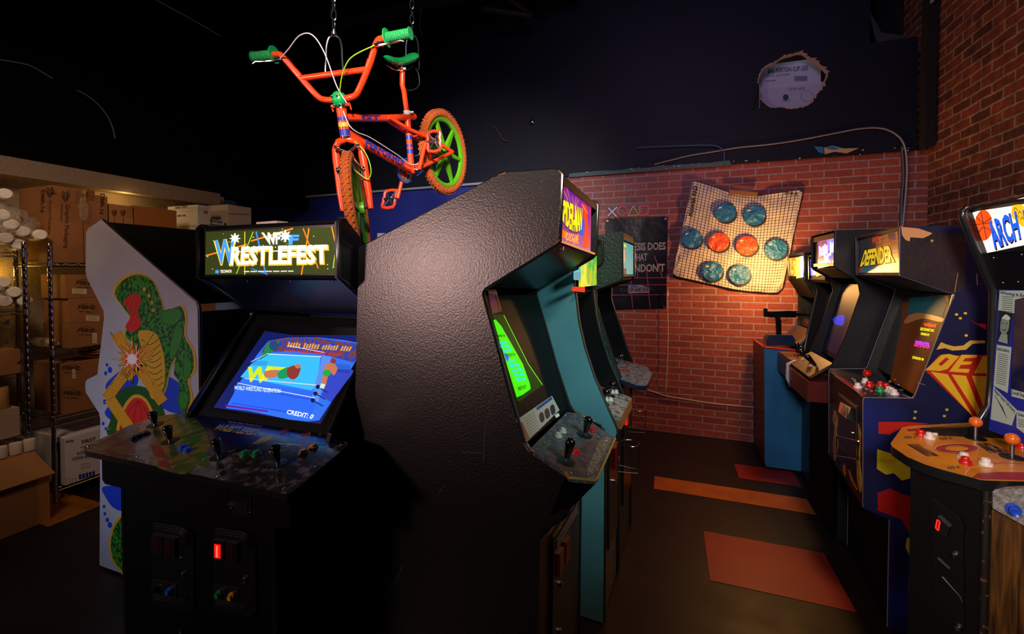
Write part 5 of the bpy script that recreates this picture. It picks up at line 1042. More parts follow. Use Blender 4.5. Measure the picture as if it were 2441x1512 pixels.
button(t, onp(F9, pf9[5], cpf, .6, .17), Pc9.n, RB_, .015, 'red round button'); button(t, onp(F9, pf9[5], cpf, .3, .04), Pc9.n, WB, .017, 'white round button')
slab(t, F9, (pf9[9][0]-.004, cpf[1]-.15), (pf9[9][0]-.004, .02), W9, mat('#26262a', .4), 'front_panel', .015, label='grey front panel')
mb = MB(); fx = pf9[9][0]-.005; mb.prism([F9.pt3(fx, b, z) for b, z in ((.14, .30), (.20, .22), (.27, .30), (.27, .80), (.20, .88), (.14, .80))], (-.004, 0, 0), mat('#0a0a0b', .4)); mb.build('coin_door', t)
slab(t, F9, (ab-.005, .02), (ab-.005, 1.55), W9, BLACK, 'back_panel', -.012); slab(t, F9, pf9[0], pf9[-1], W9, BLACK, 'top_panel', -.012)

Y10 = 4.0; F10 = TFrame((0, Y10, 0), (1, 0, 0), (0, 1, 0)); W10 = .5
pxa = [(1918, 602), (1918, 668), (1936, 688), (1946, 712), (1946, 770), (1940, 790), (1903, 826), (1900, 836), (1822, 828), (1823, 1095), (1828, 1117)]
pfa = [F10.az(u, v) for u, v in pxa]; zbt = .02
pfa[-1] = (pfa[-2][0]+.01, zbt); ab = pfa[0][0]+.62; pfa += [(ab, zbt), (ab, 1.7), (pfa[0][0]+.2, pfa[0][1])]
t = thing('arcade_cabinet', (pfa[8][0]+.5, Y10+W10/2, 0), 'shooting arcade cabinet with tall blue pedestal and bright amber marquee in the far corner', 'arcade cabinet')
sides(t, F10, W10, pfa, mat('#12141c', .4), mat('#101012', .3), list(range(0, 8)), nearm=mat('#2c7cb0', .4, 0, 0, (12, .05), (3, '#236694', .4, .7)), r=.007)
mb = MB(); P10 = Plane((0, Y10-.0005, 0), (0, -1, 0)); mb.dec(P10, [(1918, 602), (1918, 668), (1936, 688), (1946, 712), (1946, 770), (1940, 790), (1903, 826), (1965, 826), (1975, 700), (1960, 600)], mat('#101218', .4), .001); mb.build('side_trim', t, 'black upper side')
mb = MB(); mb.tube([F10.pt3(a, -.004, z) for a, z in (pfa[8], pfa[7])], .008, mat('#c0200e', .3), 8); mb.tube([F10.pt3(pfa[8][0]-.004, b, pfa[8][1]) for b in (0, W10)], .008, mat('#c0200e', .3), 8); mb.build('edge_molding', t, 'red edge strip around the pedestal top')
slab(t, F10, pfa[7], pfa[8], W10, mat('#20140f', .3), 'pedestal_top', .015); slab(t, F10, (pfa[8][0], pfa[8][1]), (pfa[9][0], .03), W10, mat('#5a1e14', .4), 'front_panel', .015, label='dark red front panel')
m0, m1 = (pfa[0][0]+.004, pfa[0][1]-.03), (pfa[1][0]+.004, pfa[1][1]+.03)
slab(t, F10, (pfa[0][0]+.008, pfa[0][1]-.003), (pfa[1][0]+.008, pfa[1][1]), W10, FLATB, 'marquee_housing', .02)
slab(t, F10, m0, m1, W10, mat('#d89030', .3, 0, .9, None, (20, '#6a4a18', .45, .55)), 'marquee', .004, label='glowing amber marquee')
mb = MB(); Pma = F10.slab((m0[0]-.001, 1), (m0[0]-.001, 2)); mb.dec(Pma, [(1908, 612), (1917, 610), (1917, 660), (1908, 662)], E('#fff0b0', 3.5), .001); mb.dec(Pma, [(1899, 616), (1907, 612), (1907, 662), (1899, 664)], E('#ffb848', 1.6), .001); mb.build('marquee_tube', t, 'bright yellow-white light tube')
slab(t, F10, pfa[1], pfa[3], W10, FLATB, 'speaker_hood'); slab(t, F10, (pfa[4][0]+.02, pfa[4][1]), (pfa[5][0]+.02, pfa[5][1]), W10, mat('#101014', .2), 'bezel')
slab(t, F10, pfa[5], pfa[6], W10, mat('#3a2e2a', .4), 'instruction_shelf', .012); mb = MB(); Pi = F10.slab(pfa[5], pfa[6]); mb.dec(Pi, [(1893, 822), (1924, 794), (1934, 792), (1900, 825)], mat('#8a6a54', .5), .001); mb.build('instruction_card', t)
slab(t, F10, (ab-.005, .03), (ab-.005, 1.65), W10, BLACK, 'back_panel', -.012); slab(t, F10, pfa[0], pfa[-1], W10, BLACK, 'top_panel', -.012)
# mounted toy gun on the pedestal
zp = max(pfa[8][1], pfa[7][1])+.01; gx0 = PY(1855, 820, Y10+.09)
g = thing('mounted_gun', (gx0.x, Y10+.09, zp), 'black mounted toy submachine gun on a swivel base on the blue pedestal', 'arcade gun')
PG = Plane((0, Y10+.09, 0), (0, -1, 0)); GM = mat('#0a0c14', .25, .4)
mb = MB(); q = [PG.at(u, v) for u, v in ((1823, 806), (1830, 797), (1884, 797), (1891, 807), (1891, 822), (1823, 822))]; q = [Vector((p.x, p.y-.06, max(p.z, zp))) for p in q]; mb.prism(q, (0, .12, 0), mat('#122a48', .3)); mb.build('base', g, 'dark blue swivel base')
mb = MB(); mb.prism([PG.at(u, v)-Vector((0, .012, 0)) for u, v in ((1850, 797), (1849, 770), (1846, 752), (1858, 752), (1862, 772), (1862, 797))], (0, .024, 0), GM); mb.build('grip', g)
mb = MB(); mb.prism([PG.at(u, v)-Vector((0, .014, 0)) for u, v in ((1822, 742), (1829, 742), (1829, 736), (1820, 735), (1820, 755), (1838, 757), (1897, 757), (1897, 745), (1905, 742), (1880, 741), (1838, 743))], (0, .028, 0), GM); mb.build('receiver', g)
mb = MB(); mb.tube([PG.at(1895, 750), PG.at(1920, 750)], .014, GM, 10); mb.tube([PG.at(1915, 750), PG.at(1937, 751)], .008, GM, 10); mb.tube([PG.at(1908, 745), PG.at(1911, 737), PG.at(1917, 739), PG.at(1918, 745)], .0025, GM, 6); mb.build('barrel', g)
mb = MB(); mb.tube([PG.at(1858, 757), PG.at(1862, 766), PG.at(1872, 766), PG.at(1876, 758)], .0025, GM, 6); mb.build('trigger_guard', g)
# ================================================================ hanging bicycle
PB = (-1.3257, 2.4336, 2.3515); bs = 1.04
RB = Matrix.Rotation(-1.6458, 3, 'Z') @ Matrix.Rotation(.5227, 3, 'Y') @ Matrix.Rotation(-.0288, 3, 'X')
def bw(p): return CAM + (Vector(PB)+RB @ Vector(p)-CAM)*bs
sax = Vector((-.276, 0, .961)); so = Vector((.75, 0, .405)); SR = Matrix.Rotation(.1977, 3, sax)
SF = Matrix.Rotation(.62, 3, sax)
def st(p): return bw(so+SF @ (Vector(p)-so))
def hb(p): return bw(so+SR @ (Vector(p)-so))
bdir = lambda d: (RB @ Vector(d)).normalized()
BR = mat('#d83a14', .28, 0, 0, None, None, .5); BG = mat('#0f8f45', .45); LIME = mat('#4f9a14', .35); GUM = mat('#c05a1a', .6, 0, 0, (160, 1, .02))
BLUEP = mat('#1c2e90', .4)
bike = thing('bicycle', tuple(bw((.36, 0, 0))-Vector((0, 0, .3))), 'red-orange freestyle bicycle with green grips and lime mag wheels hanging from hooks', 'bicycle')
def bt(name, paths, m, par=None, label=None, n=12):
    mb = MB()
    for P_, r in paths: mb.tube(P_, r, m, n)
    return mb.build(name, par or bike, label)
fr_ = bt('frame', [([bw((.75, 0, .41)), bw((.785, 0, .295))], .024), ([bw((.755, 0, .372)), bw((.50, 0, .315)), bw((.215, 0, .262))], .018),
    ([bw((.782, 0, .315)), bw((.70, 0, .25)), bw((.38, 0, .012))], .0235), ([bw((.38, 0, .01)), bw((.275, 0, .29))], .0175), ([bw((.38, -.036, .01)), bw((.38, .036, .01))], .023),
    ([bw((.38, .022, .01)), bw((.16, .05, .004)), bw((0, .06, 0))], .0115), ([bw((.38, -.022, .01)), bw((.16, -.05, .004)), bw((0, -.06, 0))], .0115),
    ([bw((.46, .014, .31)), bw((.33, .02, .22)), bw((.18, .045, .13)), bw((0, .06, 0))], .0115), ([bw((.46, -.014, .31)), bw((.33, -.02, .22)), bw((.18, -.045, .13)), bw((0, -.06, 0))], .0115),
    ([bw((.2, .03, .155)), bw((.215, .03, .01))], .009), ([bw((.23, -.03, .16)), bw((.23, .03, .16))], .007)], BR)
mb = MB()      # lettering on the tubes, facing the room
def tubeframe(a, b, off, h, txt, m, s0, s1, flip=False):
    A_, B_ = bw(a), bw(b); d = (B_-A_); up_ = bdir((0, 0, 1)); lf = bdir((0, 1, 0))
    P0 = A_.lerp(B_, s0)+lf*off; P1 = A_.lerp(B_, s1)+lf*off; n_ = lf; u_ = n_.cross(d.normalized()); u_ = u_ if u_.dot(up_) > 0 else -u_
    mb.text3([P0+u_*h/2, P1+u_*h/2, P1-u_*h/2, P0-u_*h/2], txt, m, .04)
tubeframe((.70, 0, .25), (.38, 0, .012), .0242, .030, 'PERFORMER', BLUEP, .02, .78); tubeframe((.68, 0, .355), (.50, 0, .315), .0186, .026, 'GT', BLUEP, .1, .85)
mb.build('lettering', bike, 'blue lettering on the tubes')
for z0_, z1_ in ((.30, .325), (.335, .352), (.36, .375)):
    mb = MB(); k0, k1 = (z0_-.295)/.115, (z1_-.295)/.115; mb.tube([bw(Vector((.785, 0, .295)).lerp(Vector((.75, 0, .41)), k0)), bw(Vector((.785, 0, .295)).lerp(Vector((.75, 0, .41)), k1))], .0246, BLUEP if z0_ != .335 else mat('#c8a030', .4), 16, caps=False); mb.build('tube_decal', bike)
for s0_, s1_ in ((.30, .38), (.42, .46), (.55, .62)): mb = MB(); mb.tube([bw(Vector((.38, 0, .01)).lerp(Vector((.275, 0, .29)), s0_)), bw(Vector((.38, 0, .01)).lerp(Vector((.275, 0, .29)), s1_))], .0182, BLUEP, 16, caps=False); mb.build('tube_decal', bike)
bt('seat_post', [([bw((.278, 0, .28)), bw((.245, 0, .40)), bw((.245, 0, .43)), bw((.20, 0, .51))], .0145)], BR)
bt('seat_clamp', [([bw((.276, 0, .285)), bw((.270, 0, .305))], .0195), ([bw((.275, .015, .295)), bw((.255, .028, .292))], .006)], mat('#d8d4cc', .4), None, 'white seat clamp')
mb = MB()      # saddle
SDR = Matrix.Rotation(-.18, 3, 'Y')
def sdl(p): return bw(Vector((.2, 0, .515))+SDR @ (Vector(p)-Vector((.2, 0, .515))))
NS = 14; NR = 12; vs = []; fs = []
for i in range(NS+1):
    t_ = i/NS; x = .345-.27*t_; hw_ = .018+.05*max(0, (t_-.35)/.65)**1.3+.004*math.sin(t_*PI); zc_ = .535+.018*(t_-.4)**2*6+(0 if t_ < .9 else .004); hh = .017+.012*t_
    e_ = math.sin(min(1, max(0.05, min(t_, 1-t_)*8))*PI/2)
    for k in range(NR):
        a = 2*PI*k/NR; vs.append(sdl((x, hw_*e_*math.cos(a), zc_+hh*e_*math.sin(a)*(1 if math.sin(a) > 0 else .8))))
for i in range(NS):
    for k in range(NR): fs.append([i*NR+k, i*NR+(k+1) % NR, (i+1)*NR+(k+1) % NR, (i+1)*NR+k])
fs += [list(range(NR)), [NS*NR+k for k in range(NR)]]
mb.add(vs, fs, mat('#0d7a3c', .22, 0, 0, None, None, .4), True); sd_ = mb.build('saddle', bike, 'glossy green saddle')
mb = MB()
for s_ in (-.02, .02): mb.tube([sdl((.31, s_, .52)), sdl((.24, s_, .498)), sdl((.17, s_, .500)), sdl((.12, s_, .525))], .0032, CHROME, 6)
mb.tube([sdl((.205, -.03, .503)), sdl((.205, .03, .503))], .010, CHROME, 8); mb.build('saddle_rails', sd_)
# steering group
forkr = .0125
bt('fork', [([st((.782, -.055, .245)), st((.80, -.058, .20)), st((.862, -.062, .06)), st((.90, -.062, -.012))], [.017, .019, .0165, .013]), ([st((.782, .055, .245)), st((.80, .058, .20)), st((.862, .062, .06)), st((.90, .062, -.012))], [.017, .019, .0165, .013]),
    ([st((.782, -.055, .245)), st((.787, -.035, .275)), st((.789, 0, .287)), st((.787, .035, .275)), st((.782, .055, .245))], .016), ([st((.785, 0, .30)), st((.789, 0, .28))], .017)], BR)
H0 = .45
bar = [(.70, -.375, .655), (.705, -.26, .652), (.712, -.225, .638), (.722, -.175, .565), (.742, -.105, .475), (.742, -.07, .452), (.742, 0, .448), (.742, .07, .452), (.742, .105, .475), (.722, .175, .565), (.712, .225, .638), (.705, .26, .652), (.70, .375, .655)]
bt('handlebar', [([hb(p) for p in spl(bar, 4)], .0140), ([hb((.726, -.158, .548)), hb((.726, .158, .548))], .0135),
   ([hb((.7245, -.165, .556)), hb((.7205, -.183, .582))], .013), ([hb((.7245, .165, .556)), hb((.7205, .183, .582))], .013)], BR)
mb = MB(); mb.ball(hb((.745, 0, .447)), .034, mat('#109248', .3), (1, 1, 1.1)); mb.tube([hb((.75, 0, .41)), hb((.745, 0, .445))], .017, mat('#109248', .3), 12); stem = mb.build('stem', bike, 'green stem clamp')
mb = MB()
for y in (-.013, .013):
    for z in (.430, .467): bolt(mb, hb((.775, y, z)), (hb((.80, y, z))-hb((.75, y, z))), .0055)
mb.build('stem_bolts', stem)
bt('headset', [([hb((.745, 0, .425)), hb((.748, 0, .418))], .030), ([hb((.748, 0, .416)), hb((.752, 0, .408))], .024), ([hb((.785, 0, .298)), hb((.787, 0, .290))], .023)], CHROME)
bt('brake_detangler', [([hb((.747, -.045, .423)), hb((.747, .045, .423))], .008), ([hb((.747, -.045, .423)), hb((.748, -.045, .40))], .004), ([hb((.747, .045, .423)), hb((.748, .045, .40))], .004)], BR)
for s_ in (-1, 1):
    mb = MB(); pr = []
    A_, B_ = hb((.7, s_*.272, .652)), hb((.7, s_*.378, .655)); dv = (B_-A_)
    prof_ = [(.0, 0), (.021, 0)]
    for k in range(22): prof_ += [(.0205 if k % 2 else .022, dv.length*k/22), (.0205 if k % 2 else .022, dv.length*(k+.6)/22)]
    prof_ += [(.026, dv.length*.97), (.026, dv.length), (0, dv.length)]
    mb.lathe(A_, dv, prof_, mat('#0f8f45', .5, 0, 0, (220, .8, .01)), 20); mb.lathe(A_, -dv, [(.014, -.003), (.038, -.001), (.038, .003), (.014, .004)], BG, 24); mb.build('grip', bike, 'green rubber grip')
    mb = MB(); mb.tube([hb((.70, s_*.235, .645)), hb((.70, s_*.262, .651))], .0165, STEEL, 12); mb.tube([hb((.725, s_*.225, .632)), hb((.74, s_*.25, .63)), hb((.735, s_*.30, .632)), hb((.738, s_*.345, .636)), hb((.742, s_*.36, .63))], [.008, .008, .0055, .005, .003], CHROME, 8)
    mb.tube([hb((.70, s_*.245, .648)), hb((.728, s_*.238, .635))], .009, STEEL, 8); mb.build('brake_lever', bike, 'chrome brake lever')
LG = mat('#b8b8ba', .4); CG = mat('#7cae18', .4)
bt('brake_cable', [(spl([hb((.73, -.225, .635)), hb((.745, -.16, .665)), hb((.76, -.08, .705)), hb((.765, -.02, .70)), hb((.765, .01, .63)), hb((.765, .02, .5)), hb((.76, .04, .43))], 6), .0028)], LG, None, 'pale grey brake cable')
bt('brake_cable', [(spl([hb((.73, .225, .632)), hb((.76, .12, .60)), hb((.765, .06, .54)), hb((.765, .02, .47)), hb((.77, -.02, .42))], 6), .0028)], CG, None, 'lime brake cable')
bt('brake_cable', [(spl([bw((.765, .02, .40)), bw((.77, .03, .34)), bw((.74, .035, .30)), bw((.66, .032, .255)), bw((.5, .028, .13)), bw((.41, .03, .05)), bw((.30, .04, .03))], 6), .0026)], LG, None, 'pale grey brake cable')
bt('brake_cable', [(spl([st((.79, .02, .29)), st((.83, .075, .23)), st((.86, .09, .16)), st((.87, .07, .12)), st((.86, .03, .15)), st((.85, -.01, .2))], 6), .0026)], CG, None, 'lime brake cable')
mb = MB(); f = .845
mb.tube([st((.815, -.045, .255)), st((.835, 0, .235)), st((.85, .05, .165))], .0062, CHROME, 8); mb.tube([st((.815, .045, .262)), st((.835, 0, .235)), st((.85, -.055, .165))], .0062, CHROME, 8)
for s_ in (-1, 1): mb.lathe(st((.848, s_*.05, .165)), bdir((1, 0, .3)), [(.011, -.008), (.011, .008), (.006, .012)], CHROME, 12); mb.tube([st((.848, s_*.05, .16)), st((.86, s_*.045, .115))], .006, STEEL, 8); mb.lathe(st((.822, s_*.045, .26)), bdir((1, 0, .3)), [(.009, -.006), (.009, .006)], CHROME, 12)
mb.build('brake_caliper', bike, 'chrome front brake caliper')
def wheel(name, f, c, lab):
    o = None; mb = MB(); N = 72
    c = Vector(c); P = lambda r, a, y: f(c+Vector((r*math.cos(a), y, r*math.sin(a))))
    def ringx(prof_, m, par, nm):
        mb = MB(); vs = []; fs = []; n = len(prof_)
        for i in range(N):
            for r, y in prof_: vs.append(P(r, 2*PI*i/N, y))
        for i in range(N):
            j = (i+1) % N
            for k in range(n): fs.append([i*n+k, i*n+(k+1) % n, j*n+(k+1) % n, j*n+k])
        mb.add(vs, fs, m, True); return mb.build(nm, par)
    rim = ringx([(.208, -.014), (.214, -.008), (.214, .008), (.208, .014), (.192, .012), (.186, .006), (.186, -.006), (.192, -.012)], LIME, bike, name); rim['label'] = lab
    vs_t = []
    ringx([(.232+.024*math.cos(a), .0235*math.sin(a)) for a in [2*PI*k/14 for k in range(14)]], GUM, rim, 'tire')
    mb = MB()
    for i in range(60):
        a = 2*PI*i/60
        for y in (-.012, 0, .012):
            aa = a+(.05 if y else 0); q = [P(.2545, aa-.028, y-.005), P(.2545, aa+.02, y-.004), P(.2545, aa+.028, y+.005), P(.2545, aa-.02, y+.004)]
            q2 = [P(.2585, aa-.022, y-.004), P(.2585, aa+.016, y-.003), P(.2585, aa+.022, y+.004), P(.2585, aa-.016, y+.003)]
            mb.add(q+q2, [[4, 5, 6, 7], [0, 1, 5, 4], [1, 2, 6, 5], [2, 3, 7, 6], [3, 0, 4, 7]], GUM)
    mb.build('tread', rim)
    for k in range(6):
        a = PI/6+k*PI/3; mb = MB()
        def sp_(r, w_, y): return [P(r, a, y)+ (P(r, a+.01, 0)-P(r, a, 0)).normalized()*s*w_ for s in (-1, 1)]
        i0, i1 = sp_(.026, .017, .014), sp_(.188, .0085, .009); j0, j1 = sp_(.026, .017, -.014), sp_(.188, .0085, -.009)
        mb.add([i0[0], i0[1], i1[1], i1[0], j0[0], j0[1], j1[1], j1[0]], [[0, 1, 2, 3], [4, 5, 6, 7], [0, 1, 5, 4], [1, 2, 6, 5], [2, 3, 7, 6], [3, 0, 4, 7]], LIME); mb.build('spoke', rim)
    mb = MB(); mb.tube([P(0, 0, -.035), P(0, 0, .035)], .03, LIME, 18); mb.tube([P(0, 0, -.07), P(0, 0, .07)], .006, CHROME, 8); mb.tube([P(0, 0, -.07), P(0, 0, -.062)], .0105, CHROME, 6); mb.tube([P(0, 0, .062), P(0, 0, .07)], .0105, CHROME, 6); mb.build('hub', rim)
wheel('front_wheel', st, (.900, 0, -.006), 'lime mag front wheel with orange tyre'); wheel('rear_wheel', bw, (0, 0, 0), 'lime mag rear wheel with orange tyre')
# drivetrain
CA = math.radians(-70+180)  # crank angle
ca = Vector((-.02, 0, -.165)); ca = Vector((math.cos(math.radians(250)), 0, math.sin(math.radians(250))))*.165
cA = Vector((.205-.38+.0, 0, .165)).normalized()*.165
mb = MB()
cr = Vector((.38, -.045, .01)); x_, z_ = Vector((1, 0, 0)), Vector((0, 0, 1)); N = 40; vs = []; 
outer_ = []
for i in range(2*N):
    a = PI*i/N; r = .062 if i % 2 else .067; outer_.append((r*math.cos(a), r*math.sin(a)))
inn = [(.046*math.cos(PI*i/N), .046*math.sin(PI*i/N)) for i in range(2*N)]
for y in (-.002, .002):
    for q in outer_+inn: vs.append(bw(cr+Vector((q[0], y, q[1]))))
fs = []; M_ = 2*N
for i in range(M_):
    j = (i+1) % M_; fs += [[i, j, M_+j, M_+i], [2*M_+i, 2*M_+j, 3*M_+j, 3*M_+i], [i, j, 2*M_+j, 2*M_+i], [M_+i, M_+j, 3*M_+j, 3*M_+i]]
mb.add(vs, fs, mat('#9a9aa4', .3, .8))
for k in range(5):
    a = 2*PI*k/5; mb.tube([bw(cr+Vector((.015*math.cos(a), 0, .015*math.sin(a)))), bw(cr+Vector((.05*math.cos(a), 0, .05*math.sin(a))))], .007, mat('#9a9aa4', .3, .8), 6)
mb.build('chainring', bike, 'silver chainring'); 
mb = MB(); ch = []
for k in range(21): a = math.radians(-80+k*8-10); ch.append(cr+Vector((.067*math.cos(a), 0, .067*math.sin(a))))
a0_ = [Vector((0, -.045, .026)), ] ; back = [Vector((.026*math.cos(math.radians(b)), -.045, .026*math.sin(math.radians(b)))) for b in range(90, 271, 20)]
mb.tube([bw(p) for p in ch+back], .0045, mat('#1c3a98', .4), 6, True); mb.build('chain', bike, 'blue chain')
p1 = cr+Vector((0, -.01, 0)); dn_ = Vector((.10, 0, -.13)); dn_ = dn_.normalized()*.165; up1 = Vector((-.10, 0, .13)).normalized()*.165
pl_ = bw(cr); 
def crank(sg, dvec):
    y0_ = -.05 if sg < 0 else .05; a_ = Vector((.38, y0_, .01)); b_ = a_+dvec+Vector((0, sg*.012, 0))
    return a_, b_
import itertools
tgt = {-1: (926, 482), 1: (1030, 315)}
for sg in (-1, 1):
    best = None
    for k in range(180):
        a = 2*PI*k/180; dvec = Vector((math.cos(a), 0, math.sin(a)))*.165; q = bw(Vector((.38, sg*.11, .01))+dvec)-CAM
        u = CX+FPX*q.dot(RT)/q.dot(FW); v = CY-FPX*q.dot(UP)/q.dot(FW); e_ = (u-tgt[sg][0])**2+(v-tgt[sg][1])**2
        if best is None or e_ < best[0]: best = (e_, dvec)
    if sg == -1: dneg = best[1]
    dvec = best[1] if sg == -1 else -dneg
    a_, b_ = crank(sg, dvec); ck = bt('crank_arm', [([bw(a_), bw(b_)], [.012, .010])], BR, None, None, 10)
    c_ = b_+Vector((0, sg*.055, 0)); PR = Matrix.Rotation(1.15 if sg > 0 else .75, 3, 'Y'); mb = MB(); ux = Vector((1, 0, 0)); PM = mat('#d23a18', .35)
    loop = [(.048, .040), (.054, .0), (.048, -.040), (-.048, -.040), (-.054, 0), (-.048, .040)]
    ring_ = []
    for i in range(len(loop)):
        A_, B_ = Vector(loop[i]+(0,)), Vector(loop[(i+1) % 6]+(0,))
        for k in range(6): q = A_.lerp(B_, k/6); f_ = 1.07 if k % 2 else .97; ring_.append(bw(c_+PR @ Vector((q.x*f_, q.y*f_, 0))))
    mb.tube(ring_, .0085, PM, 6, True); pd = mb.build('pedal', ck, 'red cage pedal')
    mb = MB(); mb.tube([bw(b_), bw(c_+Vector((0, sg*.035, 0)))], .009, STEEL, 8)
    for q in ((.04, .03), (-.04, .03), (.04, -.03), (-.04, -.03)): mb.tube([bw(c_), bw(c_+PR @ Vector((q[0], q[1], 0)))], .005, STEEL, 6)
    mb.build('pedal_axle', pd)
bt('bottom_bracket', [([bw((.38, .034, .01)), bw((.38, .042, .01))], .024), ([bw((.38, .04, .01)), bw((.38, .05, .01))], .010)], CHROME)

# hooks and chains holding the bicycle
def hanger(label, tip, up_to, s=1):
    t_ = thing('hanging_hook', tuple(tip), label, 'hook')
    mb = MB(); HK = mat('#4a4d55', .25, .9); top = tip+Vector((0, 0, .16))
    for d_ in (-1, 1):
        L_ = [top+RT*0, top+RT*.022*d_+Vector((0, 0, -.01)), top+RT*.034*d_+Vector((0, 0, -.05)), top+RT*.036*d_+Vector((0, 0, -.10)), tip+RT*.040*d_+Vector((0, 0, 0)), tip+RT*.036*d_+Vector((0, 0, -.028))+FW*.01]
        mb.tube(spl(L_, 4), .0052, HK, 8)
    mb.build('fork_hook', t_)
    mb = MB(); mb.lathe(top-Vector((0, 0, .004)), (0, 0, 1), [(.006, 0), (.013, .006), (.013, .018), (.008, .022), (.008, .03), (0, .03)], STEEL, 12); mb.build('swivel', t_)
    mb = MB(); z = top.z+.028; k = 0
    while z < min(up_to, top.z+.2): 
        d1 = RT if k % 2 else FW; c_ = Vector((top.x, top.y, z+.022)); mb.tube([c_+d1*.011*math.cos(a)+Vector((0, 0, .026*math.sin(a))) for a in [2*PI*j/12 for j in range(12)]], .0035, HK, 6, True); z += .042; k += 1
    mb.build('chain', t_); mb = MB(); mb.tube([Vector((top.x, top.y, z)), Vector((top.x, top.y, up_to))], .006, mat('#15161a', .5), 8); mb.build('hanging_rod', t_)
hanger('steel double hook gripping the handlebar crossbar', hb((.716, .0, .557)), ZC)
hanger('steel double hook behind the green saddle', sdl((.10, .0, .535)), ZC)
q = sdl((.10, 0, .535)); mb = MB(); mb.tube(spl([q+Vector((.0, .02, .0)), q+Vector((.03, .02, -.06)), q+Vector((.02, .03, -.12)), q+Vector((-.05, .03, -.13)), q+Vector((-.09, .02, -.06))], 5), .004, mat('#0c0c0d', .5), 6); one(mb, 'hanging_strap', 'thin black cord loop dangling under the saddle hook', 'cord')

# ================================================================ wire shelving with stock
def wire_unit(name_label, x0, x1, y0, y1, zs, ztop, vis):
    t_ = thing('wire_shelf_unit', ((x0+x1)/2, (y0+y1)/2, 0), name_label, 'shelving', 'chrome wire shelving')
    for x in (x0, x1):
        for y in (y0, y1):
            mb = MB(); pr = [(0, .003), (.0125, .003)]; z = .03
            while z < ztop: pr += [(.0125, z-.0008), (.0122, z), (.0125, z+.0008)]; z += .0508
            pr += [(.0125, ztop), (.010, ztop+.004), (0, ztop+.004)]
            mb.lathe((x, y, 0), (0, 0, 1), pr, mat('#a8aab4', .2, 1), 14); o = mb.build('post', t_)
            for z in zs: mb = MB(); mb.lathe((x, y, z-.028), (0, 0, 1), [(.0126, 0), (.019, .002), (.017, .034), (.0126, .036)], STEEL, 14); mb.build('collar', o)
    WM_ = mat('#8a8c94', .3, 1)
    for z in zs:
        mb = MB(); r_ = .0028
        for zz in (z, z-.022):
            mb.tube([(x0, y0, zz), (x1, y0, zz), (x1, y1, zz), (x0, y1, zz)], r_, WM_, 6, True)
        for (A_, B_) in (((x1, y0), (x1, y1)), ((x0, y0), (x1, y0)), ((x0, y0), (x0, y1))):
            A_, B_ = Vector(A_+(0,)), Vector(B_+(0,)); n_ = max(2, int((B_-A_).length/.03)); pts_ = [A_.lerp(B_, i/n_)+Vector((0, 0, z if i % 2 else z-.022)) for i in range(n_+1)]; mb.tube(pts_, .0016, WM_, 4)
        y = y0+.03
        while y < y1: mb.tube([(x0, y, z+.002), (x1, y, z+.002)], .0014, WM_, 4); y += .026
        mb.build('shelf', t_)
    return t_
XF, XB = -4.0, -4.42
wire_unit('chrome wire shelving at the left edge, loaded with bagged cups', XB, XF, .72, 1.61, [.12, .53, .94, 1.35, 1.73], 1.80, 1)
wire_unit('longer chrome wire shelving full of brown cartons, behind the white-sided cabinet', XB, XF, 1.735, 3.30, [.10, .60, 1.06, 1.67], 1.80, 1)
LBL = mat('#c8bc98', .6)
def leaf(mb, P, c, r, m):
    for k in range(5):
        a = -.9+k*.45
        mb.dec(P, [(c[0]-r*.08, c[1]+r-k*r*.38), (c[0]-r*.9+abs(k-2)*r*.16, c[1]+r*.2-k*r*.32), (c[0]-r*.85+abs(k-2)*r*.16, c[1]-r*.02-k*r*.32+r*.1), (c[0]-r*.08, c[1]+r*.72-k*r*.38)], m, .0015)
        mb.dec(P, [(c[0]+r*.08, c[1]+r-k*r*.38), (c[0]+r*.9-abs(k-2)*r*.16, c[1]+r*.2-k*r*.32), (c[0]+r*.85-abs(k-2)*r*.16, c[1]-r*.02-k*r*.32+r*.1), (c[0]+r*.08, c[1]+r*.72-k*r*.38)], m, .0015)
def bx_(y0, y1, x0, x1, z0, z1, m, label, group=None, name='cardboard_box', draw=None):
    return carton(((x0+x1)/2, (y0+y1)/2, z0), (x1-x0, y1-y0, z1-z0-.004), m, label, group, name, draw=draw)
ZT = 1.673; PXF = Plane((XF, 0, 0), (1, 0, 0))
def d1(mb):
    P = Plane((XF, 0, 0), (1, 0, 0)); leaf(mb, P, (156, 470), 13, INK)
    mb.textq(P, [(167, 488), (163, 592), (150, 592), (152, 487)], 'Graphic Packaging', INK, .0015, .01); mb.textq(P, [(149, 486), (148, 528), (144, 528), (145, 486)], 'INTERNATIONAL', INK, .0015)
    Q = Plane((0, 1.757, 0), (0, -1, 0)); mb.textq(Q, [(108, 452), (106, 506), (97, 508), (98, 454)], 'DMR-16', INK, .0015, .03); leaf(mb, Q, (119, 460), 12, INK); mb.textq(Q, [(124, 478), (121, 560), (114, 560), (116, 478)], 'Graphic Packaging', INK, .0015)
    for k in range(3): mb.line(P, [(182+k*4, 456), (181+k*4, 486)], .0012, INK, .0015)
bx_(1.757, 1.920, XB+.01, XF, ZT, 2.205, CARD, 'tall brown carton with leaf logo on top of the wire shelf, nearest the camera', 'cartons on the shelf top', draw=d1)
def d2(mb):
    P = PXF; mb.textq(P, [(250, 463), (247, 513), (237, 511), (239, 461)], 'DMR-16', INK, .0015, .03); mb.dashes(P, [(210, 458), (209, 490), (205, 490), (206, 458)], 12, INK, .002)
    mb.dec(P, [(205, 452), (226, 456), (224, 480), (204, 476)], mat('#7a4a20', .8), .001)
bx_(1.925, 2.070, XB+.03, XF, ZT, 2.175, CARD, 'brown carton lettered DMR-16 behind the tall leaf-logo carton', 'cartons on the shelf top', draw=d2)
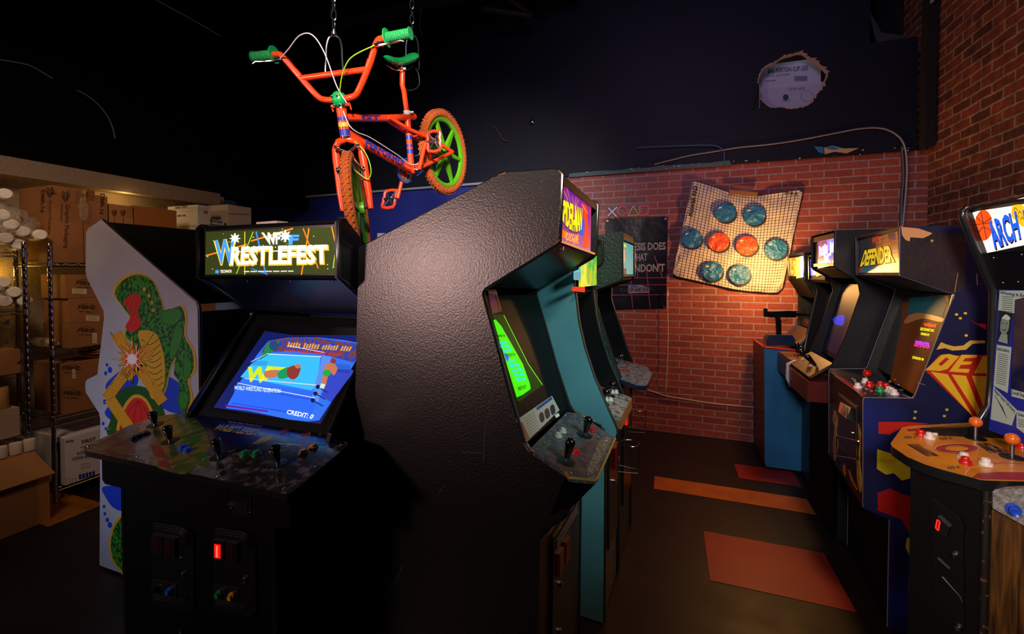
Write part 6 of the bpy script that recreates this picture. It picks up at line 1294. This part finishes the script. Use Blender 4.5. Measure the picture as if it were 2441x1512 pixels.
def d3(mb):
    P = PXF
    for u in (272, 293): leaf(mb, P, (u, 509), 8, INK); mb.textq(P, [(u+3, 520), (u+2, 545), (u-3, 545), (u-2, 520)], 'Graphic', INK, .0015)
    for k in range(4): mb.line(P, [(304+k*4, 492), (303+k*4, 520)], .001, INK, .0015)
bx_(2.082, 2.235, XB+.1, XF, ZT, 2.125, CARD2, 'pale brown carton with two leaf logos beside the DMR-16 carton', 'cartons on the shelf top', draw=d3)
bx_(2.245, 2.56, XB+.1, XF, ZT, 2.135, mat('#9a5a20', .75), 'plain orange-brown carton in the middle of the shelf top', 'cartons on the shelf top')
bx_(2.74, 2.86, XB+.02, XF, ZT, 2.02, WHITEBOX, 'lower white carton under the hand cards carton', 'cartons on the shelf top')
GI = mat('#2a2622', .7)
def d4(mb):
    P = Plane((0, 2.74, 0), (0, -1, 0)); mb.textq(P, [(418, 493), (447, 489), (447, 495), (418, 499)], 'HAND CARDS', GI, .0015, .02)
    for k in range(12): mb.line(P, [(405+k*5.4, 500-k*.5), (405+k*5.4, 508-k*.5)], .0012, GI, .0015)
    mb.line(P, [(403, 501), (470, 495)], .0012, GI, .0015); mb.line(P, [(403, 508), (470, 502)], .0012, GI, .0015); mb.dashes(P, [(423, 512), (443, 511), (443, 516), (423, 517)], 10, GI)
    for k in range(5): mb.line(PXF, [(475+k*5, 494), (475+k*5, 502)], .0012, GI, .0015)
    mb.dashes(PXF, [(486, 501), (496, 503), (496, 510), (486, 509)], 3, mat('#8a1c18', .7))
bx_(2.74, 2.86, XB+.02, XF, 2.024, 2.215, WHITEBOX, 'white carton lettered HAND CARDS with checkered band', 'cartons on the shelf top', draw=d4)
def d5(mb): mb.textq(PXF, [(500, 522), (530, 527), (530, 534), (500, 529)], 'MONOGRAM', mat('#1c4a68', .7), .0015, .03); mb.dec(PXF, [(499, 533), (536, 537), (536, 550), (499, 548)], mat('#3a6a88', .7), .001)
bx_(2.875, 2.985, XB+.08, XF, ZT, 2.10, WHITEBOX, 'white and blue carton lettered MONOGRAM', 'cartons on the shelf top', draw=d5)
bx_(3.04, 3.26, XB+.16, XF-.01, ZT, 2.0, WHITEBOX, 'pale carton at the far end of the shelf top, lower of the pair', 'cartons on the shelf top')
bx_(3.03, 3.275, XB+.14, XF, 2.004, 2.26, mat('#b8a898', .75), 'pale tan carton at the far end of the shelf top, upper of the pair', 'cartons on the shelf top', draw=lambda mb: mb.dec(PXF, [(545, 508), (600, 510), (600, 513), (545, 511)], mat('#8a7a6a', .8), .002))
def heinz(u, v, z0, z1, lab, extra=None):
    def dd_(mb):
        P = PXF; mb.textq(P, [(u-20, v-8), (u+20, v-6), (u+20, v+3), (u-20, v+1)], 'HEINZ', INK, .0015, .04)
        for k in range(10): a = PI*k/10; mb.line(P, [(u-24*math.cos(a), v+4-15*math.sin(a)), (u-24*math.cos(a+PI/10), v+4-15*math.sin(a+PI/10))], .002, INK, .0015)
        mb.dashes(P, [(u-18, v+6), (u+18, v+8), (u+18, v+11), (u-18, v+9)], 14, INK)
        sx, sy, w_, h_ = extra; mb.dec(P, [(sx, sy), (sx+w_, sy+1), (sx+w_, sy+h_+1), (sx, sy+h_)], LBL, .002)
        for k in range(4): mb.line(P, [(sx+w_*.1, sy+h_*.2+k*h_*.2), (sx+w_*.8, sy+h_*.2+k*h_*.2)], .0012, INK, .003)
    return dd_
g_ = 'catering cartons on the middle shelf'
bx_(1.823, 2.33, -4.30, XF, 1.063, 1.24, CARD, 'brown catering carton with upright label, lowest of three on the middle shelf', g_, draw=heinz(206, 790, 0, 0, '', (220, 793, 11, 25)))
bx_(1.830, 2.33, -4.30, XF, 1.242, 1.416, CARD, 'brown catering carton, middle of three on the middle shelf', g_, draw=heinz(207, 735, 0, 0, '', (205, 752, 32, 13)))
bx_(1.815, 2.25, -4.30, XF, 1.418, 1.587, CARD, 'brown catering carton, topmost of three on the middle shelf', g_, draw=heinz(202, 677, 0, 0, '', (172, 688, 34, 12)))
bx_(1.79, 2.20, -4.36, XF, .603, .785, CARD, 'brown catering carton with handwriting on the lower shelf', g_, draw=heinz(172, 940, 0, 0, '', (150, 955, 1, 1)))
bx_(1.79, 2.02, -4.36, XF, .787, .954, CARD, 'brown catering carton with small yellow label on the lower shelf, upper', g_, draw=heinz(170, 880, 0, 0, '', (172, 880, 8, 22)))
bx_(2.05, 2.22, -4.36, XF, .787, .93, CARD2, 'small brown carton under the yellow plastic bag', g_)
bx_(2.36, 2.9, -4.36, XF, 1.063, 1.5, CARD, 'brown carton deep on the middle shelf behind the stack of three', g_)
BW = mat('#20328a', .6)
def d6(mb):
    P = Plane((-3.975, 0, 0), (1, 0, 0)); mb.textq(P, [(195, 1050), (228, 1042), (228, 1051), (195, 1059)], 'FIRST', GI, .0015, .02); mb.line(P, [(190, 1068), (232, 1054)], .004, mat('#2a6a4a', .6), .002)
    mb.textq(P, [(156, 1051), (175, 1048), (175, 1054), (156, 1057)], '437746', BW, .0015, .03); mb.textq(P, [(184, 1078), (222, 1070), (222, 1078), (184, 1086)], 'INTERFOLD', GI, .0015); mb.textq(P, [(172, 1091), (222, 1082), (222, 1090), (172, 1099)], 'DISPENSER NAPKINS', GI, .0015)
    for k in range(3): mb.line(P, [(192, 1108+k*5), (216, 1103+k*5)], .002, GI, .0015)
    for k in range(5): mb.dec(P, [(188+k*8, 1132-k*2), (194+k*8, 1130.5-k*2), (194+k*8, 1142-k*2), (188+k*8, 1143.5-k*2)], BW, .0015)
    for u in (158, 172): mb.line(P, [(u, 1142), (u+9, 1140), (u+9, 1152), (u, 1154), (u, 1142)], .0016, GI, .0015)
    Q = Plane((0, 1.78, 0), (0, -1, 0)); mb.dec(Q, [(122, 1052), (143, 1056), (143, 1163), (124, 1150)], BW, .001); mb.dec(Q, [(124, 1090), (138, 1078), (138, 1128), (126, 1132)], mat('#a8b0d8', .6), .0015)
bx_(1.78, 2.42, XB+.03, -3.975, .104, .435, mat('#d4d2d8', .6), 'white and blue napkin carton at the bottom of the shelving', None, draw=d6)
# left unit stock
def tri(P, a, b, c, m): return lambda mb: mb.dec(P, [a, b, c], m, .0015)
bx_(1.0, 1.45, XB+.02, XF, 1.119, 1.30, CARD, 'small brown carton with dark triangle mark, topmost at the left edge', 'cartons with triangle marks', draw=tri(PXF, (2, 772), (22, 760), (22, 776), mat('#2a1a18', .7)))
bx_(1.0, 1.445, XB+.02, XF, .945+.0, 1.117, CARD, 'small brown carton with dark red triangle mark, second at the left edge', 'cartons with triangle marks', draw=tri(PXF, (2, 820), (20, 806), (20, 820), mat('#5a1418', .7)))
bx_(1.455, 1.58, XB+.02, XF, .945, 1.10, CARD, 'brown carton with dark triangle mark beside the shelf post', 'cartons with triangle marks', draw=tri(PXF, (38, 868), (54, 853), (54, 868), mat('#2a1a18', .7)))
bx_(1.40, 1.57, XB+.1, XF-.0, .534, .72, mat('#a08c78', .75), 'pale worn carton on the lower left shelf under the tan roll', None)
def cyl(name, label, cat, group, c, r, h, m, hole=0, ax=(0, 0, 1)):
    mb = MB(); pr = [(hole, 0), (r*.97, 0), (r, .004), (r, h-.004), (r*.97, h), (hole, h)]; mb.lathe(c, ax, pr, m, 24)
    o = mb.build(name); tag(o, label, cat, group); return o
cyl('tape_roll', 'large tan wrapped roll standing on the pale carton', 'roll', None, (-4.07, 1.485, .722), .062, .14, mat('#b08a50', .45, 0, 0, (30, .3)))
cyl('tape_roll', 'tan wrapped roll at the left edge behind the other roll', 'roll', None, (-4.12, 1.335, .534), .062, .26, mat('#a88a60', .5, 0, 0, (30, .3)))
RW = mat('#d8d0c4', .7); XR_ = -3.86
bs_t = .432
rl = [((2, 1101), 'leftmost white paper roll on the open floor carton'), ((38, 1099), 'middle white paper roll in the front row on the open floor carton'), ((71, 1097), 'rightmost white paper roll in the front row on the open floor carton')]
for (u, v), lb in rl:
    p = PX(u, v, -3.955); cyl('paper_roll', lb, 'paper roll', 'white paper rolls', (p.x, p.y, bs_t), .030, .070, RW, .010)
for (u, v), lb in (((18, 1066), 'left white paper roll in the back row on the open floor carton'), ((52, 1062), 'right white paper roll in the back row on the open floor carton')):
    p = PX(u, v, -4.07); cyl('paper_roll', lb, 'paper roll', 'white paper rolls', (p.x, p.y, bs_t), .030, .070, RW, .010)
# open floor carton
t_ = thing('cardboard_box', (-4.0, 1.2, 0), 'large brown carton on the floor in front of the left shelving', 'box')
mb = MB(); mb.prism([(-4.35, .76, .135), (-3.93, .76, .135), (-3.93, 1.585, .135), (-4.35, 1.585, .135)], (0, 0, .295), CARD2); 
mb.prism([(-3.925, .7, .002), (-3.75, .7, .002), (-3.75, 1.60, .002), (-3.925, 1.60, .002)], (0, 0, .30), CARD2); mb.build('body', t_)
mb = MB(); mb.prism([(-3.915, .76, .424), (-3.73, .76, .30), (-3.73, 1.62, .30), (-3.915, 1.60, .424)], (0, 0, .004), CARD2); mb.build('flap', t_)
# bagged cups
CUP = mat('#d8d2ca', .5, 0, 0, (60, .2)); PLS = mat('#e8e4e0', .12, 0, 0, (14, 1, .06), None, 0, .5, 0, .22)
def cups(u, v, x, r, L, lab, g):
    p = PX(u, v, x); mb = MB(); pr = [(0, 0), (r*.82, 0), (r*.85, .006)]
    k = 0; h = .008
    while h < L: pr += [(r, h), (r*.96, h+.004)]; h += .012
    pr += [(r*.7, L+.02), (0, L+.02)]; mb.lathe(p, (-.97, .24, 0), pr, CUP, 20); one(mb, 'cup_stack', lab, 'paper cups', g)
G1 = 'paper cup stacks on the top left shelf'
for i, (u, v, lb) in enumerate(((13, 462, 'uppermost white paper cup stack at the very left edge'), (8, 512, 'second white paper cup stack down at the left edge'), (28, 535, 'white paper cup stack in the bag, above the bottom row'), (15, 568, 'leftmost cup stack of the bottom row on the top shelf'), (56, 552, 'cup stack in the middle of the top shelf bag'), (46, 583, 'middle cup stack of the bottom row on the top shelf'), (97, 560, 'round-ended cup stack overhanging the top shelf at the right'))):
    cups(u, v, -4.03 if u < 90 else -3.96, .035, .23, lb, G1)
G2 = 'paper cup stacks on the second left shelf'
for u, v, lb in ((9, 673, 'upper cup stack on the second left shelf'), (34, 697, 'middle cup stack on the second left shelf'), (11, 719, 'lower left cup stack on the second left shelf'), (60, 717, 'lower right cup stack on the second left shelf')):
    cups(u, v, -4.03, .036, .28, lb, G2)
def bag(label, c, sx, seed, m=PLS):
    mb = MB(); random.seed(seed); n = 16; c = Vector(c); vs = []; fs = []
    for i in range(1, n):
        for k in range(2*n):
            th, a = PI*i/n, PI*k/n; j = 1+random.uniform(-.07, .07); vs.append(c+Vector((sx[0]*math.sin(th)*math.cos(a), sx[1]*math.sin(th)*math.sin(a), sx[2]*math.cos(th)))*1.0*1+Vector((0, 0, 0)) if False else c+Vector((sx[0]*math.sin(th)*math.cos(a)*j, sx[1]*math.sin(th)*math.sin(a)*j, sx[2]*math.cos(th)*j)))
    for i in range(n-2):
        for k in range(2*n): fs.append([i*2*n+k, (i+1)*2*n+k, (i+1)*2*n+(k+1) % (2*n), i*2*n+(k+1) % (2*n)])
    mb.add(vs, fs, m, True); return one(mb, 'plastic_bag', label, 'plastic bag')
pz_ = PX(45, 545, -4.1); bag('clear plastic bag around the cup stacks on the top left shelf', (pz_.x-.06, pz_.y-.09, 1.90), (.19, .20, .155), 4)
bag('clear plastic wrapping around the cup stacks on the second left shelf', (-4.15, 1.44, 1.47), (.20, .13, .09), 5)
pz_ = PX(112, 822, -3.96); cups(131, 820, -4.04, .020, .14, 'wrapped cup stack lying on the middle shelf before the cartons', None); bag('clear plastic sleeve on the middle shelf before the cartons', (-4.2, 1.785, 1.102), (.17, .026, .034), 6)
bag('crumpled yellow plastic bag on the lower shelf cartons', (-4.12, 2.1, 1.002), (.14, .16, .040), 8, mat('#a06c14', .35, 0, 0, (12, 1, .06)))
pz_ = PX(196, 498, XF+.012); bag('loose scrap of clear plastic hanging from the tall cartons', (XF+.03, pz_.y, pz_.z), (.012, .028, .085), 9, mat('#c8b8a0', .25, 0, 0, (40, 1, .02), None, 0, .5, 0, .13))
# ================================================================ things on the back wall
YP = YB-.035
t = thing('game_mat', tuple(PY(1760, 655, YP)), 'white gridded floor game mat with blue and red circles hung on the brick wall', 'game mat')
def padmat():
    m = bpy.data.materials.new('mat_grid'); m.use_nodes = True; nt = m.node_tree; L = nt.links.new; N = nt.nodes.new; b = nt.nodes['Principled BSDF']
    uv = N('ShaderNodeUVMap'); uv.uv_map = 'uv'; sp = N('ShaderNodeSeparateXYZ'); L(uv.outputs[0], sp.inputs[0]); outs = []
    for ch, k in (('X', 42), ('Y', 36)):
        a = N('ShaderNodeMath'); a.operation = 'MULTIPLY'; a.inputs[1].default_value = k; L(sp.outputs[ch], a.inputs[0])
        f = N('ShaderNodeMath'); f.operation = 'FRACT'; L(a.outputs[0], f.inputs[0]); c = N('ShaderNodeMath'); c.operation = 'LESS_THAN'; c.inputs[1].default_value = .17; L(f.outputs[0], c.inputs[0]); outs.append(c)
    mx = N('ShaderNodeMath'); mx.operation = 'MAXIMUM'; L(outs[0].outputs[0], mx.inputs[0]); L(outs[1].outputs[0], mx.inputs[1])
    mc = N('ShaderNodeMix'); mc.data_type = 'RGBA'; mc.inputs[6].default_value = lin('#d2c6b4')+(1,); mc.inputs[7].default_value = lin('#1c2238')+(1,); L(mx.outputs[0], mc.inputs[0]); L(mc.outputs[2], b.inputs['Base Color'])
    b.inputs['Roughness'].default_value = .55
    return m
TOP = [(1650, 433), (1656, 431), (1700, 444), (1735, 457), (1770, 464), (1808, 466), (1850, 460), (1905, 452), (1913, 457)]
BOT = [(1603, 652), (1612, 659), (1660, 670), (1710, 681), (1750, 690), (1785, 695), (1825, 698), (1855, 698), (1866, 686)]
def lerpcurve(C_, s):
    x = s*(len(C_)-1); i = min(int(x), len(C_)-2); f = x-i; return (C_[i][0]*(1-f)+C_[i+1][0]*f, C_[i][1]*(1-f)+C_[i+1][1]*f)
def padpt(s, r):
    a, b = lerpcurve(TOP, s), lerpcurve(BOT, s); u, v = a[0]*(1-r)+b[0]*r, a[1]*(1-r)+b[1]*r
    from mathutils import noise as NZ
    bow = 5*math.sin(PI*r)*(1 if s > .5 else -1)*abs(s-.5)*2*0
    d = .030*abs(NZ.noise(Vector((s*3.2, r*5, 2))))+.016*NZ.noise(Vector((s*9+r*5, r*4, 7)))+.007*NZ.noise(Vector((s*20, r*22, 1)))
    return PY(u+bow, v, YP-max(0, d)-.004)
from mathutils import noise as NZ
NU, NV = 72, 64; vs = []; fs = []; uvs = []
for j in range(NV+1):
    for i in range(NU+1): vs.append(padpt(i/NU, j/NV)); uvs.append((i/NU, j/NV))
for j in range(NV):
    for i in range(NU): k = j*(NU+1)+i; fs.append([k, k+1, k+NU+2, k+NU+1])
me = bpy.data.meshes.new('fabric_sheet'); me.from_pydata([tuple(v) for v in vs], [], fs); me.materials.append(padmat())
ul = me.uv_layers.new(name='uv')
for l in me.loops: ul.data[l.index].uv = uvs[l.vertex_index]
me.polygons.foreach_set('use_smooth', [True]*len(fs)); o = bpy.data.objects.new('fabric_sheet', me); COL.objects.link(o); o.parent = t; o.matrix_parent_inverse = Matrix.Translation(-t.location)
sm_ = o.modifiers.new('thickness', 'SOLIDIFY'); sm_.thickness = .004; sm_.offset = 1
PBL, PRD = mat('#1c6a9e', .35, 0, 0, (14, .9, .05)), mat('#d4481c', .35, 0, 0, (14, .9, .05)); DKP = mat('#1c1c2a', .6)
for (u, v), m, lb in (((1729, 507), PBL, 0), ((1798, 514), PBL, 0), ((1649, 569), PBL, 0), ((1849, 595), PBL, 0), ((1698, 647), PBL, 0), ((1763, 655), PBL, 0), ((1713, 577), PRD, 0), ((1780, 586), PRD, 0)):
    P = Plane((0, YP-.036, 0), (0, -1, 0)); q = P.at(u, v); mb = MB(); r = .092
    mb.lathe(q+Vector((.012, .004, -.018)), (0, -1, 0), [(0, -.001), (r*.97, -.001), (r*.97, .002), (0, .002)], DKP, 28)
    mb.lathe(q, (0, -1, 0), [(0, -.006), (r*.99, -.006), (r*1.01, .001), (r*.97, .006), (r*.5, .009), (0, .010)], m, 36)
    for k in range(36): a = 2*PI*k/36; mb.tube([q+Vector((r*math.cos(a), -.003, r*math.sin(a))), q+Vector((r*math.cos(a+PI/18), -.003, r*math.sin(a+PI/18)))], .003, DKP, 4)
    pw = q+Vector((-.045, -.0105, .045)); mb.prism([pw+Vector((x, 0, z)) for x, z in ((-.014, -.008), (.014, -.002), (.014, .012), (-.014, .006))], (0, -.001, 0), mat('#c8c0b0', .5))
    mb.build('touch_spot', t, 'blue round touch spot' if m is PBL else 'red round touch spot')
P = Plane((0, YP-.034, 0), (0, -1, 0)); mb = MB()
mb.textq(P, [(1641, 514), (1653, 442), (1664, 444), (1652, 516)], 'POWER PAD', DKP, .001, .04); mb.textq(P, [(1869, 457), (1903, 458), (1902, 465), (1870, 463)], 'SIDE A', DKP, .001, .05); mb.line(P, [(1609, 645), (1613, 650), (1617, 642)], .004, DKP, .001); mb.build('printed_lettering', t)
mb = MB(); hp = [P.at(u, v)-Vector((0, .01, 0)) for u, v in ((1739, 453), (1806, 459), (1805, 468), (1738, 462))]; mb.prism(hp, (0, .018, 0), mat('#8a5c34', .6)); mb.build('hanging_batten', t, 'brown wooden batten at the top edge')
# poster
PQ = Plane((0, YB-.018, 0), (0, -1, 0))
t = thing('poster', tuple(PQ.at(1516, 735)), 'black glossy vinyl poster with large grey lettering and pink grid', 'poster')
mb = MB(); NU, NV = 30, 40; vs = []; fs = []
q_ = [(1443, 522), (1592, 517), (1588, 735), (1443, 740)]
for j in range(NV+1):
    for i in range(NU+1):
        s, r = i/NU, j/NV; u = (q_[0][0]*(1-s)+q_[1][0]*s)*(1-r)+(q_[3][0]*(1-s)+q_[2][0]*s)*r; v = (q_[0][1]*(1-s)+q_[1][1]*s)*(1-r)+(q_[3][1]*(1-s)+q_[2][1]*s)*r
        vs.append(PY(u, v, YB-.006-.008*abs(NZ.noise(Vector((s*1.6+r*1.2, r*1.8, 4))))))
for j in range(NV):
    for i in range(NU): k = j*(NU+1)+i; fs.append([k, k+1, k+NU+2, k+NU+1])
mb.add(vs, fs, mat('#141622', .24, 0, 0, (4, .15, .05)), True); mb.build('vinyl_sheet', t)
mb = MB(); LGY = mat('#8a8690', .5); PKL = mat('#a83a68', .5)
PK_ = [([(1443, 664), (1592, 662)]), ([(1443, 680), (1592, 679)]), ([(1443, 704), (1592, 703)]), ([(1502, 640), (1508, 735)]), ([(1541, 640), (1550, 735)]), ([(1560, 610), (1580, 664)]), ([(1515, 600), (1520, 664)])]
for l in PK_: mb.line(PQ, l, .006, PKL, .002)
mb.textq(PQ, [(1478, 580), (1587, 577), (1587, 596), (1478, 599)], "GENESIS DOES", LGY, .003, .035)
mb.textq(PQ, [(1502, 606), (1543, 604), (1543, 622), (1502, 624)], "WHAT", LGY, .003, .035); mb.textq(PQ, [(1461, 631), (1585, 628), (1585, 648), (1461, 651)], "NINTENDON'T", LGY, .003, .035)
mb.dec(PQ, [(1498, 680), (1524, 679), (1548, 686), (1548, 698), (1497, 700)], mat('#76768a', .5), .0035); mb.textq(PQ, [(1503, 680), (1521, 679), (1521, 685), (1503, 686)], 'SEGA', mat('#283a98', .5), .0045, .06); mb.textq(PQ, [(1478, 687), (1557, 685), (1557, 694), (1478, 697)], 'GENESIS', mat('#181a22', .5), .0045, .02)
mb.build('printing', t); mb = MB()
for c in ((1448, 527), (1587, 522), (1583, 731)): mb.lathe(PQ.at(*c), (0, -1, 0), [(.006, 0), (.013, .001), (.012, .004), (.006, .004)], STEEL, 14)
mb.build('grommets', t)
# acrylic symbol sign
PN = Plane((0, YB-.05, 0), (0, -1, 0)); t = thing('symbol_sign', tuple(PN.at(1498, 518)), 'clear acrylic sign with cross, circle, triangle and square outlines above the poster', 'sign')
mb = MB(); q = [PN.at(u, v) for u, v in ((1448, 489), (1546, 486), (1546, 514), (1449, 518))]; mb.prism(q, (0, .005, 0), mat('#8a94a8', .06, 0, 0, None, None, 0, .5, 0, .18)); mb.build('acrylic_plate', t)
def neon(pts, c, closed, nm):
    mb = MB(); mb.tube([PN.at(u, v, .008) for u, v in pts], .0055, mat(c, .35, 0, .25), 8, closed); mb.build('symbol', t, nm)
mb = MB(); nm_ = mat('#c8b8c0', .35, 0, .25)
for l in ([(1450, 496), (1469, 516)], [(1471, 494), (1449, 515)]): mb.tube([PN.at(u, v, .008) for u, v in l], .0055, nm_, 8)
mb.build('symbol', t, 'pale cross'); neon([(1483.5+11*math.cos(2*PI*k/24), 503.5+11*math.sin(2*PI*k/24)) for k in range(24)], '#c83a44', True, 'red circle outline')
neon([(1509, 492), (1522, 512), (1497, 514)], '#c8b030', True, 'yellow triangle outline'); neon([(1525, 492), (1545, 491), (1545, 511), (1525, 513)], '#d04a60', True, 'pink square outline')
# cords, conduit, outlet
def cord(name, label, pts, r, m, cat='cord', k=6):
    mb = MB(); mb.tube(spl(pts, k), r, m, 8); return one(mb, name, label, cat)
Yc = YB-.045; W_ = lambda pts, y=Yc: [PY(u, v, y) for u, v in pts]
CBL = mat('#8a8890', .5)
cord('wall_cable', 'grey cable arching along the dark board and down the right of the brick panel', W_([(1560, 392), (1640, 372), (1700, 362), (1760, 352), (1830, 345), (1900, 335), (1980, 320), (2050, 307), (2100, 306), (2135, 320), (2155, 345), (2162, 390), (2160, 450), (2152, 540)]), .007, CBL, 'cable')
cord('wall_conduit', 'thick dark conduit running down beside the grey cable', W_([(2150, 350), (2154, 420), (2150, 470), (2148, 545)], YB-.022), .014, mat('#3a2a30', .5), 'conduit')
cord('wall_wire', 'thin blue-grey wire bending down at the top of the brick panel', W_([(1520, 352), (1600, 348), (1690, 346), (1716, 352), (1726, 366), (1726, 392)], YB-.065), .004, mat('#4a6a98', .5), 'wire')
pc_ = cord('power_cord', 'thin white cord dangling from the poster corner to the skirting cable', W_([(1592, 690), (1591, 720), (1593, 800), (1590, 880), (1587, 932)], YB-.05), .0035, mat('#c8b8b0', .5)); mb = MB(); mb.tube(W_([(1591, 697), (1591, 706)], YB-.05), .009, mat('#d0c0b8', .5), 8); mb.build('cord_switch', pc_)
cord('floor_level_cable', 'pale cable sagging low across the brick wall', W_([(1510, 925), (1530, 926), (1560, 935), (1590, 945), (1640, 953), (1700, 962), (1760, 968), (1815, 972)], YB-.02), .006, mat('#b0a89c', .5), 'cable')
t = thing('wall_outlet', tuple(PY(1522, 920, YB-.01)), 'beige double outlet box low on the brick wall', 'outlet'); mb = MB(); q = [PY(u, v, YB) for u, v in ((1505, 893), (1537, 891), (1537, 919), (1505, 922))]; mb.prism(q, (0, -.03, 0), mat('#b8a888', .5)); mb.build('box', t)
mb = MB()
for u in (1516, 1529):
    for v in (901, 912): p = PY(u, v, YB-.0305); mb.lathe(p, (0, -1, 0), [(.014, 0), (.013, .002), (0, .002)], mat('#8a7c62', .5), 12)
mb.build('sockets', t)
# small bright knob on the dark board, nail and dark spots
p = PY(1269, 291, YB-.05); mb = MB(); mb.ball(p, .028, mat('#d8dce8', .12, 1)); one(mb, 'chrome_ball', 'small chrome ball catching light on the dark upper board', 'knob')
mb = MB(); mb.tube(W_([(1176, 300), (1190, 318), (1200, 334), (1210, 338)], YB-.05), .011, mat('#3a2416', .7), 8); one(mb, 'bent_bracket', 'bent rusty bracket on the dark board right of the rear wheel', 'bracket')
mb = MB(); mb.tube(W_([(1795, 258), (1800, 235), (1806, 200)], YB-.04), .012, mat('#0c0c10', .5), 8); mb.tube(W_([(1810, 200), (1811, 258)], YB-.04), .004, mat('#6a6a72', .5), 6); one(mb, 'wall_bracket', 'narrow dark bracket left of the round hole', 'bracket')
# ceiling and upper left clutter
mb = MB(); mb.tube([(PX(372, 0, XL+.3)), PX(450, 42, XL+.3), PX(525, 85, XL+.3)], .006, mat('#9a9a9c', .4), 6); one(mb, 'ceiling_wire', 'straight pale wire high in the dark upper left', 'wire')
cord('ceiling_cable', 'thin grey cable curving down the dark wall above the shelving', [PX(u, v, XL+.08) for u, v in ((182, 215), (205, 226), (235, 250), (258, 280), (270, 310), (274, 330))], .005, mat('#6a6a6c', .5), 'cable')
cord('ceiling_cable', 'thin grey cable drooping at the far upper left edge', [PX(u, v, XL+.08) for u, v in ((-10, 141), (30, 147), (70, 156), (100, 172), (125, 187))], .005, mat('#6a6a6c', .5), 'cable')
mb = MB(); q = W_([(562, 318), (580, 330), (592, 345), (582, 358), (568, 340)], YB-.06); mb.prism(q, (0, .03, 0), mat('#6a3c1a', .8)); one(mb, 'torn_board', 'torn brown scrap high on the dark wall left of the bicycle', 'board scrap')
mb = MB(); mb.tube([PY(1003, 18, 3.2), PY(1000, 60, 3.2), PY(1006, 85, 3.2)], .003, mat('#8a8c94', .3, .8), 6); mb.tube([PY(1003, 18, 3.2), PY(1040, 14, 3.2), PY(1046, -30, 3.2)], .003, mat('#5a5c64', .3, .8), 6); one(mb, 'ceiling_wire', 'thin bent wire hanging from above near the green saddle', 'wire')
mb = MB(); mb.box((-1.6, 3.2, 4.5), (2.9, .1, .12), mat('#08080a', .8)); struct(mb.build('trim_6'))
# paper slip behind the marquee and papers on top
mb = MB(); p = PZ(905, 562, 1.62); mb.dec(Plane((0, 4.55, 0), (0, -1, 0)), [(900, 556), (935, 556), (935, 575), (900, 575)], mat('#c8c0d0', .6), .004); one(mb, 'wall_note', 'small white note on the blue wall behind the cabinets', 'note')
q0 = F1.pt3(ym+.04, .28, zt_+.004); mb = MB(); mb.prism([q0+Vector((x, y, 0)) for x, y in ((0, .01), (.13, 0), (.14, .05), (.01, .06))], (0, 0, .012), mat('#c8b8a8', .7)); one(mb, 'paper_stack', 'thin pale booklet lying on top of the wrestling cabinet', 'booklet')
